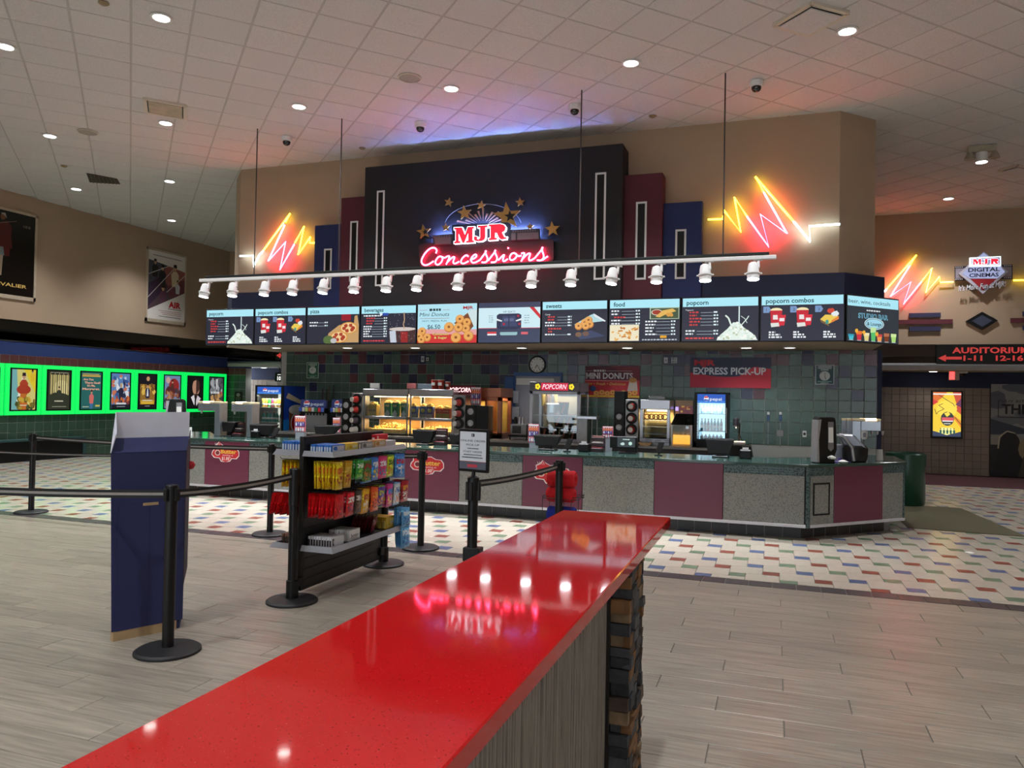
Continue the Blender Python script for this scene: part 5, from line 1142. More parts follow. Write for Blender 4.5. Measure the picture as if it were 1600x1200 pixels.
for px_, lb in ((1458, 'corridor downlight left of the exit sign'), (412, 'corridor downlight left of the stand')):
    p = onZ(px_, 576, zcc+.01); p.y = YR+.5; p.x = onY(px_, 576, p.y).x
    t = thing('corridor_downlight', lb, 'ceiling light', (p.x, p.y, zcc+.02), group='corridor downlights'); part('rim', MB().lathe([(.1,0),(.1,-.012),(.08,-.014)], 16), white_pl, t, local=True); part('lens', MB().lathe([(.08,-.0142),(0,-.0142)], 16), lamp_w, t, local=True); spot('corridor_beam', (p.x, p.y, zcc-.02), 12, cone=130)

# small signs at the left corridor
a = onY(372.5, 628, YR+.06); b = onY(378.5, 612, YR+.06); c_ = onY(366.5, 628, YR+.06)
t = thing('hand_notice', 'small black notice on the tiled return by the left cooler', 'sign', (a.x, YR+.05, a.z)); part('board', MB().box(c_.x, b.x, YR+.05, YR+.066, a.z, b.z), blackplastic, t, bev=.003)
cv = Canvas((c_.x, YR+.049, a.z), (b.x-c_.x,0,0), (0,0,b.z-a.z)); cv.ell(.5,.68,.26,.18,(150,140,140)); cv.fuzz(.15,.85,.36,.06,(140,134,134),3); cv.fuzz(.2,.8,.2,.06,(140,134,134),4); cv.done('notice_print', INK, t)
a = onY(429, 598, YR+.3); b = onY(440.5, 582, YR+.3)
t = thing('number_sign', 'lit auditorium number sign reading 10 left of the stand', 'sign', ((a.x+b.x)/2, YR+.3, a.z)); part('box', MB().box(a.x, b.x+.1, YR+.3, YR+.4, a.z, b.z), blackplastic, t, bev=.004); part('hanger', MB().cyl(((a.x+b.x)/2,YR+.35,b.z), .015, max(.02, zcc+.02-b.z), 8), blackmetal, t)
cv = Canvas((a.x, YR+.2985, a.z), (b.x-a.x,0,0), (0,0,b.z-a.z)); cv.text('10', .62, .25, .36, (245,245,240), bold=.03, align='c', wid=.5); cv.fuzz(.4,.85,.75,.08,(220,220,216),3); cv.done('lettering', printed('number_lit', .4, emit=1.3), t)

# ================================================================== CANDY RACK
rk = thing('candy_rack', 'black slatwall candy rack standing between two stanchion posts', 'display rack', (-3.41, 5.55, 0))
for (x_, y_) in (RA, RB):
    hp_ = 1.0 if (x_, y_) == RA else .98
    part('base', MB().lathe([(.19,0),(.19,.014),(.175,.024),(.08,.03),(.04,.032)], 32, (x_,y_,0)), MATS['base_rubber'], rk, smooth=30)
    part('post', MB().lathe([(.046,.03),(.046,.16),(.036,.165),(.036,.72),(.042,.725),(.042,hp_-.004),(.03,hp_),(0,hp_)], 18, (x_,y_,0)), blackmetal, rk, smooth=30)
    part('bracket', MB().box(x_-.03,x_+.03,y_+(.03 if y_ < 5 else -.1),y_+(.1 if y_ < 5 else -.03),.10,.17), blackplastic, rk, bev=.004)
PX_ = -3.42; pn = part('slat_panel', MB().box(PX_-.02, PX_+.02, 4.95, 6.19, .06, 1.235), mat('rack_black', (16,15,16), .5), rk, bev=.003)
slm = mat('slat_black', (22,21,22), .42, var=.1)
sme = MB().box(-.004,.0,-.6,.6,-.036,.036).mesh('slat', slm, bev=.004)
for sx in (-1, 1):
    for k in range(15):
        o = put('slat', sme, pn); o.matrix_local = MW[rk].inverted() @ Matrix.Translation((PX_+sx*.021+(.002 if sx > 0 else .002), 5.57, .105+.078*k))
lip = mat('shelf_lip_grey', (150,152,158), .45, var=.04); shm = mat('shelf_black', (30,30,32), .5)
def shelf(z, xa, xb, ya, yb_, nm):
    s_ = part(nm, MB().box(xa, xb, ya, yb_, z, z+.008), shm, rk)
    sgn = 1 if xb > PX_+.05 and xa > PX_-.05 else -1
    xo = xb if sgn > 0 else xa; t_ = .045
    part('price_rail', MB().hexa([(xo,ya,z),(xo+sgn*.03,ya-.03,z-.018),(xo+sgn*.03,yb_,z-.018),(xo,yb_,z),(xo,ya,z+.022),(xo+sgn*.008,ya-.008,z+.022),(xo+sgn*.008,yb_,z+.022),(xo,yb_,z+.022)]), lip, s_)
    xi = PX_+sgn*.02
    q_ = [(xi,ya,z),(xo,ya,z),(xo+sgn*.03,ya-.03,z-.018),(xi,ya-.03,z-.018)]
    part('price_rail', MB().add([(xi,ya,z+.022),(xo,ya,z+.022),(xo+sgn*.008,ya-.008,z+.022),(xi,ya-.008,z+.022)]+q_[::1], [(0,1,2,3),(3,2,6,7),(4,5,1,0),(7,6,5,4),(0,3,7,4),(1,5,6,2)]), lip, s_)
shelf(1.105, PX_+.02, PX_+.265, 4.96, 6.12, 'shelf'); shelf(1.105, PX_-.235, PX_-.02, 4.98, 6.1, 'shelf'); shelf(.385, PX_+.02, PX_+.275, 4.96, 6.15, 'shelf'); shelf(.385, PX_-.245, PX_-.02, 4.98, 6.12, 'shelf')
FOIL = printed('foil_bag', .28, spec=.6)
def bag_mesh(w_, h_, d_, cols, seed):
    """pillow bag hanging, faces +x; local origin at the top centre"""
    R = random.Random(seed); mb = MB(); nu, nv = 9, 14; c0, c1, c2, c3 = cols
    for side in (1, -1):
        g = []
        for j in range(nv+1):
            for i in range(nu+1):
                u, v = i/nu, j/nv; e = (min(1, 4*u*(1-u)))**.6*(max(0, min(1, 5*(v-.07)))*max(0, min(1, 5*(.95-v))))**.5
                g.append((side*(.0015+d_/2*e*(1+.12*R.uniform(-1,1))), (u-.5)*w_*(1-.04*e), -v*h_+.004*R.uniform(-1,1)*(0 < v < 1)))
        o = len(mb.v); mb.v += g
        for j in range(nv):
            for i in range(nu):
                v = (j+.5)/nv; u = (i+.5)/nu
                c = c3 if v < .09 or v > .93 else (c1 if R.random() < .8 else c0) if (.22 < v < .46 and .14 < u < .86) else c2 if (.5 < v < .88 and abs(u-.5) < .38 and R.random() < .45) else (tuple(min(255, int(x*1.25+16)) for x in c0) if R.random() < .14 else c0)
                a = o+j*(nu+1)+i; f = (a, a+1, a+nu+2, a+nu+1)
                mb.f.append(f if side < 0 else f[::-1]); mb.c.append(lin(c)); mb.m.append(0)
    return mb.mesh('candy_bag', FOIL, ink=True, smooth=60)
kinds = {'yellow': ((226,186,30),(214,110,40),(150,50,30),(236,206,70)), 'gold': ((206,160,40),(226,196,90),(180,70,40),(190,140,40)), 'green': ((40,150,54),(226,236,220),(150,206,60),(30,120,44)), 'forest': ((60,110,40),(170,30,40),(190,120,40),(80,140,206)),
 'blue': ((50,120,200),(226,230,236),(230,206,60),(40,90,180)), 'pink': ((216,60,120),(236,230,236),(60,150,206),(206,40,100)), 'lime': ((190,206,30),(50,110,40),(230,140,40),(120,170,30)), 'sky': ((60,130,206),(206,36,50),(236,236,240),(60,110,200)),
 'red': ((206,20,28),(226,50,50),(150,10,20),(190,16,24)), 'cherry': ((206,26,36),(236,232,230),(140,30,90),(190,20,30)), 'brown': ((60,44,36),(206,196,186),(120,80,50),(50,36,30)), 'amber': ((236,180,30),(190,90,40),(236,226,200),(226,160,30)), 'orange': ((232,88,26),(240,170,50),(120,50,30),(220,76,20)),
 'purple': ((80,60,150),(190,200,60),(230,140,40),(140,170,60)), 'magenta': ((206,60,140),(70,130,200),(236,206,60),(190,50,130)), 'white': ((206,214,226),(70,120,190),(230,120,60),(120,160,210)), 'crimson': ((170,24,40),(226,160,60),(236,230,226),(150,16,30)), 'maroon': ((110,16,34),(190,120,120),(70,10,24),(96,12,28)), 'aqua': ((90,160,214),(206,226,240),(40,100,180),(120,180,226))}
BM = {}
def hang(kind, y, z, n, side, rowlab, w_=.13, h_=.2, d_=.026, x0=.06, dx=.033, pivot=0.0):
    if (kind, w_, h_) not in BM: BM[(kind, w_, h_)] = bag_mesh(w_, h_, d_, kinds[kind], len(BM)+3)
    if side > 0: x0 = .305-(n-1)*dx
    pegx = PX_+side*(x0+dx*n)
    peg = part('peg', MB().tube([(PX_+side*.02,y,z+.01),(pegx,y,z+.01),(pegx+side*.01,y,z+.022)], .003, 6), blackmetal, rk)
    for k in range(n):
        o = put('candy_bag', BM[(kind, w_, h_)]); o.location = (PX_+side*(x0+dx*k), y+random.uniform(-.006,.006), z+.006); o.rotation_euler = (random.uniform(-.05,.05), pivot+random.uniform(-.06,.06), (0 if side > 0 else pi)+random.uniform(-.12,.12))
        o['label'] = ((words[k]+' ') if n > 1 else '')+rowlab+(', from the panel' if n > 1 else ''); o['category'] = 'candy bag'; o['group'] = rowlab.split(' in the')[0].split(' on the')[0]+'s on the rack'
zu, zl = 1.045, .80
U = [('yellow',5.0,7,.09,.21),('gold',5.13,5,.09,.21),('green',5.29,3,.12,.16),('forest',5.41,3,.14,.2),('blue',5.54,3,.13,.19),('pink',5.67,3,.13,.19),('lime',5.81,3,.13,.19),('sky',5.97,5,.16,.21)]
names_u = {'yellow':'slim yellow candy bag in the upper row at the near end','gold':'gold candy bag in the upper row beside the slim yellow ones','green':'bright green candy bag in the upper row','forest':'green and blue candy bag in the upper row','blue':'blue and white candy bag in the upper row','pink':'pink candy bag in the upper row','lime':'lime yellow candy bag in the upper row','sky':'blue-and-red candy bag in the upper row at the far end'}
for kd, y_, n, w_, h_ in U: hang(kd, y_, zu, n, 1, names_u[kd], w_, h_, .03)
L_ = [('red',5.0,8,.12,.185),('cherry',5.17,3,.13,.19),('brown',5.29,2,.11,.18),('amber',5.41,3,.13,.2),('orange',5.54,3,.14,.2),('purple',5.67,3,.13,.19),('magenta',5.80,3,.13,.2),('white',5.94,4,.14,.2),('crimson',6.08,4,.13,.19)]
names_l = {'red':'plain red candy bag in the lower row at the near end','cherry':'red candy bag with pale label in the lower row','brown':'dark brown candy bag in the lower row','amber':'amber yellow candy bag in the lower row','orange':'orange candy bag in the lower row','purple':'purple and lime candy bag in the lower row','magenta':'magenta candy bag in the lower row','white':'white and blue candy bag in the lower row','crimson':'dark red candy bag in the lower row at the far end'}
for kd, y_, n, w_, h_ in L_: hang(kd, y_, zl, n, 1, names_l[kd], w_, h_, .03, pivot=.05)
hang('yellow', 5.03, zu-.005, 5, -1, 'slim yellow candy bag on the rack side away from the bar', .085, .21, .03, dx=.036)
hang('red', 5.03, zl-.02, 7, -1, 'red candy bag on the rack side away from the bar', .12, .17, .03, dx=.036, pivot=-.22)
hang('aqua', 6.1, .56, 3, 1, 'pale blue candy bag in the bottom row at the far end', .15, .17, .04, x0=.08); hang('aqua', 6.1, .40, 3, 1, 'pale blue candy bag in the lowest spot at the far end', .15, .2, .045, x0=.1)
# candy boxes on the shelves
BN = {}
def candy_box(x, y, z, w_, l_, h_, col, col2, label, group, txt=None):
    """cardboard box; long side along y"""
    BN[label] = BN.get(label, -1)+1
    if 'flat' not in label and 'carton' not in label: label = words[BN[label]]+' '+label+', from the panel'
    t = thing('candy_box', label, 'candy box', (x, y, z), rz=random.uniform(-.03,.03), group=group)
    part('carton', MB().box(-w_/2,w_/2,-l_/2,l_/2,0,h_), mat('carton_%d_%d_%d' % col, col, .45, var=.04), t, local=True, bev=.002)
    M2 = MW[t]
    cv = Canvas(M2 @ Vector((w_/2+.0006,-l_/2,0)), (0,l_,0), (0,0,h_), n=(1,0,0)); cv.rect(.08,.15,.92,.85,col2)
    if txt: cv.text(txt, .5, .35, .3, (30,30,40), bold=.02, align='c', wid=.7)
    else: cv.blob(.3,.5,.14,.28,col,3); cv.fuzz(.45,.88,.42,.2,(236,230,226),5)
    cv.done('side_print', INKG, t)
    cv = Canvas(M2 @ Vector((-w_/2,-l_/2-.0006,0)), (w_,0,0), (0,0,h_), n=(0,-1,0)); cv.rect(.12,.1,.88,.72,col2); cv.done('end_print', INKG, t)
blu = (40,110,200); ybx = (232,186,40)
for k in range(8): candy_box(PX_-.055-.024*k, 5.11, 1.114, .02, .17, .075, blu, (206,220,236), 'slim blue candy box standing on the top shelf\'s far side', 'blue boxes on the far side of the top shelf')
for k in range(8): candy_box(PX_+.05+.023*k, 5.11, 1.114, .02, .2, .06, blu, (206,220,236), 'slim blue candy box on the near end of the top shelf', 'blue boxes on the near end of the top shelf')
for k in range(4): candy_box(PX_+.14+.023*k, 5.33, 1.114, .02, .17, .06, ybx, (240,220,120), 'yellow candy box in the middle of the top shelf', 'yellow boxes on the top shelf')
for k in range(4): candy_box(PX_+.14+.023*k, 5.55, 1.114, .02, .2, .06, (130,124,122), (206,200,196), 'grey candy box in the middle of the top shelf', 'grey boxes on the top shelf')
for k in range(3): candy_box(PX_+.16+.023*k, 5.78, 1.114, .02, .2, .065, (214,150,90), (230,206,170), 'tan candy box on the far half of the top shelf', 'tan boxes on the top shelf')
candy_box(PX_+.17, 5.98, 1.114, .08, .18, .05, (206,206,210), (226,226,230), 'white flat box at the far end of the top shelf', 'white flat boxes'); candy_box(PX_+.09, 6.0, 1.114, .05, .2, .10, (200,26,36), (236,226,226), 'red candy carton at the far end of the top shelf', 'red cartons')
for k in range(9): candy_box(PX_+.05+.0235*k, 5.09, .394, .02, .17, .075, (206,206,210), (60,50,50), 'white-and-brown candy box at the near end of the bottom shelf', 'white and brown boxes on the bottom shelf')
for k in range(6): candy_box(PX_-.06-.0265*k, 5.09, .394, .022, .17, .08, (120,84,66), (40,32,30), 'brown candy box on the bottom shelf\'s far side', 'brown boxes on the far side of the bottom shelf')
for k in range(8): candy_box(PX_+.06+.0235*k, 5.36, .394, .021, .17, .085, (214,214,212), (226,226,222), 'white candy box in the middle of the bottom shelf', 'white boxes on the bottom shelf', 'Junior')
for k in range(7):
    o = put('candy_bag', BM.setdefault(('maroon',.14,.16), bag_mesh(.14, .16, .03, kinds['maroon'], 77))); o.location = (PX_+.06+.026*k, 5.66+.012*k, .535); o.rotation_euler = (.12, .25, .3); o['label'] = words[k]+' dark red candy bag leaning on the bottom shelf, from the panel'; o['category'] = 'candy bag'; o['group'] = 'dark red bags on the bottom shelf'
for k in range(3): candy_box(PX_+.09+.055*k, 5.98, .394, .05, .16, .10, (226,186,50), (236,214,120), 'yellow candy box at the far end of the bottom shelf', 'yellow boxes on the bottom shelf')

# ================================================================== THINGS BEHIND THE COUNTER
ZC = .82; YE = 12.35     # back counter
BC0, BC1 = onY(441.5, 640, 12.6).x+.05, onY(1138, 640, YE).x+.02
bc = thing('back_counter', 'dark back counter under the machines behind the stand', 'counter', (-4, 12.8, 0))
part('cabinet_run', MB().box(BC0, BC1-.03, 12.25, YB-.02, 0, ZC-.04), mat('dark_cabinet', (46,46,50), .5), bc)
part('worktop', MB().box(BC0, BC1, 12.2, YB-.02, ZC-.04, ZC), steel_d, bc, bev=.004)
def xw(px, y=YE): return onY(px, 640, y).x
def zw(px, py, y=YE): return onY(px, py, y).z
warm = glow('warm_lamp', (1, .72, .38), 9)
def area(name, loc, w_, h_, power, col, rot=(0,0,0)):
    l = bpy.data.lights.new(name, 'AREA'); l.shape = 'RECTANGLE'; l.size = w_; l.size_y = h_; l.energy = power; l.color = col
    o = bpy.data.objects.new(name, l); C.objects.link(o); o.location = loc; o.rotation_euler = rot; return o
def frame_box(t, x0, x1, y0, y1, z0, z1, w_, mm, nm='frame_bar'):
    for x_ in (x0, x1-w_):
        for y_ in (y0, y1-w_): part(nm, MB().box(x_, x_+w_, y_, y_+w_, z0, z1), mm, t, bev=.003)
    for z_ in (z0, z1-w_):
        part(nm, MB().box(x0, x1, y0, y0+w_, z_, z_+w_), mm, t, bev=.003); part(nm, MB().box(x0, x1, y1-w_, y1, z_, z_+w_), mm, t, bev=.003)
popm = mat('popped_corn', (236,206,130), .8, var=.2, scale=30)
def corn_pile(name, x0, x1, y0, y1, z0, h_, parent, n, seed):
    R = random.Random(seed); mb = MB()
    for k in range(n):
        u, v = R.random(), R.random(); x_, y_ = x0+(x1-x0)*u, y0+(y1-y0)*v
        z_ = z0+h_*(.35+.65*sin(pi*u))*R.uniform(.5,1); r_ = R.uniform(.012,.02)
        mb.lathe([(0,-r_),(r_*.9,-r_*.3),(r_*.8,r_*.5),(0,r_)], 5, (x_,y_,z_), (R.uniform(-1,1),R.uniform(-1,1),1))
    mb.prism([(x0,y0),(x1,y0),(x1,y1),(x0,y1)], z0-.02, z0+h_*.3)
    o = part(name, mb, popm, parent); o['kind'] = 'stuff'; return o

# ---- beverage coolers
glassl = glow('cooler_backlight', (.75,.92,1), 1.3)
BOT = {}
def bottle_mesh(col, cap, h_, r_, kind='bottle'):
    mb = MB(); n = 10
    mb.col = lin(col); mb.lathe([(r_,0),(r_,h_*.6),(r_*.42,h_*.82),(r_*.38,h_*.92)] if kind == 'bottle' else [(r_*.9,0),(r_,h_*.06),(r_,h_*.94),(r_*.88,h_)], n)
    mb.col = lin(cap); mb.lathe([(r_*.42,h_*.92),(r_*.42,h_),(0,h_)], n) if kind == 'bottle' else mb.lathe([(r_*.86,h_),(0,h_*1.005)], n)
    mb.col = lin((236,240,244)); mb.lathe([(r_*1.02,h_*.25),(r_*1.02,h_*.45)], n)
    return mb.mesh('drink_bottle', INKG, ink=True, smooth=50)
def cooler(name, label, x0, x1, y0, y1, z0, z1, shelves, sign, side=None, cool=(.8,.95,1), pw=12, litback=1.3):
    t = thing(name, label, 'drinks cooler', ((x0+x1)/2, (y0+y1)/2, z0)); b_ = .035
    part('cabinet', MB().box(x0, x0+b_, y0+.03, y1, z0, z1).box(x1-b_, x1, y0+.03, y1, z0, z1).box(x0, x1, y0+.03, y1, z1-b_, z1).box(x0, x1, y0+.03, y1, z0, z0+.1), blackplastic, t)
    part('lit_back', MB().box(x0+b_, x1-b_, y1-.05, y1-.03, z0+.1, z1-b_), glow('cooler_back_%s' % name[:4]+label[:6], cool, litback), t)
    zh = z1-.17
    d = part('door', MB().box(x0, x0+.045, y0, y0+.03, z0+.08, z1).box(x1-.045, x1, y0, y0+.03, z0+.08, z1).box(x0+.045, x1-.045, y0, y0+.03, z0+.08, z0+.13).box(x0+.045, x1-.045, y0, y0+.03, z1-.03, z1), blackplastic, t)
    part('door_glass', MB().box(x0+.045, x1-.045, y0+.012, y0+.016, z0+.13, zh), glass, d)
    part('door_handle', MB().box(x1-.04, x1-.015, y0-.03, y0, (z0+z1)/2-.2, (z0+z1)/2+.2), steel_d, d, bev=.004)
    cv = Canvas((x0+.045, y0+.01, zh), (x1-x0-.09,0,0), (0,0,z1-.03-zh), n=(0,-1,0)); cv.rect(0,0,1,1,(40,90,190)); cv.rect(0,0,1,.25,(60,130,220)); cv.ell(.32,.5,.09,.3,(236,240,244)); cv.poly([(.235,.55),(.4,.6),(.37,.76),(.27,.76)], (206,40,60)); cv.poly([(.24,.44),(.4,.38),(.36,.24),(.27,.24)], (40,70,170)); cv.text('pepsi', .45, .3, .34, (240,246,250), bold=.01, wid=.42); cv.done('header_sign', printed('cooler_header', .4, emit=1.0), d)
    nS = len(shelves)
    for k, (zz, kind, cols, n, hh) in enumerate(shelves):
        part('shelf', MB().box(x0+b_, x1-b_, y0+.06, y1-.06, zz-.012, zz), white_pl, t)
        for i in range(n):
            c_ = cols[i % len(cols)]; key = (c_, hh, kind)
            if key not in BOT: BOT[key] = bottle_mesh(c_[0], c_[1], hh, min(.034, (x1-x0-.16)/n/2*.92), kind)
            o = put('drink_bottle' if kind == 'bottle' else 'drink_can', BOT[key]); o.location = (x0+.085+(x1-x0-.17)*(i+.5)/n, y0+.12+.01*(i % 2), zz)
            o['label'] = words[i]+' drink '+kind+' from the left on the '+['top','second','third','bottom'][k]+' shelf of the '+('counter' if 'counter' in label else 'left')+' cooler'; o['category'] = kind; o['group'] = 'drinks in the '+label.split(',')[0]
    area('cooler_light', ((x0+x1)/2, y0+.08, zh-.02), x1-x0-.12, .05, pw, cool)
    return t
teal_b = [((60,150,150),(226,120,60)),((70,160,140),(236,240,240)),((90,170,170),(200,40,40))]; blue_b = [((40,60,130),(236,236,240)),((60,90,160),(40,60,120)),((40,50,70),(230,230,230))]; can_c = [((206,160,60),(200,200,200)),((226,140,60),(200,200,200)),((60,150,60),(200,200,200)),((150,50,90),(200,200,200)),((190,150,90),(200,200,200))]
yl = 12.6; x0_, x1_ = xw(398, yl), xw(441.5, yl)
lc = cooler('drinks_cooler', 'tall drinks cooler at the left end of the stand, blue side panel', x0_, x1_, yl, yl+.75, 0.0, zw(415, 602, yl), [(1.27,'can',can_c,7,.17),(.98,'bottle',teal_b,6,.2),(.68,'bottle',blue_b,7,.2)], 'pepsi', cool=(1,.94,.8), pw=16, litback=.8)
cv = Canvas((x1_+.002, yl+.03, .02), (0,.7,0), (0,0,zw(415,602,yl)-.03), n=(1,0,0)); cv.rect(0,0,1,1,(30,80,190)); cv.rect(0,.0,1,.6,(30,120,206)); cv.poly([(0,.6),(1,.72),(1,1),(0,1)], (24,60,160)); cv.poly([(.1,.86),(.85,.78),(.9,.82),(.2,.92)], (206,190,160)); cv.poly([(.3,.1),(.8,.1),(.95,.72),(.25,.7)], (120,76,50)); cv.ell(.6,.72,.36,.06,(206,206,200)); cv.ell(.6,.56,.26,.12,(226,226,230)); cv.ell(.6,.56,.22,.1,(196,40,46)); cv.poly([(.4,.1),(.75,.1),(.7,.3),(.45,.34)], (40,26,24)); cv.done('side_advert', INKG, lc, label='blue side panel with a cola glass')
part('carton_on_top', MB().box(x0_+.12, x0_+.36, yl+.2, yl+.4, zw(415,602,yl)+.001, zw(415,602,yl)+.08), paper, lc, bev=.003)
xr_0, xr_1 = xw(1085), xw(1138)
cooler('counter_cooler', 'blue-lit counter cooler on the back counter, right of the cheese dispenser', xr_0, xr_1, YE-.02, YE+.5, ZC+.001, zw(1110,613), [(1.36,'bottle',[((120,170,206),(226,80,60)),((190,206,220),(236,236,240))],7,.13),(1.08,'bottle',[((60,160,200),(40,60,80)),((90,180,200),(206,50,60)),((190,90,130),(206,40,60)),((150,190,206),(236,90,80))],7,.2),(.93,'bottle',[((206,206,220),(236,236,240)),((90,90,190),(60,60,150)),((60,150,140),(30,110,100))],6,.1)], 'pepsi', cool=(.45,.78,1), pw=6, litback=1.1)

# ---- soda fountains
def fountain(label, px0, px1, pyt, pyb, YE=12.8):
    x0, x1 = xw(px0, YE), xw(px1, YE); z1 = zw(px0, pyt, YE); zb_ = zw(px0, pyb, YE); t = thing('soda_fountain', label, 'soda fountain', ((x0+x1)/2, YE, ZC), group='soda fountains'); w_ = x1-x0
    part('cabinet', MB().box(x0+.03, x1-.03, YE+.08, YE+.45, ZC, z1-.02), steel, t, bev=.004); part('nozzle_bar', MB().box(x0, x1, YE-.06, YE+.1, zb_-.1, zb_), blackplastic, t, bev=.01); part('drip_tray', MB().box(x0, x1, YE-.12, YE+.1, ZC, ZC+.05), steel_d, t, bev=.004)
    cv = Canvas((x0, YE-.03, zb_), (w_,0,0), (0,.03,z1-zb_)); cv.rect(0,0,1,1,(32,50,110)); cv.ell(.25,.5,.12,.4,(236,236,240)); cv.poly([(.14,.52),(.36,.62),(.33,.8),(.18,.82)], (206,50,60)); cv.poly([(.14,.42),(.36,.36),(.32,.2),(.18,.18)], (40,80,180)); cv.text('pepsi', .42, .3, .36, (226,236,246), wid=.48); cv.done('header_sign', printed('fountain_header', .4, emit=.45), t)
    cl = [(60,90,190),(206,206,214),(190,206,120),(226,120,80),(206,214,220),(60,130,90),(206,50,70),(80,120,206)]
    for k in range(8):
        x_ = x0+w_*(k+.5)/8; part('valve_label', MB().box(x_-w_*.05, x_+w_*.05, YE-.075, YE-.061, zb_-.07, zb_+.01), mat('valve_%d' % k, cl[k], .4), t); part('nozzle', MB().cyl((x_,YE-.03,zb_-.14), .016, .05, 8), blackplastic, t)
fountain('soda fountain left of the black cup tower', 470, 509.5, 624, 637); fountain('soda fountain partly hidden behind the clear lid tower', 519, 551, 624, 638)
# sticks standing behind the fountains
for k, (px, pyt, c_) in enumerate(((503.5,607,(60,40,44)),(509.5,608,(40,44,44)),(513.5,603,(96,80,56)),(520.5,602,(40,40,46)))):
    p = onY(px, pyt, YB-.12); solo('broom_handle', MB().tube([(p.x,YB-.14,ZC),(p.x,YB-.1,p.z)], .014, 8), mat('stick_%d' % k, c_, .6), ['dark red','dark grey','wooden','black'][k]+' broom handle leaning on the tile wall behind the soda fountain', 'broom', group='broom handles', loc=(p.x,YB-.14,ZC))

# ---- cup and lid towers
def cup_tower(label, px0, px1, pyt, pyb, holes, y=YE-.06, body=None, mouth='cup', cups=None):
    x0, x1 = xw(px0, y), xw(px1, y); z1, z0 = zw(px0, pyt, y), ZC; t = thing('cup_tower', label, 'cup dispenser', ((x0+x1)/2, y+.15, z0), group='cup and lid towers'); xm = (x0+x1)/2; r_ = (x1-x0)*.36
    part('tower', MB().box(x0, x1, y, y+.27, z0, z1), body or steel_d, t, bev=.006)
    for k, py in enumerate(holes):
        zc_ = zw((px0+px1)/2, py, y); g = part('gasket', MB().lathe([(r_*1.22,.0),(r_*1.22,-.014),(r_*.86,-.02),(r_*.8,.006)], 20, (xm,y,zc_), (0,1,0)), blackplastic, t, smooth=40)
        part('throat', MB().lathe([(r_*.84,-.004),(0,-.003)], 20, (xm,y,zc_), (0,1,0)), blackplastic, t)
        col = (cups or [(206,50,44)]*9)[k]
        if mouth == 'cup':
            ax = Vector((-.45,-1,.0)).normalized() if cups else Vector((0,-1,0))
            c_ = part('paper_cup', MB().lathe([(r_*.72,0),(r_*.62,.07),(r_*.55,.1)], 18, (xm,y-.004,zc_), tuple(ax)), mat('cup_%d_%d_%d' % col, col, .5), t, smooth=40)
            part('cup_base', MB().lathe([(r_*.56,.1),(r_*.52,.125),(0,.122)], 18, (xm,y-.004,zc_), tuple(ax)), mat('cup_white', (214,210,206), .6), c_, smooth=40)
        else:
            part('clear_lid', MB().lathe([(r_*.8,-.002),(r_*.8,-.018),(r_*.6,-.03),(r_*.55,-.02),(r_*.2,-.03),(0,-.03)], 18, (xm,y,zc_), (0,1,0)), mat('clear_lid', (176,178,184), .2, spec=.8, var=.15, scale=60), t, smooth=30)
R1 = (206,52,44)
cup_tower('steel cup tower with red cups, left of the left popcorn warmer', 549, 566, 614, 676, (624,640,656.5,671), cups=[R1,R1,(70,60,80),(190,190,190)])
cup_tower('black lid tower with clear lids, left of the steel cup tower', 534, 548, 622, 676, (633,651,668), body=blackplastic, mouth='lid')
cup_tower('steel cup tower with red cups, beside the copper popcorn cabinet', 708.5, 727, 617, 675, (629,646,662), cups=[(190,66,62),(170,66,62),(90,86,88)])
cup_tower('wide black lid tower in front of the copper popcorn cabinet', 727.5, 744, 633, 680, (643,661), body=blackplastic, mouth='lid')
bxs = solo('dispenser_box', MB().box(xw(745), xw(764.5), YE-.05, YE+.2, ZC, zw(755,634)), blackplastic, 'plain black box beside the wide black lid tower', 'dispenser', bev=.006, loc=(xw(755),YE,ZC))
cup_tower('tall black lid tower right of the mini donuts banner', 959.5, 976, 611, 683, (651,667.5), body=blackplastic, mouth='lid')
cup_tower('steel cup tower with three white-based cups, left of the pretzel warmer', 977, 997.5, 624, 683, (635,653.5,671), cups=None)

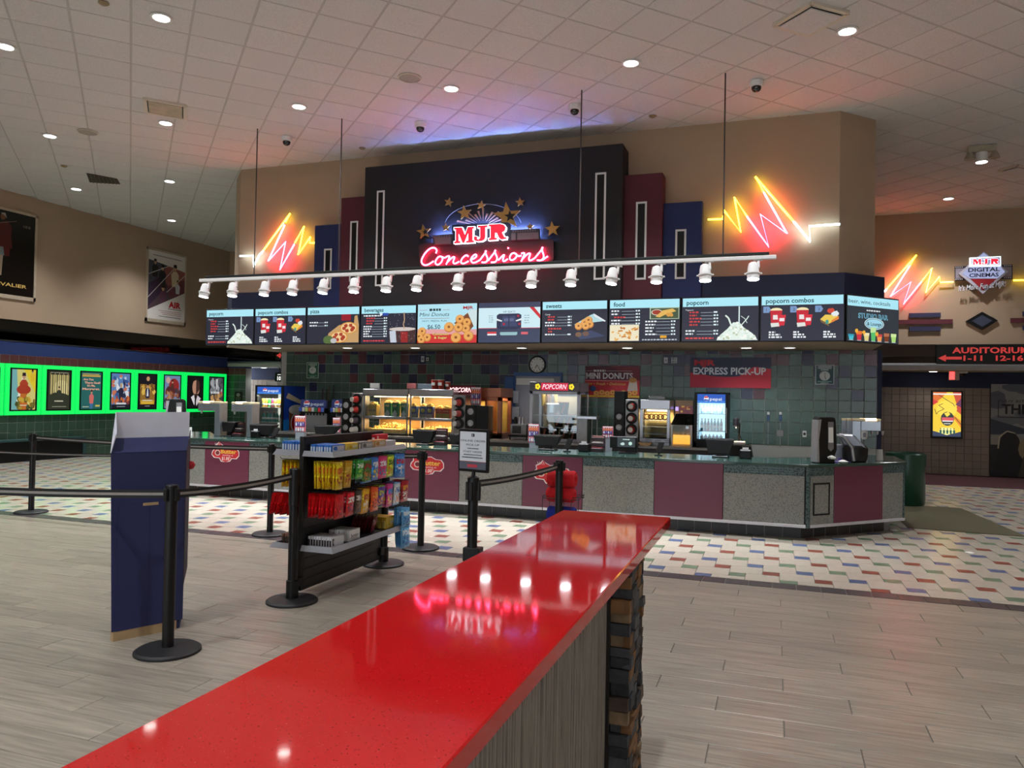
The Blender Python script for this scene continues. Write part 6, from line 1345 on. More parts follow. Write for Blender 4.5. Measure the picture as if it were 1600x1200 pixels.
# ---- popcorn warmers (two shelves of tubs and bags)
tubc = {'striped': (206,160,70), 'green': (24,120,70), 'blue': (60,90,160), 'red': (190,60,40)}
def tub(kind, x, y, z, w_, h_, label, g):
    c_ = tubc[kind]; t = thing('popcorn_bag', label, 'popcorn bag', (x, y, z), group=g)
    part('paper_bag', MB().hexa([(-w_*.42,-w_*.3,0),(w_*.42,-w_*.3,0),(w_*.42,w_*.3,0),(-w_*.42,w_*.3,0),(-w_*.5,-w_*.36,h_),(w_*.5,-w_*.36,h_),(w_*.5,w_*.36,h_),(-w_*.5,w_*.36,h_)]), mat('tub_'+kind, c_, .6), t, local=True, bev=.004)
    M2 = MW[t]; cv = Canvas(M2 @ Vector((-w_*.44,-w_*.335-.002,.0)), (w_*.88,0,0), (0,-.06*w_,h_), n=(0,-1,0))
    if kind == 'striped':
        for k in range(4): cv.rect(.1+.22*k,0,.2+.22*k,1,(236,206,120))
        cv.text('POPCORN', .5, .4, .18, (40,40,80), bold=.03, align='c', wid=.9)
    elif kind == 'green': cv.text('POP', .5, .72, .16, (236,226,160), bold=.05, align='c', wid=.6); cv.blob(.5,.18,.42,.22,(214,216,214),4); cv.poly([(.1,.15),(.5,.5),(.9,.15)], (206,210,210))
    elif kind == 'blue': cv.blob(.5,.65,.35,.2,(206,190,80),5); cv.rect(0,0,1,.34,(206,196,186)); cv.blob(.4,.75,.14,.1,(226,230,236),6)
    else: cv.rect(0,0,1,.5,(206,170,90)); cv.fuzz(.1,.9,.7,.08,(236,200,180),6)
    cv.done('bag_print', INK, t); corn_pile('popped_corn', x-w_*.44, x+w_*.44, y-w_*.3, y+w_*.3, z+h_, .05, t, 26, int(x*100) % 97)
def warmer(label, px0, px1, pyt, pym, content, scraps):
    x0, x1 = xw(px0), xw(px1); z1 = zw(px0, pyt); zm = zw(px0, pym); t = thing('popcorn_warmer', label, 'warming cabinet', ((x0+x1)/2, YE+.3, ZC), group='popcorn warming cabinets')
    frame_box(t, x0, x1, YE, YE+.6, ZC, z1, .03, steel); part('canopy', MB().box(x0-.01, x1+.01, YE-.02, YE+.62, z1, z1+.1), steel, t, bev=.006)
    part('mid_shelf', MB().box(x0, x1, YE, YE+.6, zm-.05, zm), steel, t, bev=.004); part('floor_pan', MB().box(x0, x1, YE, YE+.6, ZC, ZC+.04), steel_d, t)
    part('lamp_bar', MB().box(x0+.06, x1-.06, YE+.28, YE+.32, z1-.045, z1-.015), warm, t)
    part('back_panel', MB().box(x0+.02, x1-.02, YE+.58, YE+.59, ZC, z1), mat('warm_back', (190,150,96), .35, metal=.4), t)
    area('warmer_light', ((x0+x1)/2, YE+.3, z1-.06), x1-x0-.12, .3, 9, (1,.74,.42)); area('warmer_light', ((x0+x1)/2, YE+.3, zm-.07), x1-x0-.12, .3, 6, (1,.74,.42))
    part('front_glass', MB().box(x0+.03, x1-.03, YE+.004, YE+.008, zm+.001, z1-.03), glass, t)
    for k, (kind, px, w_, h_, lb, g) in enumerate(content): tub(kind, xw(px, YE+.2), YE+.16+.05*(k % 2), zm+.001, w_, h_, lb, g)
    corn_pile('loose_popcorn', x0+.05, x1-.05, YE+.05, YE+.5, ZC+.06, scraps, t, 160, int(px0))
warmer('left popcorn warming cabinet with striped and green bags', 568, 637, 616, 649.5, [('striped',586,.18,.2,'striped popcorn bag in the left warmer','striped popcorn bags'),('green',607,.15,.24,'first green popcorn bag in the left warmer','green popcorn bags'),('green',620.5,.14,.24,'second green popcorn bag in the left warmer','green popcorn bags'),('green',632,.13,.24,'third green popcorn bag in the left warmer','green popcorn bags')], .16)
warmer('right popcorn warming cabinet with blue and red bags', 640, 708, 616.5, 652.5, [('blue',649,.14,.2,'first blue popcorn bag in the right warmer','blue popcorn bags'),('blue',661.5,.14,.2,'second blue popcorn bag in the right warmer','blue popcorn bags'),('blue',674,.14,.2,'third blue popcorn bag in the right warmer','blue popcorn bags'),('red',687,.15,.17,'red popcorn bag in the right warmer','red popcorn bags'),('red',700,.15,.17,'red popcorn bag at the right end of the warmer','red popcorn bags')], .12)
for k, (px, py, s_) in enumerate(((678,594.5,1.0),(688.5,595,1.0),(699,600,.8))):
    p = onY(px, py+14*s_, YE+.1); t = thing('display_cup', ['first','second','third'][k]+' red display tub on the warmer, counted from the left', 'tub', (p.x, YE+.12, zw(660,616.5)+.1), group='red display tubs'); h_ = .17*s_
    part('tub_body', MB().lathe([(.045*s_,0),(.06*s_,h_)], 18), mat('tub_red', (206,36,44), .5), t, local=True, smooth=40); part('tub_rim', MB().lathe([(.062*s_,h_-.006),(.063*s_,h_+.004),(.056*s_,h_+.004)], 18), white_pl, t, local=True, smooth=40); part('tub_label', MB().box(-.035*s_,.035*s_,-.0605*s_,-.05*s_,h_*.4,h_*.72), paper, t, local=True)
for px0, px1, h_, mm, lb in ((573,587,.09,paper,'small white carton on the left warmer'),(631,645,.1,mat('pink_sign', (190,110,110), .6),'pink card sign on the warmer joint'),(648,673,.09,mat('grey_sign', (120,136,150), .5),'long grey-blue card sign on the right warmer')):
    solo('counter_card', MB().box(xw(px0), xw(px1), YE+.1, YE+.14, zw(650,616)+.1, zw(650,616)+.1+h_), mm, lb, 'sign', bev=.003, loc=(xw((px0+px1)/2), YE+.1, zw(650,616)+.1))
# ---- copper popcorn cabinet and the lit popcorn machine
copper = mat('copper_sheet', (176,112,88), .32, metal=.75, var=.1)
x0, x1 = xw(708)+.03, xw(783, 12.6); z1 = zw(750, 606, 12.6); t = thing('copper_popcorn_cabinet', 'copper popcorn cabinet with a red neon popcorn sign, left of the blue door', 'popcorn machine', ((x0+x1)/2, 12.8, ZC))
frame_box(t, x0, x1, 12.6, 13.2, ZC, z1-.16, .07, copper); part('header', MB().box(x0, x1, 12.58, 13.22, z1-.16, z1), copper, t, bev=.004); part('floor_pan', MB().box(x0, x1, 12.6, 13.2, ZC, ZC+.1), copper, t, bev=.004)
part('side_light', MB().box(x1-.1, x1-.085, 12.7, 12.72, ZC+.12, z1-.2), glow('soft_warm', (1,.72,.38), 2.2), t); area('cabinet_light', ((x0+x1)/2, 12.9, z1-.18), .5, .4, 7, (1,.76,.4)); part('back_panel', MB().box(x0+.02, x1-.02, 13.19, 13.195, ZC, z1-.1), mat('yellow_back', (190,160,80), .5), t)
part('divider', MB().box(xw(757,12.6), xw(760,12.6), 12.62, 13.15, ZC+.1, z1-.16), copper, t)
a, b = onY(692, 613, 12.57), onY(738, 605, 12.57)
part('sign_backing', MB().box(xw(698,12.57), xw(742,12.57), 12.572, 12.58, a.z-.03, b.z+.03), mat('sign_redback', (120,20,36), .4), t)
cv = Canvas((xw(699,12.56), 12.565, a.z-.0), (xw(737,12.56)-xw(699,12.56),0,0), (0,0,b.z-a.z)); cv.text('POPCORN', 0, .1, .8, (255,210,210), shear=.35, wid=1.0, bold=.01); cv.done('neon_lettering', printed('neon_popcorn', .4, emit=2.2), t)
X0, X1 = xw(827.5), xw(906); X2 = xw(917, YE+.55); z1 = zw(865, 597); zh = zw(865, 611.5); t = thing('popcorn_machine', 'popcorn machine with a lit Popcorn header and dark tubs inside', 'popcorn machine', ((X0+X1)/2, YE+.3, ZC))
frame_box(t, X0, X1, YE, YE+.6, ZC, zh, .05, mat('machine_white', (200,206,220), .4)); part('header', MB().box(X0, X1, YE-.02, YE+.62, zh, z1), mat('header_grey', (104,102,110), .45), t, bev=.006)
cv = Canvas((X0+.07, YE-.0215, zh+.015), (X1-X0-.14,0,0), (0,0,z1-zh-.03)); cv.rect(.18,.0,.82,1,(190,30,60)); cv.text('POPCORN', .5, .2, .62, (255,226,236), shear=.3, align='c', wid=.58, bold=.01)
for a in (.1,.9):
    for k in range(5): cv.ell(a+.035*cos(k*1.26), .5+.22*sin(k*1.26), .03, .2, (236,214,40))
    cv.ell(a, .5, .018, .14, (150,110,20))
cv.done('lit_sign', printed('popcorn_header', .4, emit=1.2), t)
part('heat_strip', MB().box(X0+.06, X1-.06, YE+.02, YE+.05, zh-.045, zh-.015), glow('pink_white_strip', (1,.8,.85), 3), t)
part('inner_glow', MB().box(X0+.1, X1-.1, YE+.5, YE+.52, ZC+.1, zh-.08), mat('machine_back', (206,190,160), .5), t); area('machine_light', ((X0+X1)/2, YE+.3, zh-.05), .6, .3, 2.5, (1,.86,.68))
part('front_glass', MB().box(X0+.05, X1-.05, YE+.004, YE+.008, ZC+.05, zh-.05), glass, t); part('side_glass', MB().box(X1-.005, X1, YE+.05, YE+.55, ZC+.05, zh-.05), glass, t)
part('kettle', MB().lathe([(.0,0),(.12,.01),(.15,.06),(.15,.2),(.12,.22)], 20, ((X0+X1)/2-.12, YE+.3, zw(850,650)), (0,0,1)), steel, t, smooth=30); part('kettle_arm', MB().tube([((X0+X1)/2-.12,YE+.3,zw(850,650)+.2),((X0+X1)/2-.12,YE+.3,zh-.05)], .02, 8), steel, t)
darkt = mat('dark_tub', (52,28,26), .5, var=.2); orng = mat('tub_orange_stripe', (206,96,60), .5)
def big_tub(px, pyt, pyb, wpx, label):
    y = YE+.14; p = onY(px, pyb, y); w_ = onY(px+wpx/2, pyb, y).x-onY(px-wpx/2, pyb, y).x; h_ = onY(px, pyt, y).z-p.z
    t = thing('popcorn_tub', label, 'tub', (p.x, y, p.z), group='dark popcorn tubs in the machine'); part('tub_body', MB().lathe([(w_*.36,0),(w_*.5,h_)], 20), darkt, t, local=True, smooth=40); part('tub_rim', MB().lathe([(w_*.5,h_-.004),(w_*.52,h_+.006),(w_*.46,h_+.006)], 20), orng, t, local=True, smooth=40)
    part('tub_stripe', MB().beam((-w_*.1,-w_*.44,h_*.15),(w_*.2,-w_*.48,h_*.9), .004, w_*.16), orng, t, local=True)
for px, a, b, w_, lb in ((873,649,667,17,'dark popcorn tub left in the middle row of the machine'),(890,649,667,17,'dark popcorn tub right in the middle row of the machine'),(851,668,689,16,'dark popcorn tub at the left end of the bottom row'),(866,668,689,14,'dark popcorn tub second in the bottom row'),(882,668,689,16,'dark popcorn tub third in the bottom row'),(896,668,689,13,'dark popcorn tub at the right end of the bottom row'),(881,629,648,16,'dark popcorn tub on top of the middle row')): big_tub(px, a, b, w_, lb)
part('inner_shelf', MB().box(X0+.06, X1-.06, YE+.03, YE+.3, zw(865,648.6,YE+.14)-.008, zw(865,648.6,YE+.14)), steel, t)
for k, z_ in enumerate((667.5, 689.5)): part('inner_shelf', MB().box(X0+.06, X1-.06, YE+.03, YE+.3, zw(865,z_,YE+.14)-.006, zw(865,z_,YE+.14)), steel, t)
for k, px in enumerate((849,857,868)): solo('hanging_cup_tube', MB().lathe([(.03,0),(.036,.24)], 14, (xw(px,YE+.35),YE+.35,zw(px,634,YE+.35))), popm if k != 1 else mat('brown_tube', (150,110,76), .5), words[k]+' tan cup sleeve from the left inside the popcorn machine', 'cup sleeve', group='cup sleeves in the popcorn machine', smooth=40, loc=(xw(px,YE+.35),YE+.35,zw(px,634,YE+.35)))
# hot cabinet beside it: steel stand with tray
x0, x1 = xw(905), xw(936); t = thing('steel_stand', 'stainless serving stand with flat top, right of the popcorn machine', 'stand', ((x0+x1)/2, YE-.1, ZC)); zt_ = zw(920,650)
part('top_tray', MB().box(x0, x1, YE-.16, YE+.15, zt_-.05, zt_), steel, t, bev=.006); part('cabinet', MB().box(x0, x0+.17, YE-.12, YE+.1, ZC, zt_-.05), steel_d, t, bev=.004)
for x_ in (x0+.22, x1-.03): part('leg', MB().cyl((x_,YE,ZC), .012, zt_-.05-ZC, 8), steel, t)

# ---- pretzel warmer, cheese dispenser, menus and monitors
x0, x1 = xw(1000), xw(1047); z1 = zw(1020,624.5); z0 = zw(1020,701.5); t = thing('pretzel_warmer', 'stainless glass-fronted pretzel warmer with lit shelves', 'warming cabinet', ((x0+x1)/2, YE+.25, ZC)); za, zb_ = zw(1020,685), zw(1020,640)
part('base', MB().box(x0, x1, YE, YE+.5, ZC, za), steel, t, bev=.006); part('top', MB().box(x0, x1, YE, YE+.5, zb_, z1), steel, t, bev=.01); 
for x_ in (x0, x1-.05): part('post', MB().box(x_, x_+.05, YE, YE+.05, za, zb_), steel, t, bev=.004)
part('back_panel', MB().box(x0, x1, YE+.47, YE+.49, za, zb_), mat('warm_cream', (226,196,130), .5), t); part('front_glass', MB().box(x0+.05, x1-.05, YE+.005, YE+.009, za, zb_), glass, t)
part('lamp_bar', MB().box(x0+.08, x1-.08, YE+.2, YE+.24, zb_-.03, zb_-.005), warm, t); area('pretzel_light', ((x0+x1)/2, YE+.25, zb_-.04), .4, .3, 5, (1,.78,.45)); area('pretzel_light_low', ((x0+x1)/2, YE+.12, zw(1020,666)), .4, .2, 2, (1,.8,.5), (radians(180),0,0))
prz = mat('pretzel', (206,140,60), .55, var=.25, scale=20)
for k, py in enumerate((657,667,678)):
    zz = zw(1020, py); part('wire_shelf', MB().box(x0+.05, x1-.05, YE+.04, YE+.44, zz-.008, zz), steel, t)
    if k == 0:
        for i in range(5):
            xx = x0+.1+(x1-x0-.2)*i/4; P = [(xx+.045*cos(a)*(1+.2*cos(2*a)), YE+.12, zz+.06+.045*sin(a)) for a in [j*pi/6 for j in range(13)]]
            solo('pretzel', MB().tube(P, .013, 8), prz, words[i]+' soft pretzel from the left on the warmer\'s top rack', 'pretzel', group='pretzels in the warmer', smooth=60, loc=(xx,YE+.12,zz))
for k in range(3):
    for i in range(3): part('vent_slot', MB().box(x0+.1+.15*k, x0+.2+.15*k, YE-.003, YE+.002, ZC+.05+.03*i, ZC+.058+.03*i), mat('slot_dark', (70,70,76), .6), t)
solo('foil_pan', MB().prism([(xw(1011),YE+.1),(xw(1038),YE+.1),(xw(1036),YE+.35),(xw(1014),YE+.35)], z1+.001, z1+.06), mat('foil_pans', (130,130,132), .4, metal=.8), 'stack of foil pans on the pretzel warmer', 'pan', bev=.01, loc=(xw(1024),YE+.2,z1))
x0, x1 = xw(1048.5), xw(1082); t = thing('cheese_dispenser', 'cheese dispenser with black hood and glowing orange front', 'dispenser', ((x0+x1)/2, YE+.2, ZC)); za, zb_ = zw(1065,664), zw(1065,647)
part('body', MB().box(x0, x1, YE+.06, YE+.4, ZC, za), white_pl, t, bev=.006); part('hood', MB().hexa([(x0,YE+.0,za),(x1,YE+.0,za),(x1,YE+.4,za),(x0,YE+.4,za),(x0+.05,YE+.15,zb_),(x1-.01,YE+.15,zb_),(x1-.01,YE+.4,zb_),(x0+.05,YE+.4,zb_)]), blackplastic, t, bev=.006)
part('lit_front', MB().box(x0+.04, x1-.04, YE+.03, YE+.06, zw(1065,694), zw(1065,680)), glow('cheese_glow', (1,.42,.03), 1.5), t); part('front_glass', MB().box(x0+.03, x1-.03, YE+.02, YE+.026, ZC+.04, za-.02), glass, t)
part('corner_post', MB().box(x0, x0+.03, YE, YE+.06, ZC, za).box(x1-.03, x1, YE, YE+.06, ZC, za), white_pl, t)
for k in range(5): part('flame_tab', MB().slab([(x0+.07+.07*k,YE+.035,zw(1065,680)),(x0+.10+.07*k,YE+.035,zw(1065,680)),(x0+.085+.07*k,YE+.035,zw(1065,676))], (0,.01,0)), popm, t)
x0, x1 = xw(1055, 12.9), xw(1084, 12.9); t = thing('steel_oven', 'steel oven box behind the cheese dispenser', 'oven', ((x0+x1)/2, 12.9, ZC)); part('box', MB().box(x0, x1, 12.85, 13.25, ZC, zw(1070,625,12.9)), mat('oven_brown', (140,112,90), .35, metal=.6), t, bev=.006)
cv = Canvas((x0+.07,12.845,zw(1070,647,12.9)), (x1-x0-.08,0,0), (0,0,zw(1070,634,12.9)-zw(1070,647,12.9))); cv.rect(0,0,1,1,(120,70,90)); scatter(cv, 12, (.1,.2,.9,.9), [(206,150,70),(226,180,90),(150,80,60)], .12, 3); cv.done('menu_print', printed('soft_lit', .4, emit=.5), t); part('lit_button', MB().box(x0+.01, x0+.06, 12.843, 12.85, zw(1070,642,12.9), zw(1070,636,12.9)), glow('violet_led', (.4,.3,1), 1.2), t)
# heat-lamp stand at the right
x0, x1 = max(xw(1141, 12.1), BC1+.13), xw(1165, 12.1); t = thing('heat_lamp_stand', 'black heat lamp with glowing underside at the right end of the back counter', 'heat lamp', ((x0+x1)/2, 12.1, 0)); zt_ = zw(1150,667,12.1)
part('hood', MB().box(x0-.06, x1-.1, 12.0, 12.3, zt_, zt_+.14), mat('crumpled_hood', (96,96,104), .5, metal=.5, var=.3), t, bev=.02); part('lamp', MB().box(x0-.02, x1-.14, 12.05, 12.25, zt_-.02, zt_-.001), warm, t); spot('heat_beam', ((x0+x1)/2-.06, 12.15, zt_-.04), 10, (1,.72,.38), 130, .6, .05)
part('post', MB().cyl((x0+.02,12.28,ZC-.1), .014, zt_-ZC+.15, 8), blackmetal, t); zz = zw(1150,699,12.1); part('pan', MB().box(x0-.1, x1, 12.0, 12.3, zz+.04, zz+.09), white_pl, t, bev=.01); part('table', MB().hexa([(x0-.1,11.95,.0),(x1+.25,11.95,0),(x1+.25,12.35,0),(x0-.1,12.35,0),(x0-.1,11.95,zz+.035),(x1+.08,11.95,zz+.035),(x1+.08,12.35,zz+.035),(x0-.1,12.35,zz+.035)]), blackplastic, t, bev=.006)
cable = [(xw(1152,12.3),12.3,zw(1152,672,12.3)),(xw(1157,12.3),12.31,zw(1157,682,12.3)),(xw(1162,12.3),12.3,zw(1162,691,12.3))]; part('cable', MB().tube(cable, .006, 6), blackplastic, t)

# ---- doorway with open blue door, papers
bd_m = mat('blue_door_paint', (56,92,150), .5, var=.08); xd0, xd1 = onY(806, 600, YB).x, onY(876, 600, YB).x; zd = onY(840, 588, YB).z
dr = struct('door_1', MB().box(xd0-.04, xd1+.04, YB-.03, YB-.005, zd, zd+.07).box(xd0-.04, xd0, YB-.03, YB-.005, 0, zd).box(xd1, xd1+.04, YB-.03, YB-.005, 0, zd), bd_m, 'blue framed doorway in the tile wall behind the popcorn machine', 'door')
part('opening', MB().box(xd0, xd1, YB-.012, YB-.006, 0, zd), mat('grey_lockers', (150,152,162), .5, var=.1, stretch=(8,1,.2)), dr)
part('white_board', MB().box(xd0+.02, xd1-.12, YB-.03, YB-.012, zd-.16, zd-.04), paper, dr)
p0 = onY(785.5, 600, YB-.1); 
leaf = MB().hexa([(p0.x,YB-.45,0),(p0.x+.05,YB-.5,0),(xd0+.02,YB-.05,0),(xd0-.03,YB-.03,0),(p0.x,YB-.45,zd),(p0.x+.05,YB-.5,zd),(xd0+.02,YB-.05,zd),(xd0-.03,YB-.03,zd)])
leaf = MB().box(p0.x+.02, xd0-.02, YB-.06, YB-.03, 0, zd-.01); lf = part('door_leaf', leaf, bd_m, dr, bev=.004)
part('door_handle', MB().tube([(onY(783,670,YB-.08).x+.1,YB-.1,1.02),(onY(783,670,YB-.08).x+.22,YB-.1,1.03)], .014, 8), steel, dr)
hold = mat('paper_holder', (176,180,186), .5, var=.1)
for k, (px, py) in enumerate(((791,623),(806,620),(791,646),(799,645),(807,646))):
    a = onY(px, py, YB-.09); part('paper_holder', MB().hexa([(a.x-.05,YB-.09,a.z-.12),(a.x+.05,YB-.09,a.z-.12),(a.x+.05,YB-.065,a.z-.12),(a.x-.05,YB-.065,a.z-.12),(a.x-.06,YB-.14,a.z+.1),(a.x+.06,YB-.14,a.z+.1),(a.x+.06,YB-.065,a.z+.12),(a.x-.06,YB-.065,a.z+.12)]), hold, lf)
# microwave table in front of the door
a, b = onY(796, 680, 12.5), onY(824, 663, 12.5); t = thing('small_oven', 'small steel oven on a thin black table, right of the blue door', 'oven', ((a.x+b.x)/2, 12.6, ZC)); part('box', MB().box(a.x+.03, b.x, 12.45, 12.8, a.z+.01, b.z), steel_d, t, bev=.006); part('dark_door', MB().box(a.x+.07, b.x-.1, 12.44, 12.45, a.z+.04, b.z-.03), mat('oven_glass', (60,60,62), .15), t); part('table_top', MB().box(a.x, b.x+.04, 12.42, 12.85, a.z-.02, a.z+.008), blackmetal, t)
for x_ in (a.x+.02, b.x): part('table_leg', MB().box(x_, x_+.02, 12.44, 12.46, ZC, a.z-.02), blackmetal, t)
for k, px in enumerate((806,812,817)): solo('steel_shaker', MB().lathe([(.03,0),(.03,.09),(.02,.12),(0,.125)], 14, (xw(px,12.6),12.6,b.z+.001)), blackplastic if k == 0 else steel, ['black','first steel','second steel'][k]+' shaker on the small oven', 'shaker', group='shakers on the oven', smooth=40, loc=(xw(px,12.6),12.6,b.z))

# ---- wall pieces: clock, banners, notices, switches
a = onY(839.5, 570, YB-.03); r_ = (onY(852.5,570,YB).x-onY(826,570,YB).x)/2
t = thing('wall_clock', 'round black-rimmed wall clock over the doorway', 'clock', (a.x, YB-.01, a.z)); part('rim', MB().lathe([(r_,0),(r_,.035),(r_*.86,.045),(r_*.84,.012)], 32, (a.x,YB-.009,a.z), (0,-1,0)), blackplastic, t, smooth=40)
part('dial', MB().lathe([(r_*.86,.0),(0,.0)], 32, (a.x,YB-.034,a.z), (0,-1,0)), paper, t)
for k in range(12): q = k*pi/6; part('hour_mark', MB().box(a.x+r_*.7*sin(q)-.006, a.x+r_*.7*sin(q)+.006, YB-.038, YB-.035, a.z+r_*.7*cos(q)-.012, a.z+r_*.7*cos(q)+.012), blackplastic, t)
for q, l_, w_ in ((radians(210),.45,.012),(radians(150),.68,.008)): part('hand', MB().beam((a.x,YB-.04,a.z),(a.x+r_*l_*sin(q),YB-.04,a.z+r_*l_*cos(q)), .003, w_), blackplastic, t)
def wallboard(name, label, cat, x0, y0, x1, y1, yw, fn, m_=None, th=.02):
    A = onY(x0, y1, yw); Bq = onY(x1, y1, yw); Cq = onY((x0+x1)/2, y0, yw); D_ = onY((x0+x1)/2, y1, yw); t = thing(name, label, cat, ((A.x+Bq.x)/2, yw, D_.z)); part('board', MB().box(A.x, Bq.x, yw, yw+th, D_.z, Cq.z), paper, t, bev=.002)
    cv = Canvas((A.x, yw-.001, D_.z), (Bq.x-A.x,0,0), (0,0,Cq.z-D_.z)); fn(cv); cv.done('print', m_ or INK, t); return t
def f_pick(cv): cv.rect(0,0,1,1,(206,52,72)); cv.poly([(0,.62)]+[(k/12,.5-.14*sin(pi*k/12*1.1)+.06*(k > 8)) for k in range(13)]+[(1,1),(0,1)], (58,62,88)); cv.poly([(.62,.4),(.8,.7),(1,.62),(1,.3)], (206,52,72)); cv.text('MJR', .05, .74, .17, (214,60,70), bold=.05, wid=.27); cv.text('EXPRESS PICK-UP', .04, .44, .22, (226,226,234), bold=.03, wid=.9)
wallboard('pickup_sign', 'red and slate Express Pick-Up sign on the tile wall', 'sign', 1078, 558.5, 1204.5, 606, YB-.06, f_pick)
def f_don(cv): 
    cv.rect(0,0,1,1,(196,46,58)); cv.rect(0,.56,1,1,(90,34,50)); cv.poly([(.45,1),(1,1),(1,.56)], (120,36,50)); cv.rect(0,.02,1,.07,(226,206,60)); cv.fuzz(.16,.38,.82,.06,(226,220,222),12); cv.rect(.02,.84,.14,.85,(226,220,222)); cv.rect(.4,.84,.86,.85,(226,220,222)); cv.text('MINI DONUTS', .02, .6, .18, (222,222,228), bold=.03, wid=.86); cv.rect(.02,.53,.88,.54,(226,220,222))
    cv.text('Hot • Fresh • Delicious', .01, .4, .08, (236,206,110), shear=.25, wid=.74, bold=.01); cv.ell(.15,.28,.06,.09,(40,80,140)); cv.poly([(.78,.22),(.97,.22),(.95,.55),(.82,.55)], (206,196,186)); cv.ell(.88,.56,.07,.08,(200,140,70))
    for k in range(8): donut(cv, .22+.1*k, .13+.03*(k % 2), .055)
wallboard('donut_banner', 'mini donuts banner hanging on the tile wall', 'banner', 913.5, 572, 999, 621.5, YB-.05, f_don)
def f_not(cv): cv.rect(0,0,1,1,(176,196,186)); cv.rect(.05,.04,.95,.96,(40,96,70)); cv.ell(.5,.5,.3,.22,(206,216,210)); cv.line([(.5,.5),(.5,.66)], .02, (40,60,50)); cv.line([(.5,.5),(.34,.52)], .025, (40,60,50)); cv.fuzz(.14,.86,.88,.04,(220,230,224),3); cv.fuzz(.14,.86,.81,.04,(220,230,224),4); cv.fuzz(.3,.7,.74,.04,(220,230,224),5); cv.fuzz(.14,.86,.14,.04,(120,200,150),6); cv.fuzz(.3,.7,.08,.03,(220,230,224),7)
wallboard('clock_notice', 'green closing time notice with a printed clock at the left end', 'sign', 479, 566, 497.5, 591, YB-.02, f_not, th=.008)
def f_not2(cv): cv.rect(0,0,1,1,(190,200,206)); cv.rect(.05,.04,.95,.96,(46,78,84)); cv.ell(.5,.44,.28,.24,(196,204,206)); cv.line([(.5,.44),(.52,.62)], .02, (40,60,60)); cv.line([(.5,.44),(.56,.26)], .025, (40,60,60)); cv.fuzz(.14,.86,.88,.05,(210,220,224),3); cv.fuzz(.14,.86,.8,.05,(210,220,224),4); cv.fuzz(.3,.7,.72,.05,(210,220,224),5); cv.fuzz(.14,.86,.13,.05,(150,206,206),6); cv.fuzz(.3,.7,.06,.04,(210,220,224),7)
wallboard('clock_notice', 'teal closing time notice with a printed clock at the right end', 'sign', 1273.5, 570, 1303.5, 601, YB-.02, f_not2, th=.008)
def plate(px, py, wpx, hpx, label, two=False, m_=None):
    a = onY(px-wpx/2, py+hpx/2, YB-.012); b = onY(px+wpx/2, py-hpx/2, YB-.012); t = thing('wall_plate', label, 'wall plate', ((a.x+b.x)/2, YB-.012, a.z), group='wall plates'); part('plate', MB().box(a.x, b.x, YB-.018, YB-.009, a.z, b.z), m_ or white_pl, t, bev=.002); return t, a, b
t, a, b = plate(660.5, 561, 5, 9, 'small white switch plate over the left warmer'); part('rocker', MB().box(a.x+.015, b.x-.015, YB-.022, YB-.018, a.z+.03, b.z-.03), greypl, t)
t, a, b = plate(668.5, 561, 7, 8, 'black four-button plate over the left warmer', m_=blackplastic)
for i in (0, 1):
    for j in (0, 1): part('button', MB().box(a.x+.012+i*.035, a.x+.036+i*.035, YB-.022, YB-.018, a.z+.012+j*.04, a.z+.042+j*.04), white_pl, t)
t, a, b = plate(1040.5, 563, 6, 9, 'white switch plate left of the pick-up sign'); part('rocker', MB().box(a.x+.02, b.x-.02, YB-.022, YB-.018, a.z+.03, b.z-.03), greypl, t)
t, a, b = plate(1053.5, 563, 9, 9, 'white outlet plate left of the pick-up sign')
for i in (0, 1):
    for j in (0, 1): part('socket', MB().box(a.x+.012+i*.04, a.x+.04+i*.04, YB-.02, YB-.018, a.z+.014+j*.042, a.z+.042+j*.042), greypl, t)
t, a, b = plate(1219, 677, 10, 9.5, 'square blank wall plate over the right end of the counter', m_=steel_d); part('screw', MB().cyl(((a.x+b.x)/2,YB-.0185,(a.z+b.z)/2), .005, .002, 8, (0,-1,0)), greypl, t)
t, a, b = plate(1257, 678, 6.5, 10, 'round-socket wall plate near the napkin dispenser'); part('socket', MB().cyl(((a.x+b.x)/2,YB-.0185,(a.z+b.z)/2), .022, .003, 14, (0,-1,0)), blackplastic, t)
for px in (1200.5, 1219.5):
    a = onY(px, 650, YB-.02); t = thing('wall_hook', ('left' if px < 1210 else 'right')+' one of two small blue and white wall hooks', 'hook', (a.x, YB-.02, a.z), group='wall hooks'); part('hook_body', MB().box(a.x-.02, a.x+.02, YB-.03, YB-.009, a.z-.08, a.z+.02), mat('hook_blue', (50,80,120), .4), t, bev=.006); part('hook_cap', MB().box(a.x-.022, a.x+.022, YB-.034, YB-.009, a.z+.02, a.z+.07), white_pl, t, bev=.006)
    part('conduit', MB().box(a.x-.008, a.x+.008, YB-.02, YB-.009, ZC, a.z-.08), greypl, t)

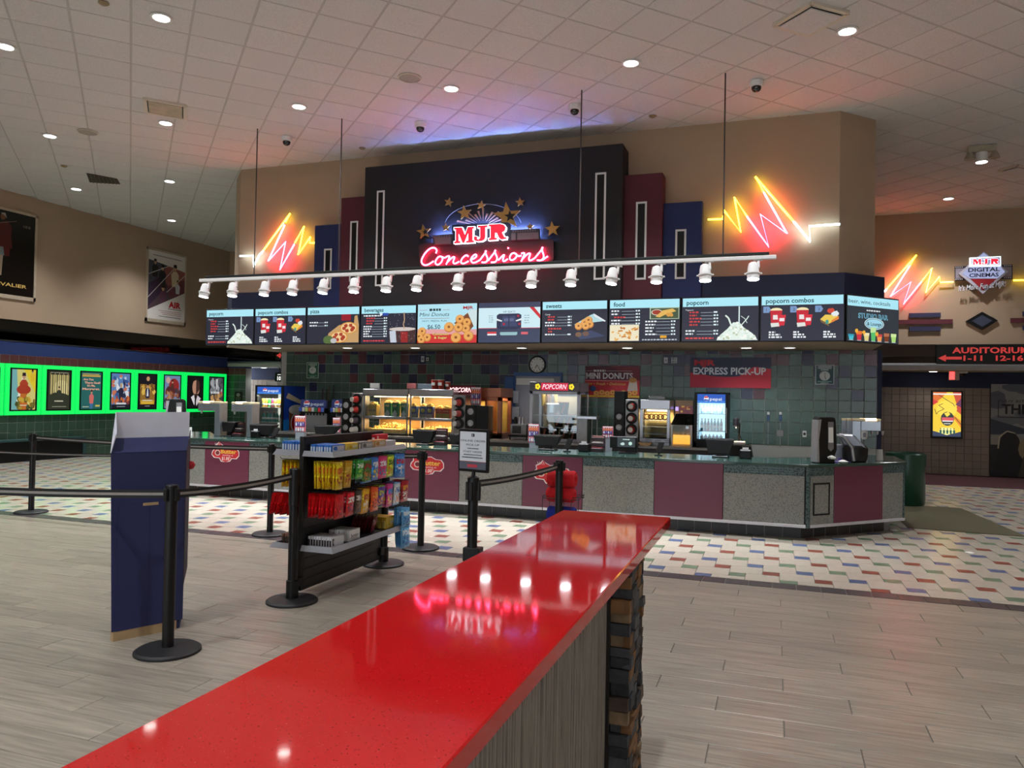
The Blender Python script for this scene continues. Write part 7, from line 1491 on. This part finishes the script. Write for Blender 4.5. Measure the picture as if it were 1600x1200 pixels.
# ================================================================== THINGS ON THE FRONT COUNTER
YQ = 9.72
def pos(px0, px1, pyt, pyb, label, y=YQ):
    x0, x1 = onY(px0, pyt, y).x, onY(px1, pyt, y).x; z1, z0 = onY(px0, pyt, y).z, onY(px0, pyb, y).z; t = thing('till_monitor', label, 'till', ((x0+x1)/2, y, ZT), group='black till monitors'); w_ = x1-x0
    part('screen_shell', MB().hexa([(x0+.04,y+.0,z0),(x1-.05,y+.0,z0),(x1-.05,y+.05,z0),(x0+.04,y+.05,z0),(x0,y+.02,z1-.012),(x1,y+.02,z1-.012),(x1,y+.2,z1),(x0,y+.2,z1)]), blackplastic, t, bev=.006)
    part('stand', MB().box(x0+w_*.4, x0+w_*.65, y+.04, y+.12, ZT, max(z0, ZT)+.06), blackplastic, t, bev=.006); part('foot', MB().box(x0+w_*.25, x0+w_*.8, y-.02, y+.18, ZT, ZT+.018), blackplastic, t, bev=.004)
    part('top_edge', MB().box(x0+.005, x1-.005, y+.02, y+.03, z1-.013, z1-.003), mat('grey_edge', (90,90,92), .4), t)
pos(345, 366, 658.5, 674, 'till monitor between the two butter pumps'); pos(388, 425, 662.5, 679, 'till monitor right of the second butter pump'); pos(489, 525, 664, 678, 'till monitor behind the rack, in front of the soda fountain')
pos(643, 677, 671, 691, 'till monitor in front of the right popcorn warmer'); pos(700, 729, 677, 690, 'till monitor behind the online pick-up sign'); pos(832.5, 875, 679, 696, 'till monitor in front of the popcorn machine'); pos(1101.5, 1147, 685, 708, 'till monitor at the right, in front of the blue-lit cooler')
# customer display
a, b = onY(964.5, 700, YQ), onY(995, 683, YQ); t = thing('customer_display', 'small black customer screen showing white print', 'display', ((a.x+b.x)/2, YQ, ZT)); part('screen_shell', MB().box(a.x-.1, b.x, YQ, YQ+.03, a.z, b.z), blackplastic, t, bev=.006); part('stand', MB().box(b.x-.14, b.x, YQ, YQ+.12, ZT, a.z+.05), blackplastic, t, bev=.005); part('foot', MB().box(a.x+.03, b.x, YQ-.06, YQ+.12, ZT, ZT+.015), blackplastic, t)
cv = Canvas((a.x, YQ-.002, a.z+.015), (b.x-a.x-.02,0,0), (0,0,b.z-a.z-.03)); cv.rect(0,0,1,1,(50,60,64)); cv.fuzz(.3,.7,.78,.1,(206,230,224),3); cv.blob(.3,.35,.12,.16,(190,214,210),4); cv.blob(.72,.4,.1,.2,(190,226,216),5); cv.done('display', SCR, t)
# card readers, pin pads, printers, sugar racks
def reader(px, label, y=9.6):
    x_ = onY(px, 700, y).x; t = thing('card_reader', label, 'card reader', (x_, y, ZT), group='card readers on the counter'); part('foot', MB().cyl((0,0,0), .05, .012, 14), blackplastic, t, local=True); part('arm', MB().tube([(0,0,.01),(.02,.02,.07)], .012, 8), blackplastic, t, local=True); part('keypad', MB().hexa([(-.035,-.03,.04),(.035,-.01,.04),(.035,.01,.04),(-.035,-.01,.04),(-.005,.02,.17),(.065,.04,.17),(.065,.065,.16),(-.005,.045,.16)]), blackplastic, t, local=True, bev=.005)
reader(1029, 'slim card reader on a stalk, right of the customer screen'); reader(886, 'card reader beside the till in front of the popcorn machine'); reader(428, 'card reader beside the leftmost tills', 9.7); reader(735, 'card reader just left of the pick-up sign', 9.7)
def printer(px, label):
    x_ = onY(px, 700, YQ).x; t = thing('receipt_printer', label, 'printer', (x_, YQ, ZT), group='receipt printers'); part('case', MB().box(-.07,.07,-.06,.1,0,.11), blackplastic, t, local=True, bev=.012); part('paper_slip', MB().box(-.035,.035,-.02,-.018,.1,.14), paper, t, local=True); part('paper_slot', MB().box(-.045,.045,-.05,.0,.1095,.112), greypl, t, local=True)
printer(913, 'black receipt printer right of the popcorn machine'); printer(400, 'black receipt printer at the left of the counter'); printer(1165, 'black receipt printer beside the rightmost till')
def condiments(px, pyt, label):
    y = 9.8; x_ = onY(px, 690, y).x; t = thing('condiment_rack', label, 'condiment rack', (x_, y, ZT), group='dark condiment racks'); h_ = onY(px, pyt, y).z-ZT
    part('rack_back', MB().box(-.09,.09,.05,.06,0,h_), mat('rack_maroon', (70,30,36), .5), t, local=True, bev=.004)
    for k in range(3): part('tray', MB().box(-.085,.085,-.05+.03*k,.05,h_*k/3,h_*k/3+.05), mat('tray_dark', (44,30,34), .5), t, local=True, bev=.004); part('packets', MB().box(-.07,.07,-.045+.03*k,.04,h_*k/3+.05,h_*k/3+.062), mat('packets_%d' % k, [(150,60,66),(190,180,176),(130,70,60)][k], .6, var=.4, scale=40), t, local=True)
condiments(372, 660, 'dark condiment rack by the left butter pumps'); condiments(688, 669, 'dark condiment rack left of the pick-up sign'); condiments(934, 681, 'dark condiment rack left of the customer screen')
def bottle_card(px0, px1, pyt, pyb, y, label):
    A = onY(px0, pyb, y); Bq = onY(px1, pyt, y); t = thing('bottle_card', label, 'display card', ((A.x+Bq.x)/2, y, A.z), group='pink drink price cards'); part('card', MB().box(A.x, Bq.x, y, y+.012, A.z, Bq.z), mat('pink_card', (196,100,110), .6), t, bev=.002)
    cv = Canvas((A.x, y-.0012, A.z), (Bq.x-A.x,0,0), (0,0,Bq.z-A.z)); cv.rect(.04,.9,.96,.98,(226,226,232)); cv.rect(.04,.34,.96,.62,(60,50,110))
    for r_, cs in ((.66,[(236,130,60)]*4),(.38,[(206,210,230),(120,90,170)]*2),(.06,[(150,206,226),(226,232,236)]*2)):
        for k in range(4): cv.rect(.1+.21*k, r_, .23+.21*k, r_+.16, cs[k]); cv.rect(.13+.21*k, r_+.16, .2+.21*k, r_+.21, (236,240,244))
    cv.done('card_print', INK, t); part('easel_foot', MB().box(A.x+.02, Bq.x-.02, y, y+.06, (ZT if y < 11 else A.z-.02)+.0005, A.z+.005), greypl, t)
bottle_card(460, 477.5, 650, 674.5, 10.0, 'pink drink price card in front of the left soda fountain'); bottle_card(519.5, 531.5, 653, 676, 10.0, 'pink drink price card in front of the second soda fountain'); bottle_card(825, 842, 663, 691, 9.98, 'pink drink price card left of the popcorn machine'); bottle_card(941, 958, 666.5, 684, 9.98, 'pink drink price card left of the tall black lid tower')
bottle_card(735, 751.5, 605, 632, YE+.02, 'pink drink price card on top of the black lid tower')
solo('paper_tray', MB().lathe([(.09,0),(.13,.05),(.125,.05),(.085,.008),(0,.006)], 6, (xw(1009,12.24), 12.26, ZC+.001)), kraft, 'small brown paper food tray in front of the pretzel warmer', 'tray', loc=(xw(1009,12.24), 12.26, ZC))
# butter pumps (square steel arches)
def butter(px_post, px_tip, pyt, y, label, side):
    """steel column with an arm reaching sideways"""
    xp, xt = onY(px_post, pyt, y).x, onY(px_tip, pyt, y).x; z1 = onY(px_post, pyt, y).z; t = thing('butter_pump', label, 'butter dispenser', (xp, y, ZT), group='steel butter dispensers'); w_ = .1*side
    sm_ = mat('satin_steel', (158,164,172), .32, metal=.75, var=.05)
    part('column', MB().box(min(xp,xp-w_), max(xp,xp-w_), y, y+.18, ZT, z1-.03), sm_, t, bev=.006); part('arm', MB().box(min(xp,xt), max(xp,xt), y, y+.18, z1-.15, z1-.03), sm_, t, bev=.006); part('spout', MB().lathe([(.02,0),(.012,-.05)], 10, (xt+.03*side,y+.12,z1-.15)), steel, t)
    part('lid', MB().box(min(xp-w_,xt), max(xp-w_,xt), y, y+.18, z1-.03, z1), mat('cream_lid', (214,200,160), .4), t, bev=.004); part('lamp_glow', MB().box((xp+xt)/2-.06, (xp+xt)/2+.06, y-.004, y+.1, z1-.025, z1+.004), warm, t)
butter(335.5, 309.5, 627.5, 9.7, 'left steel butter dispenser at the left end of the counter', -1); butter(386, 361.5, 628.5, 9.75, 'second steel butter dispenser at the left end of the counter', -1)
for k, (px, y) in enumerate(((1317.5, 10.75), (1326, 10.5), (1334.5, 10.25))): butter(px+11, px+42.5, 654, y, ['rear','middle','front'][k]+' steel butter dispenser of the three at the right corner', 1)
# tall napkin dispensers and round ones
def napkin_tower(px0, px1, pyt, y, rz, label):
    x0, x1 = onY(px0, pyt, y).x, onY(px1, pyt, y).x; h_ = onY(px0, pyt, y).z-ZT; w_ = x1-x0; t = thing('napkin_dispenser', label, 'napkin dispenser', ((x0+x1)/2, y, ZT), rz=rz, group='tall napkin dispensers')
    prof = [(-.5,0),(.42,0),(.36,.12),(.5,.3),(.42,.95),(.3,1.0),(-.4,1.0),(-.5,.95)]
    part('shell', MB().slab([(a*w_, -.11, b*h_) for a, b in prof], (0,.12,0)), blackplastic, t, local=True, bev=.008); part('side_panel', MB().slab([(a*w_, -.118, b*h_) for a, b in [(-.55,.02),(-.42,.02),(-.46,.5),(-.34,.95),(-.5,.94)]], (0,.135,0)), mat('silver_panel', (170,172,176), .35, metal=.6), t, local=True)
    part('window', MB().slab([(a*w_, -.116, b*h_) for a, b in [(.02,.32),(.16,.26),(.3,.32),(.28,.9),(.0,.9)]], (0,.006,0)), mat('smoke_window', (120,118,122), .3), t, local=True); part('label_card', MB().slab([(a*w_, -.12, b*h_) for a, b in [(.03,.45),(.27,.45),(.25,.78),(.02,.78)]], (0,.004,0)), paper, t, local=True); part('napkin', MB().lathe([(.04,0),(.05,.02),(.01,.04),(0,.04)], 8, (.16*w_,-.13,.1*h_)), paper, t, local=True)
napkin_tower(1267.5, 1303, 651, 9.62, .5, 'tall black napkin dispenser at the counter corner'); napkin_tower(266, 289, 623, 9.9, .6, 'tall black napkin dispenser at the left end, behind the blue bin')
a = onY(1330, 722, 9.95); t = thing('lid_station', 'black and silver rounded straw and lid holder at the counter corner', 'dispenser', (a.x, 9.95, ZT)); w_ = .3
part('bowl', MB().lathe([(.12,0),(.14,.05),(.145,.16),(.12,.2),(0,.2)], 20, (.04,0,0)), blackplastic, t, local=True, smooth=40); part('cover', MB().hexa([(-.1,-.1,.2),(.17,-.1,.16),(.17,.1,.16),(-.1,.1,.2),(-.16,-.08,.34),(.02,-.1,.33),(.02,.1,.33),(-.16,.08,.34)]), mat('silver_cover', (120,120,128), .3, metal=.6), t, local=True, bev=.02); part('handle', MB().tube([(-.2,-.11,.32),(-.1,-.12,.3),(.0,-.13,.18),(.02,-.13,.02)], .022, 8), steel_d, t, local=True, smooth=50); part('back_box', MB().box(-.2,.0,.06,.16,0,.2), greypl, t, local=True, bev=.01)
solo('purple_mat', MB().lathe([(.12,0),(.12,.006),(.03,.012),(.02,.05),(0,.05)], 18, (onY(1312,722,9.85).x,9.85,ZT)), mat('purple_rubber', (70,56,110), .5), 'flat purple mat between the napkin dispenser and lid holder', 'mat', smooth=40, loc=(onY(1312,722,9.85).x,9.85,ZT))
for px, py, y, lb in ((1374,713,10.5,'small white paper cup at the counter\'s right end'),(296,668,9.6,'small white paper cup at the left end of the counter')):
    p = onY(px, py, y); solo('paper_cup', MB().lathe([(.045,0),(.036,.13),(0,.13)], 16, (p.x,y,ZT)), paper, lb, 'cup', group='white paper cups', smooth=40, loc=(p.x,y,ZT))
solo('crumpled_napkin', MB().lathe([(.05,0),(.06,.015),(.02,.03),(0,.03)], 7, (onY(1317,727,9.75).x,9.75,ZT)), paper, 'crumpled white napkin on the counter corner edge', 'napkin', loc=(onY(1317,727,9.75).x,9.75,ZT))

# ================================================================== RIGHT SIDE: bin and mat
pb = onZ(1408, 788); zt_ = onY(1400, 706, 13.3).z
bt_ = thing('waste_bin', 'dark green curved waste bin behind the counter\'s right end', 'waste bin', (1.92, 13.2, 0)); bg_ = mat('green_bin', (22,66,50), .3, var=.1)
prof = [(.42,0),(.42,.02),(.44,.9),(.42,.92)]
part('barrel', MB().lathe([(.26,0),(.28,.03),(.28,zt_-.2)], 28, (1.92,13.2,0)), bg_, bt_, smooth=40); part('rim_shell', MB().lathe([(.29,zt_-.2),(.29,zt_-.02),(.27,zt_),(.24,zt_-.02),(.2,zt_-.1),(0,zt_-.12)], 28, (1.92,13.2,0)), bg_, bt_, smooth=40)
P = [onZ(x, y) for x, y in ((1408,791),(1499,794),(1612,842),(1418,826))]
P = [(1.60,13.1),(2.66,13.1),(2.86,10.62),(1.60,10.72)]
solo('floor_mat', MB().prism([(1.60,10.72),(2.86,10.62),(2.66,13.1),(1.60,13.1)], .0005, .009), mat('olive_mat', (92,88,66), .95, var=.2, scale=120, bump=.3, bscale=300), 'olive brown floor mat beside the counter\'s right end', 'mat', loc=(2.2,11.9,.0))

a = onY(1350.5, 678, YB-.05); t = thing('soap_dispenser', 'white soap dispenser on the tile wall behind the butter dispensers', 'soap dispenser', (a.x, YB-.05, a.z)); part('shell', MB().lathe([(.0,-.09),(.04,-.085),(.05,-.04),(.05,.06),(.03,.09),(0,.09)], 16, (a.x,YB-.045,a.z)), white_pl, t, smooth=50); part('push_plate', MB().box(a.x-.022,a.x+.022,YB-.1,YB-.09,a.z-.05,a.z+.02), greypl, t, bev=.003)
for k, (px, py) in enumerate(((1397,829),(1515,864))): p = onZ(px, py, .001); solo('paper_scrap', MB().lathe([(.045,0),(.05,.004),(.02,.012),(0,.012)], 7), paper, ['scrap of white paper on the floor by the counter corner','scrap of white paper on the patterned floor, farther right'][k], 'paper', group='paper scraps on the floor', loc=p, local=True)
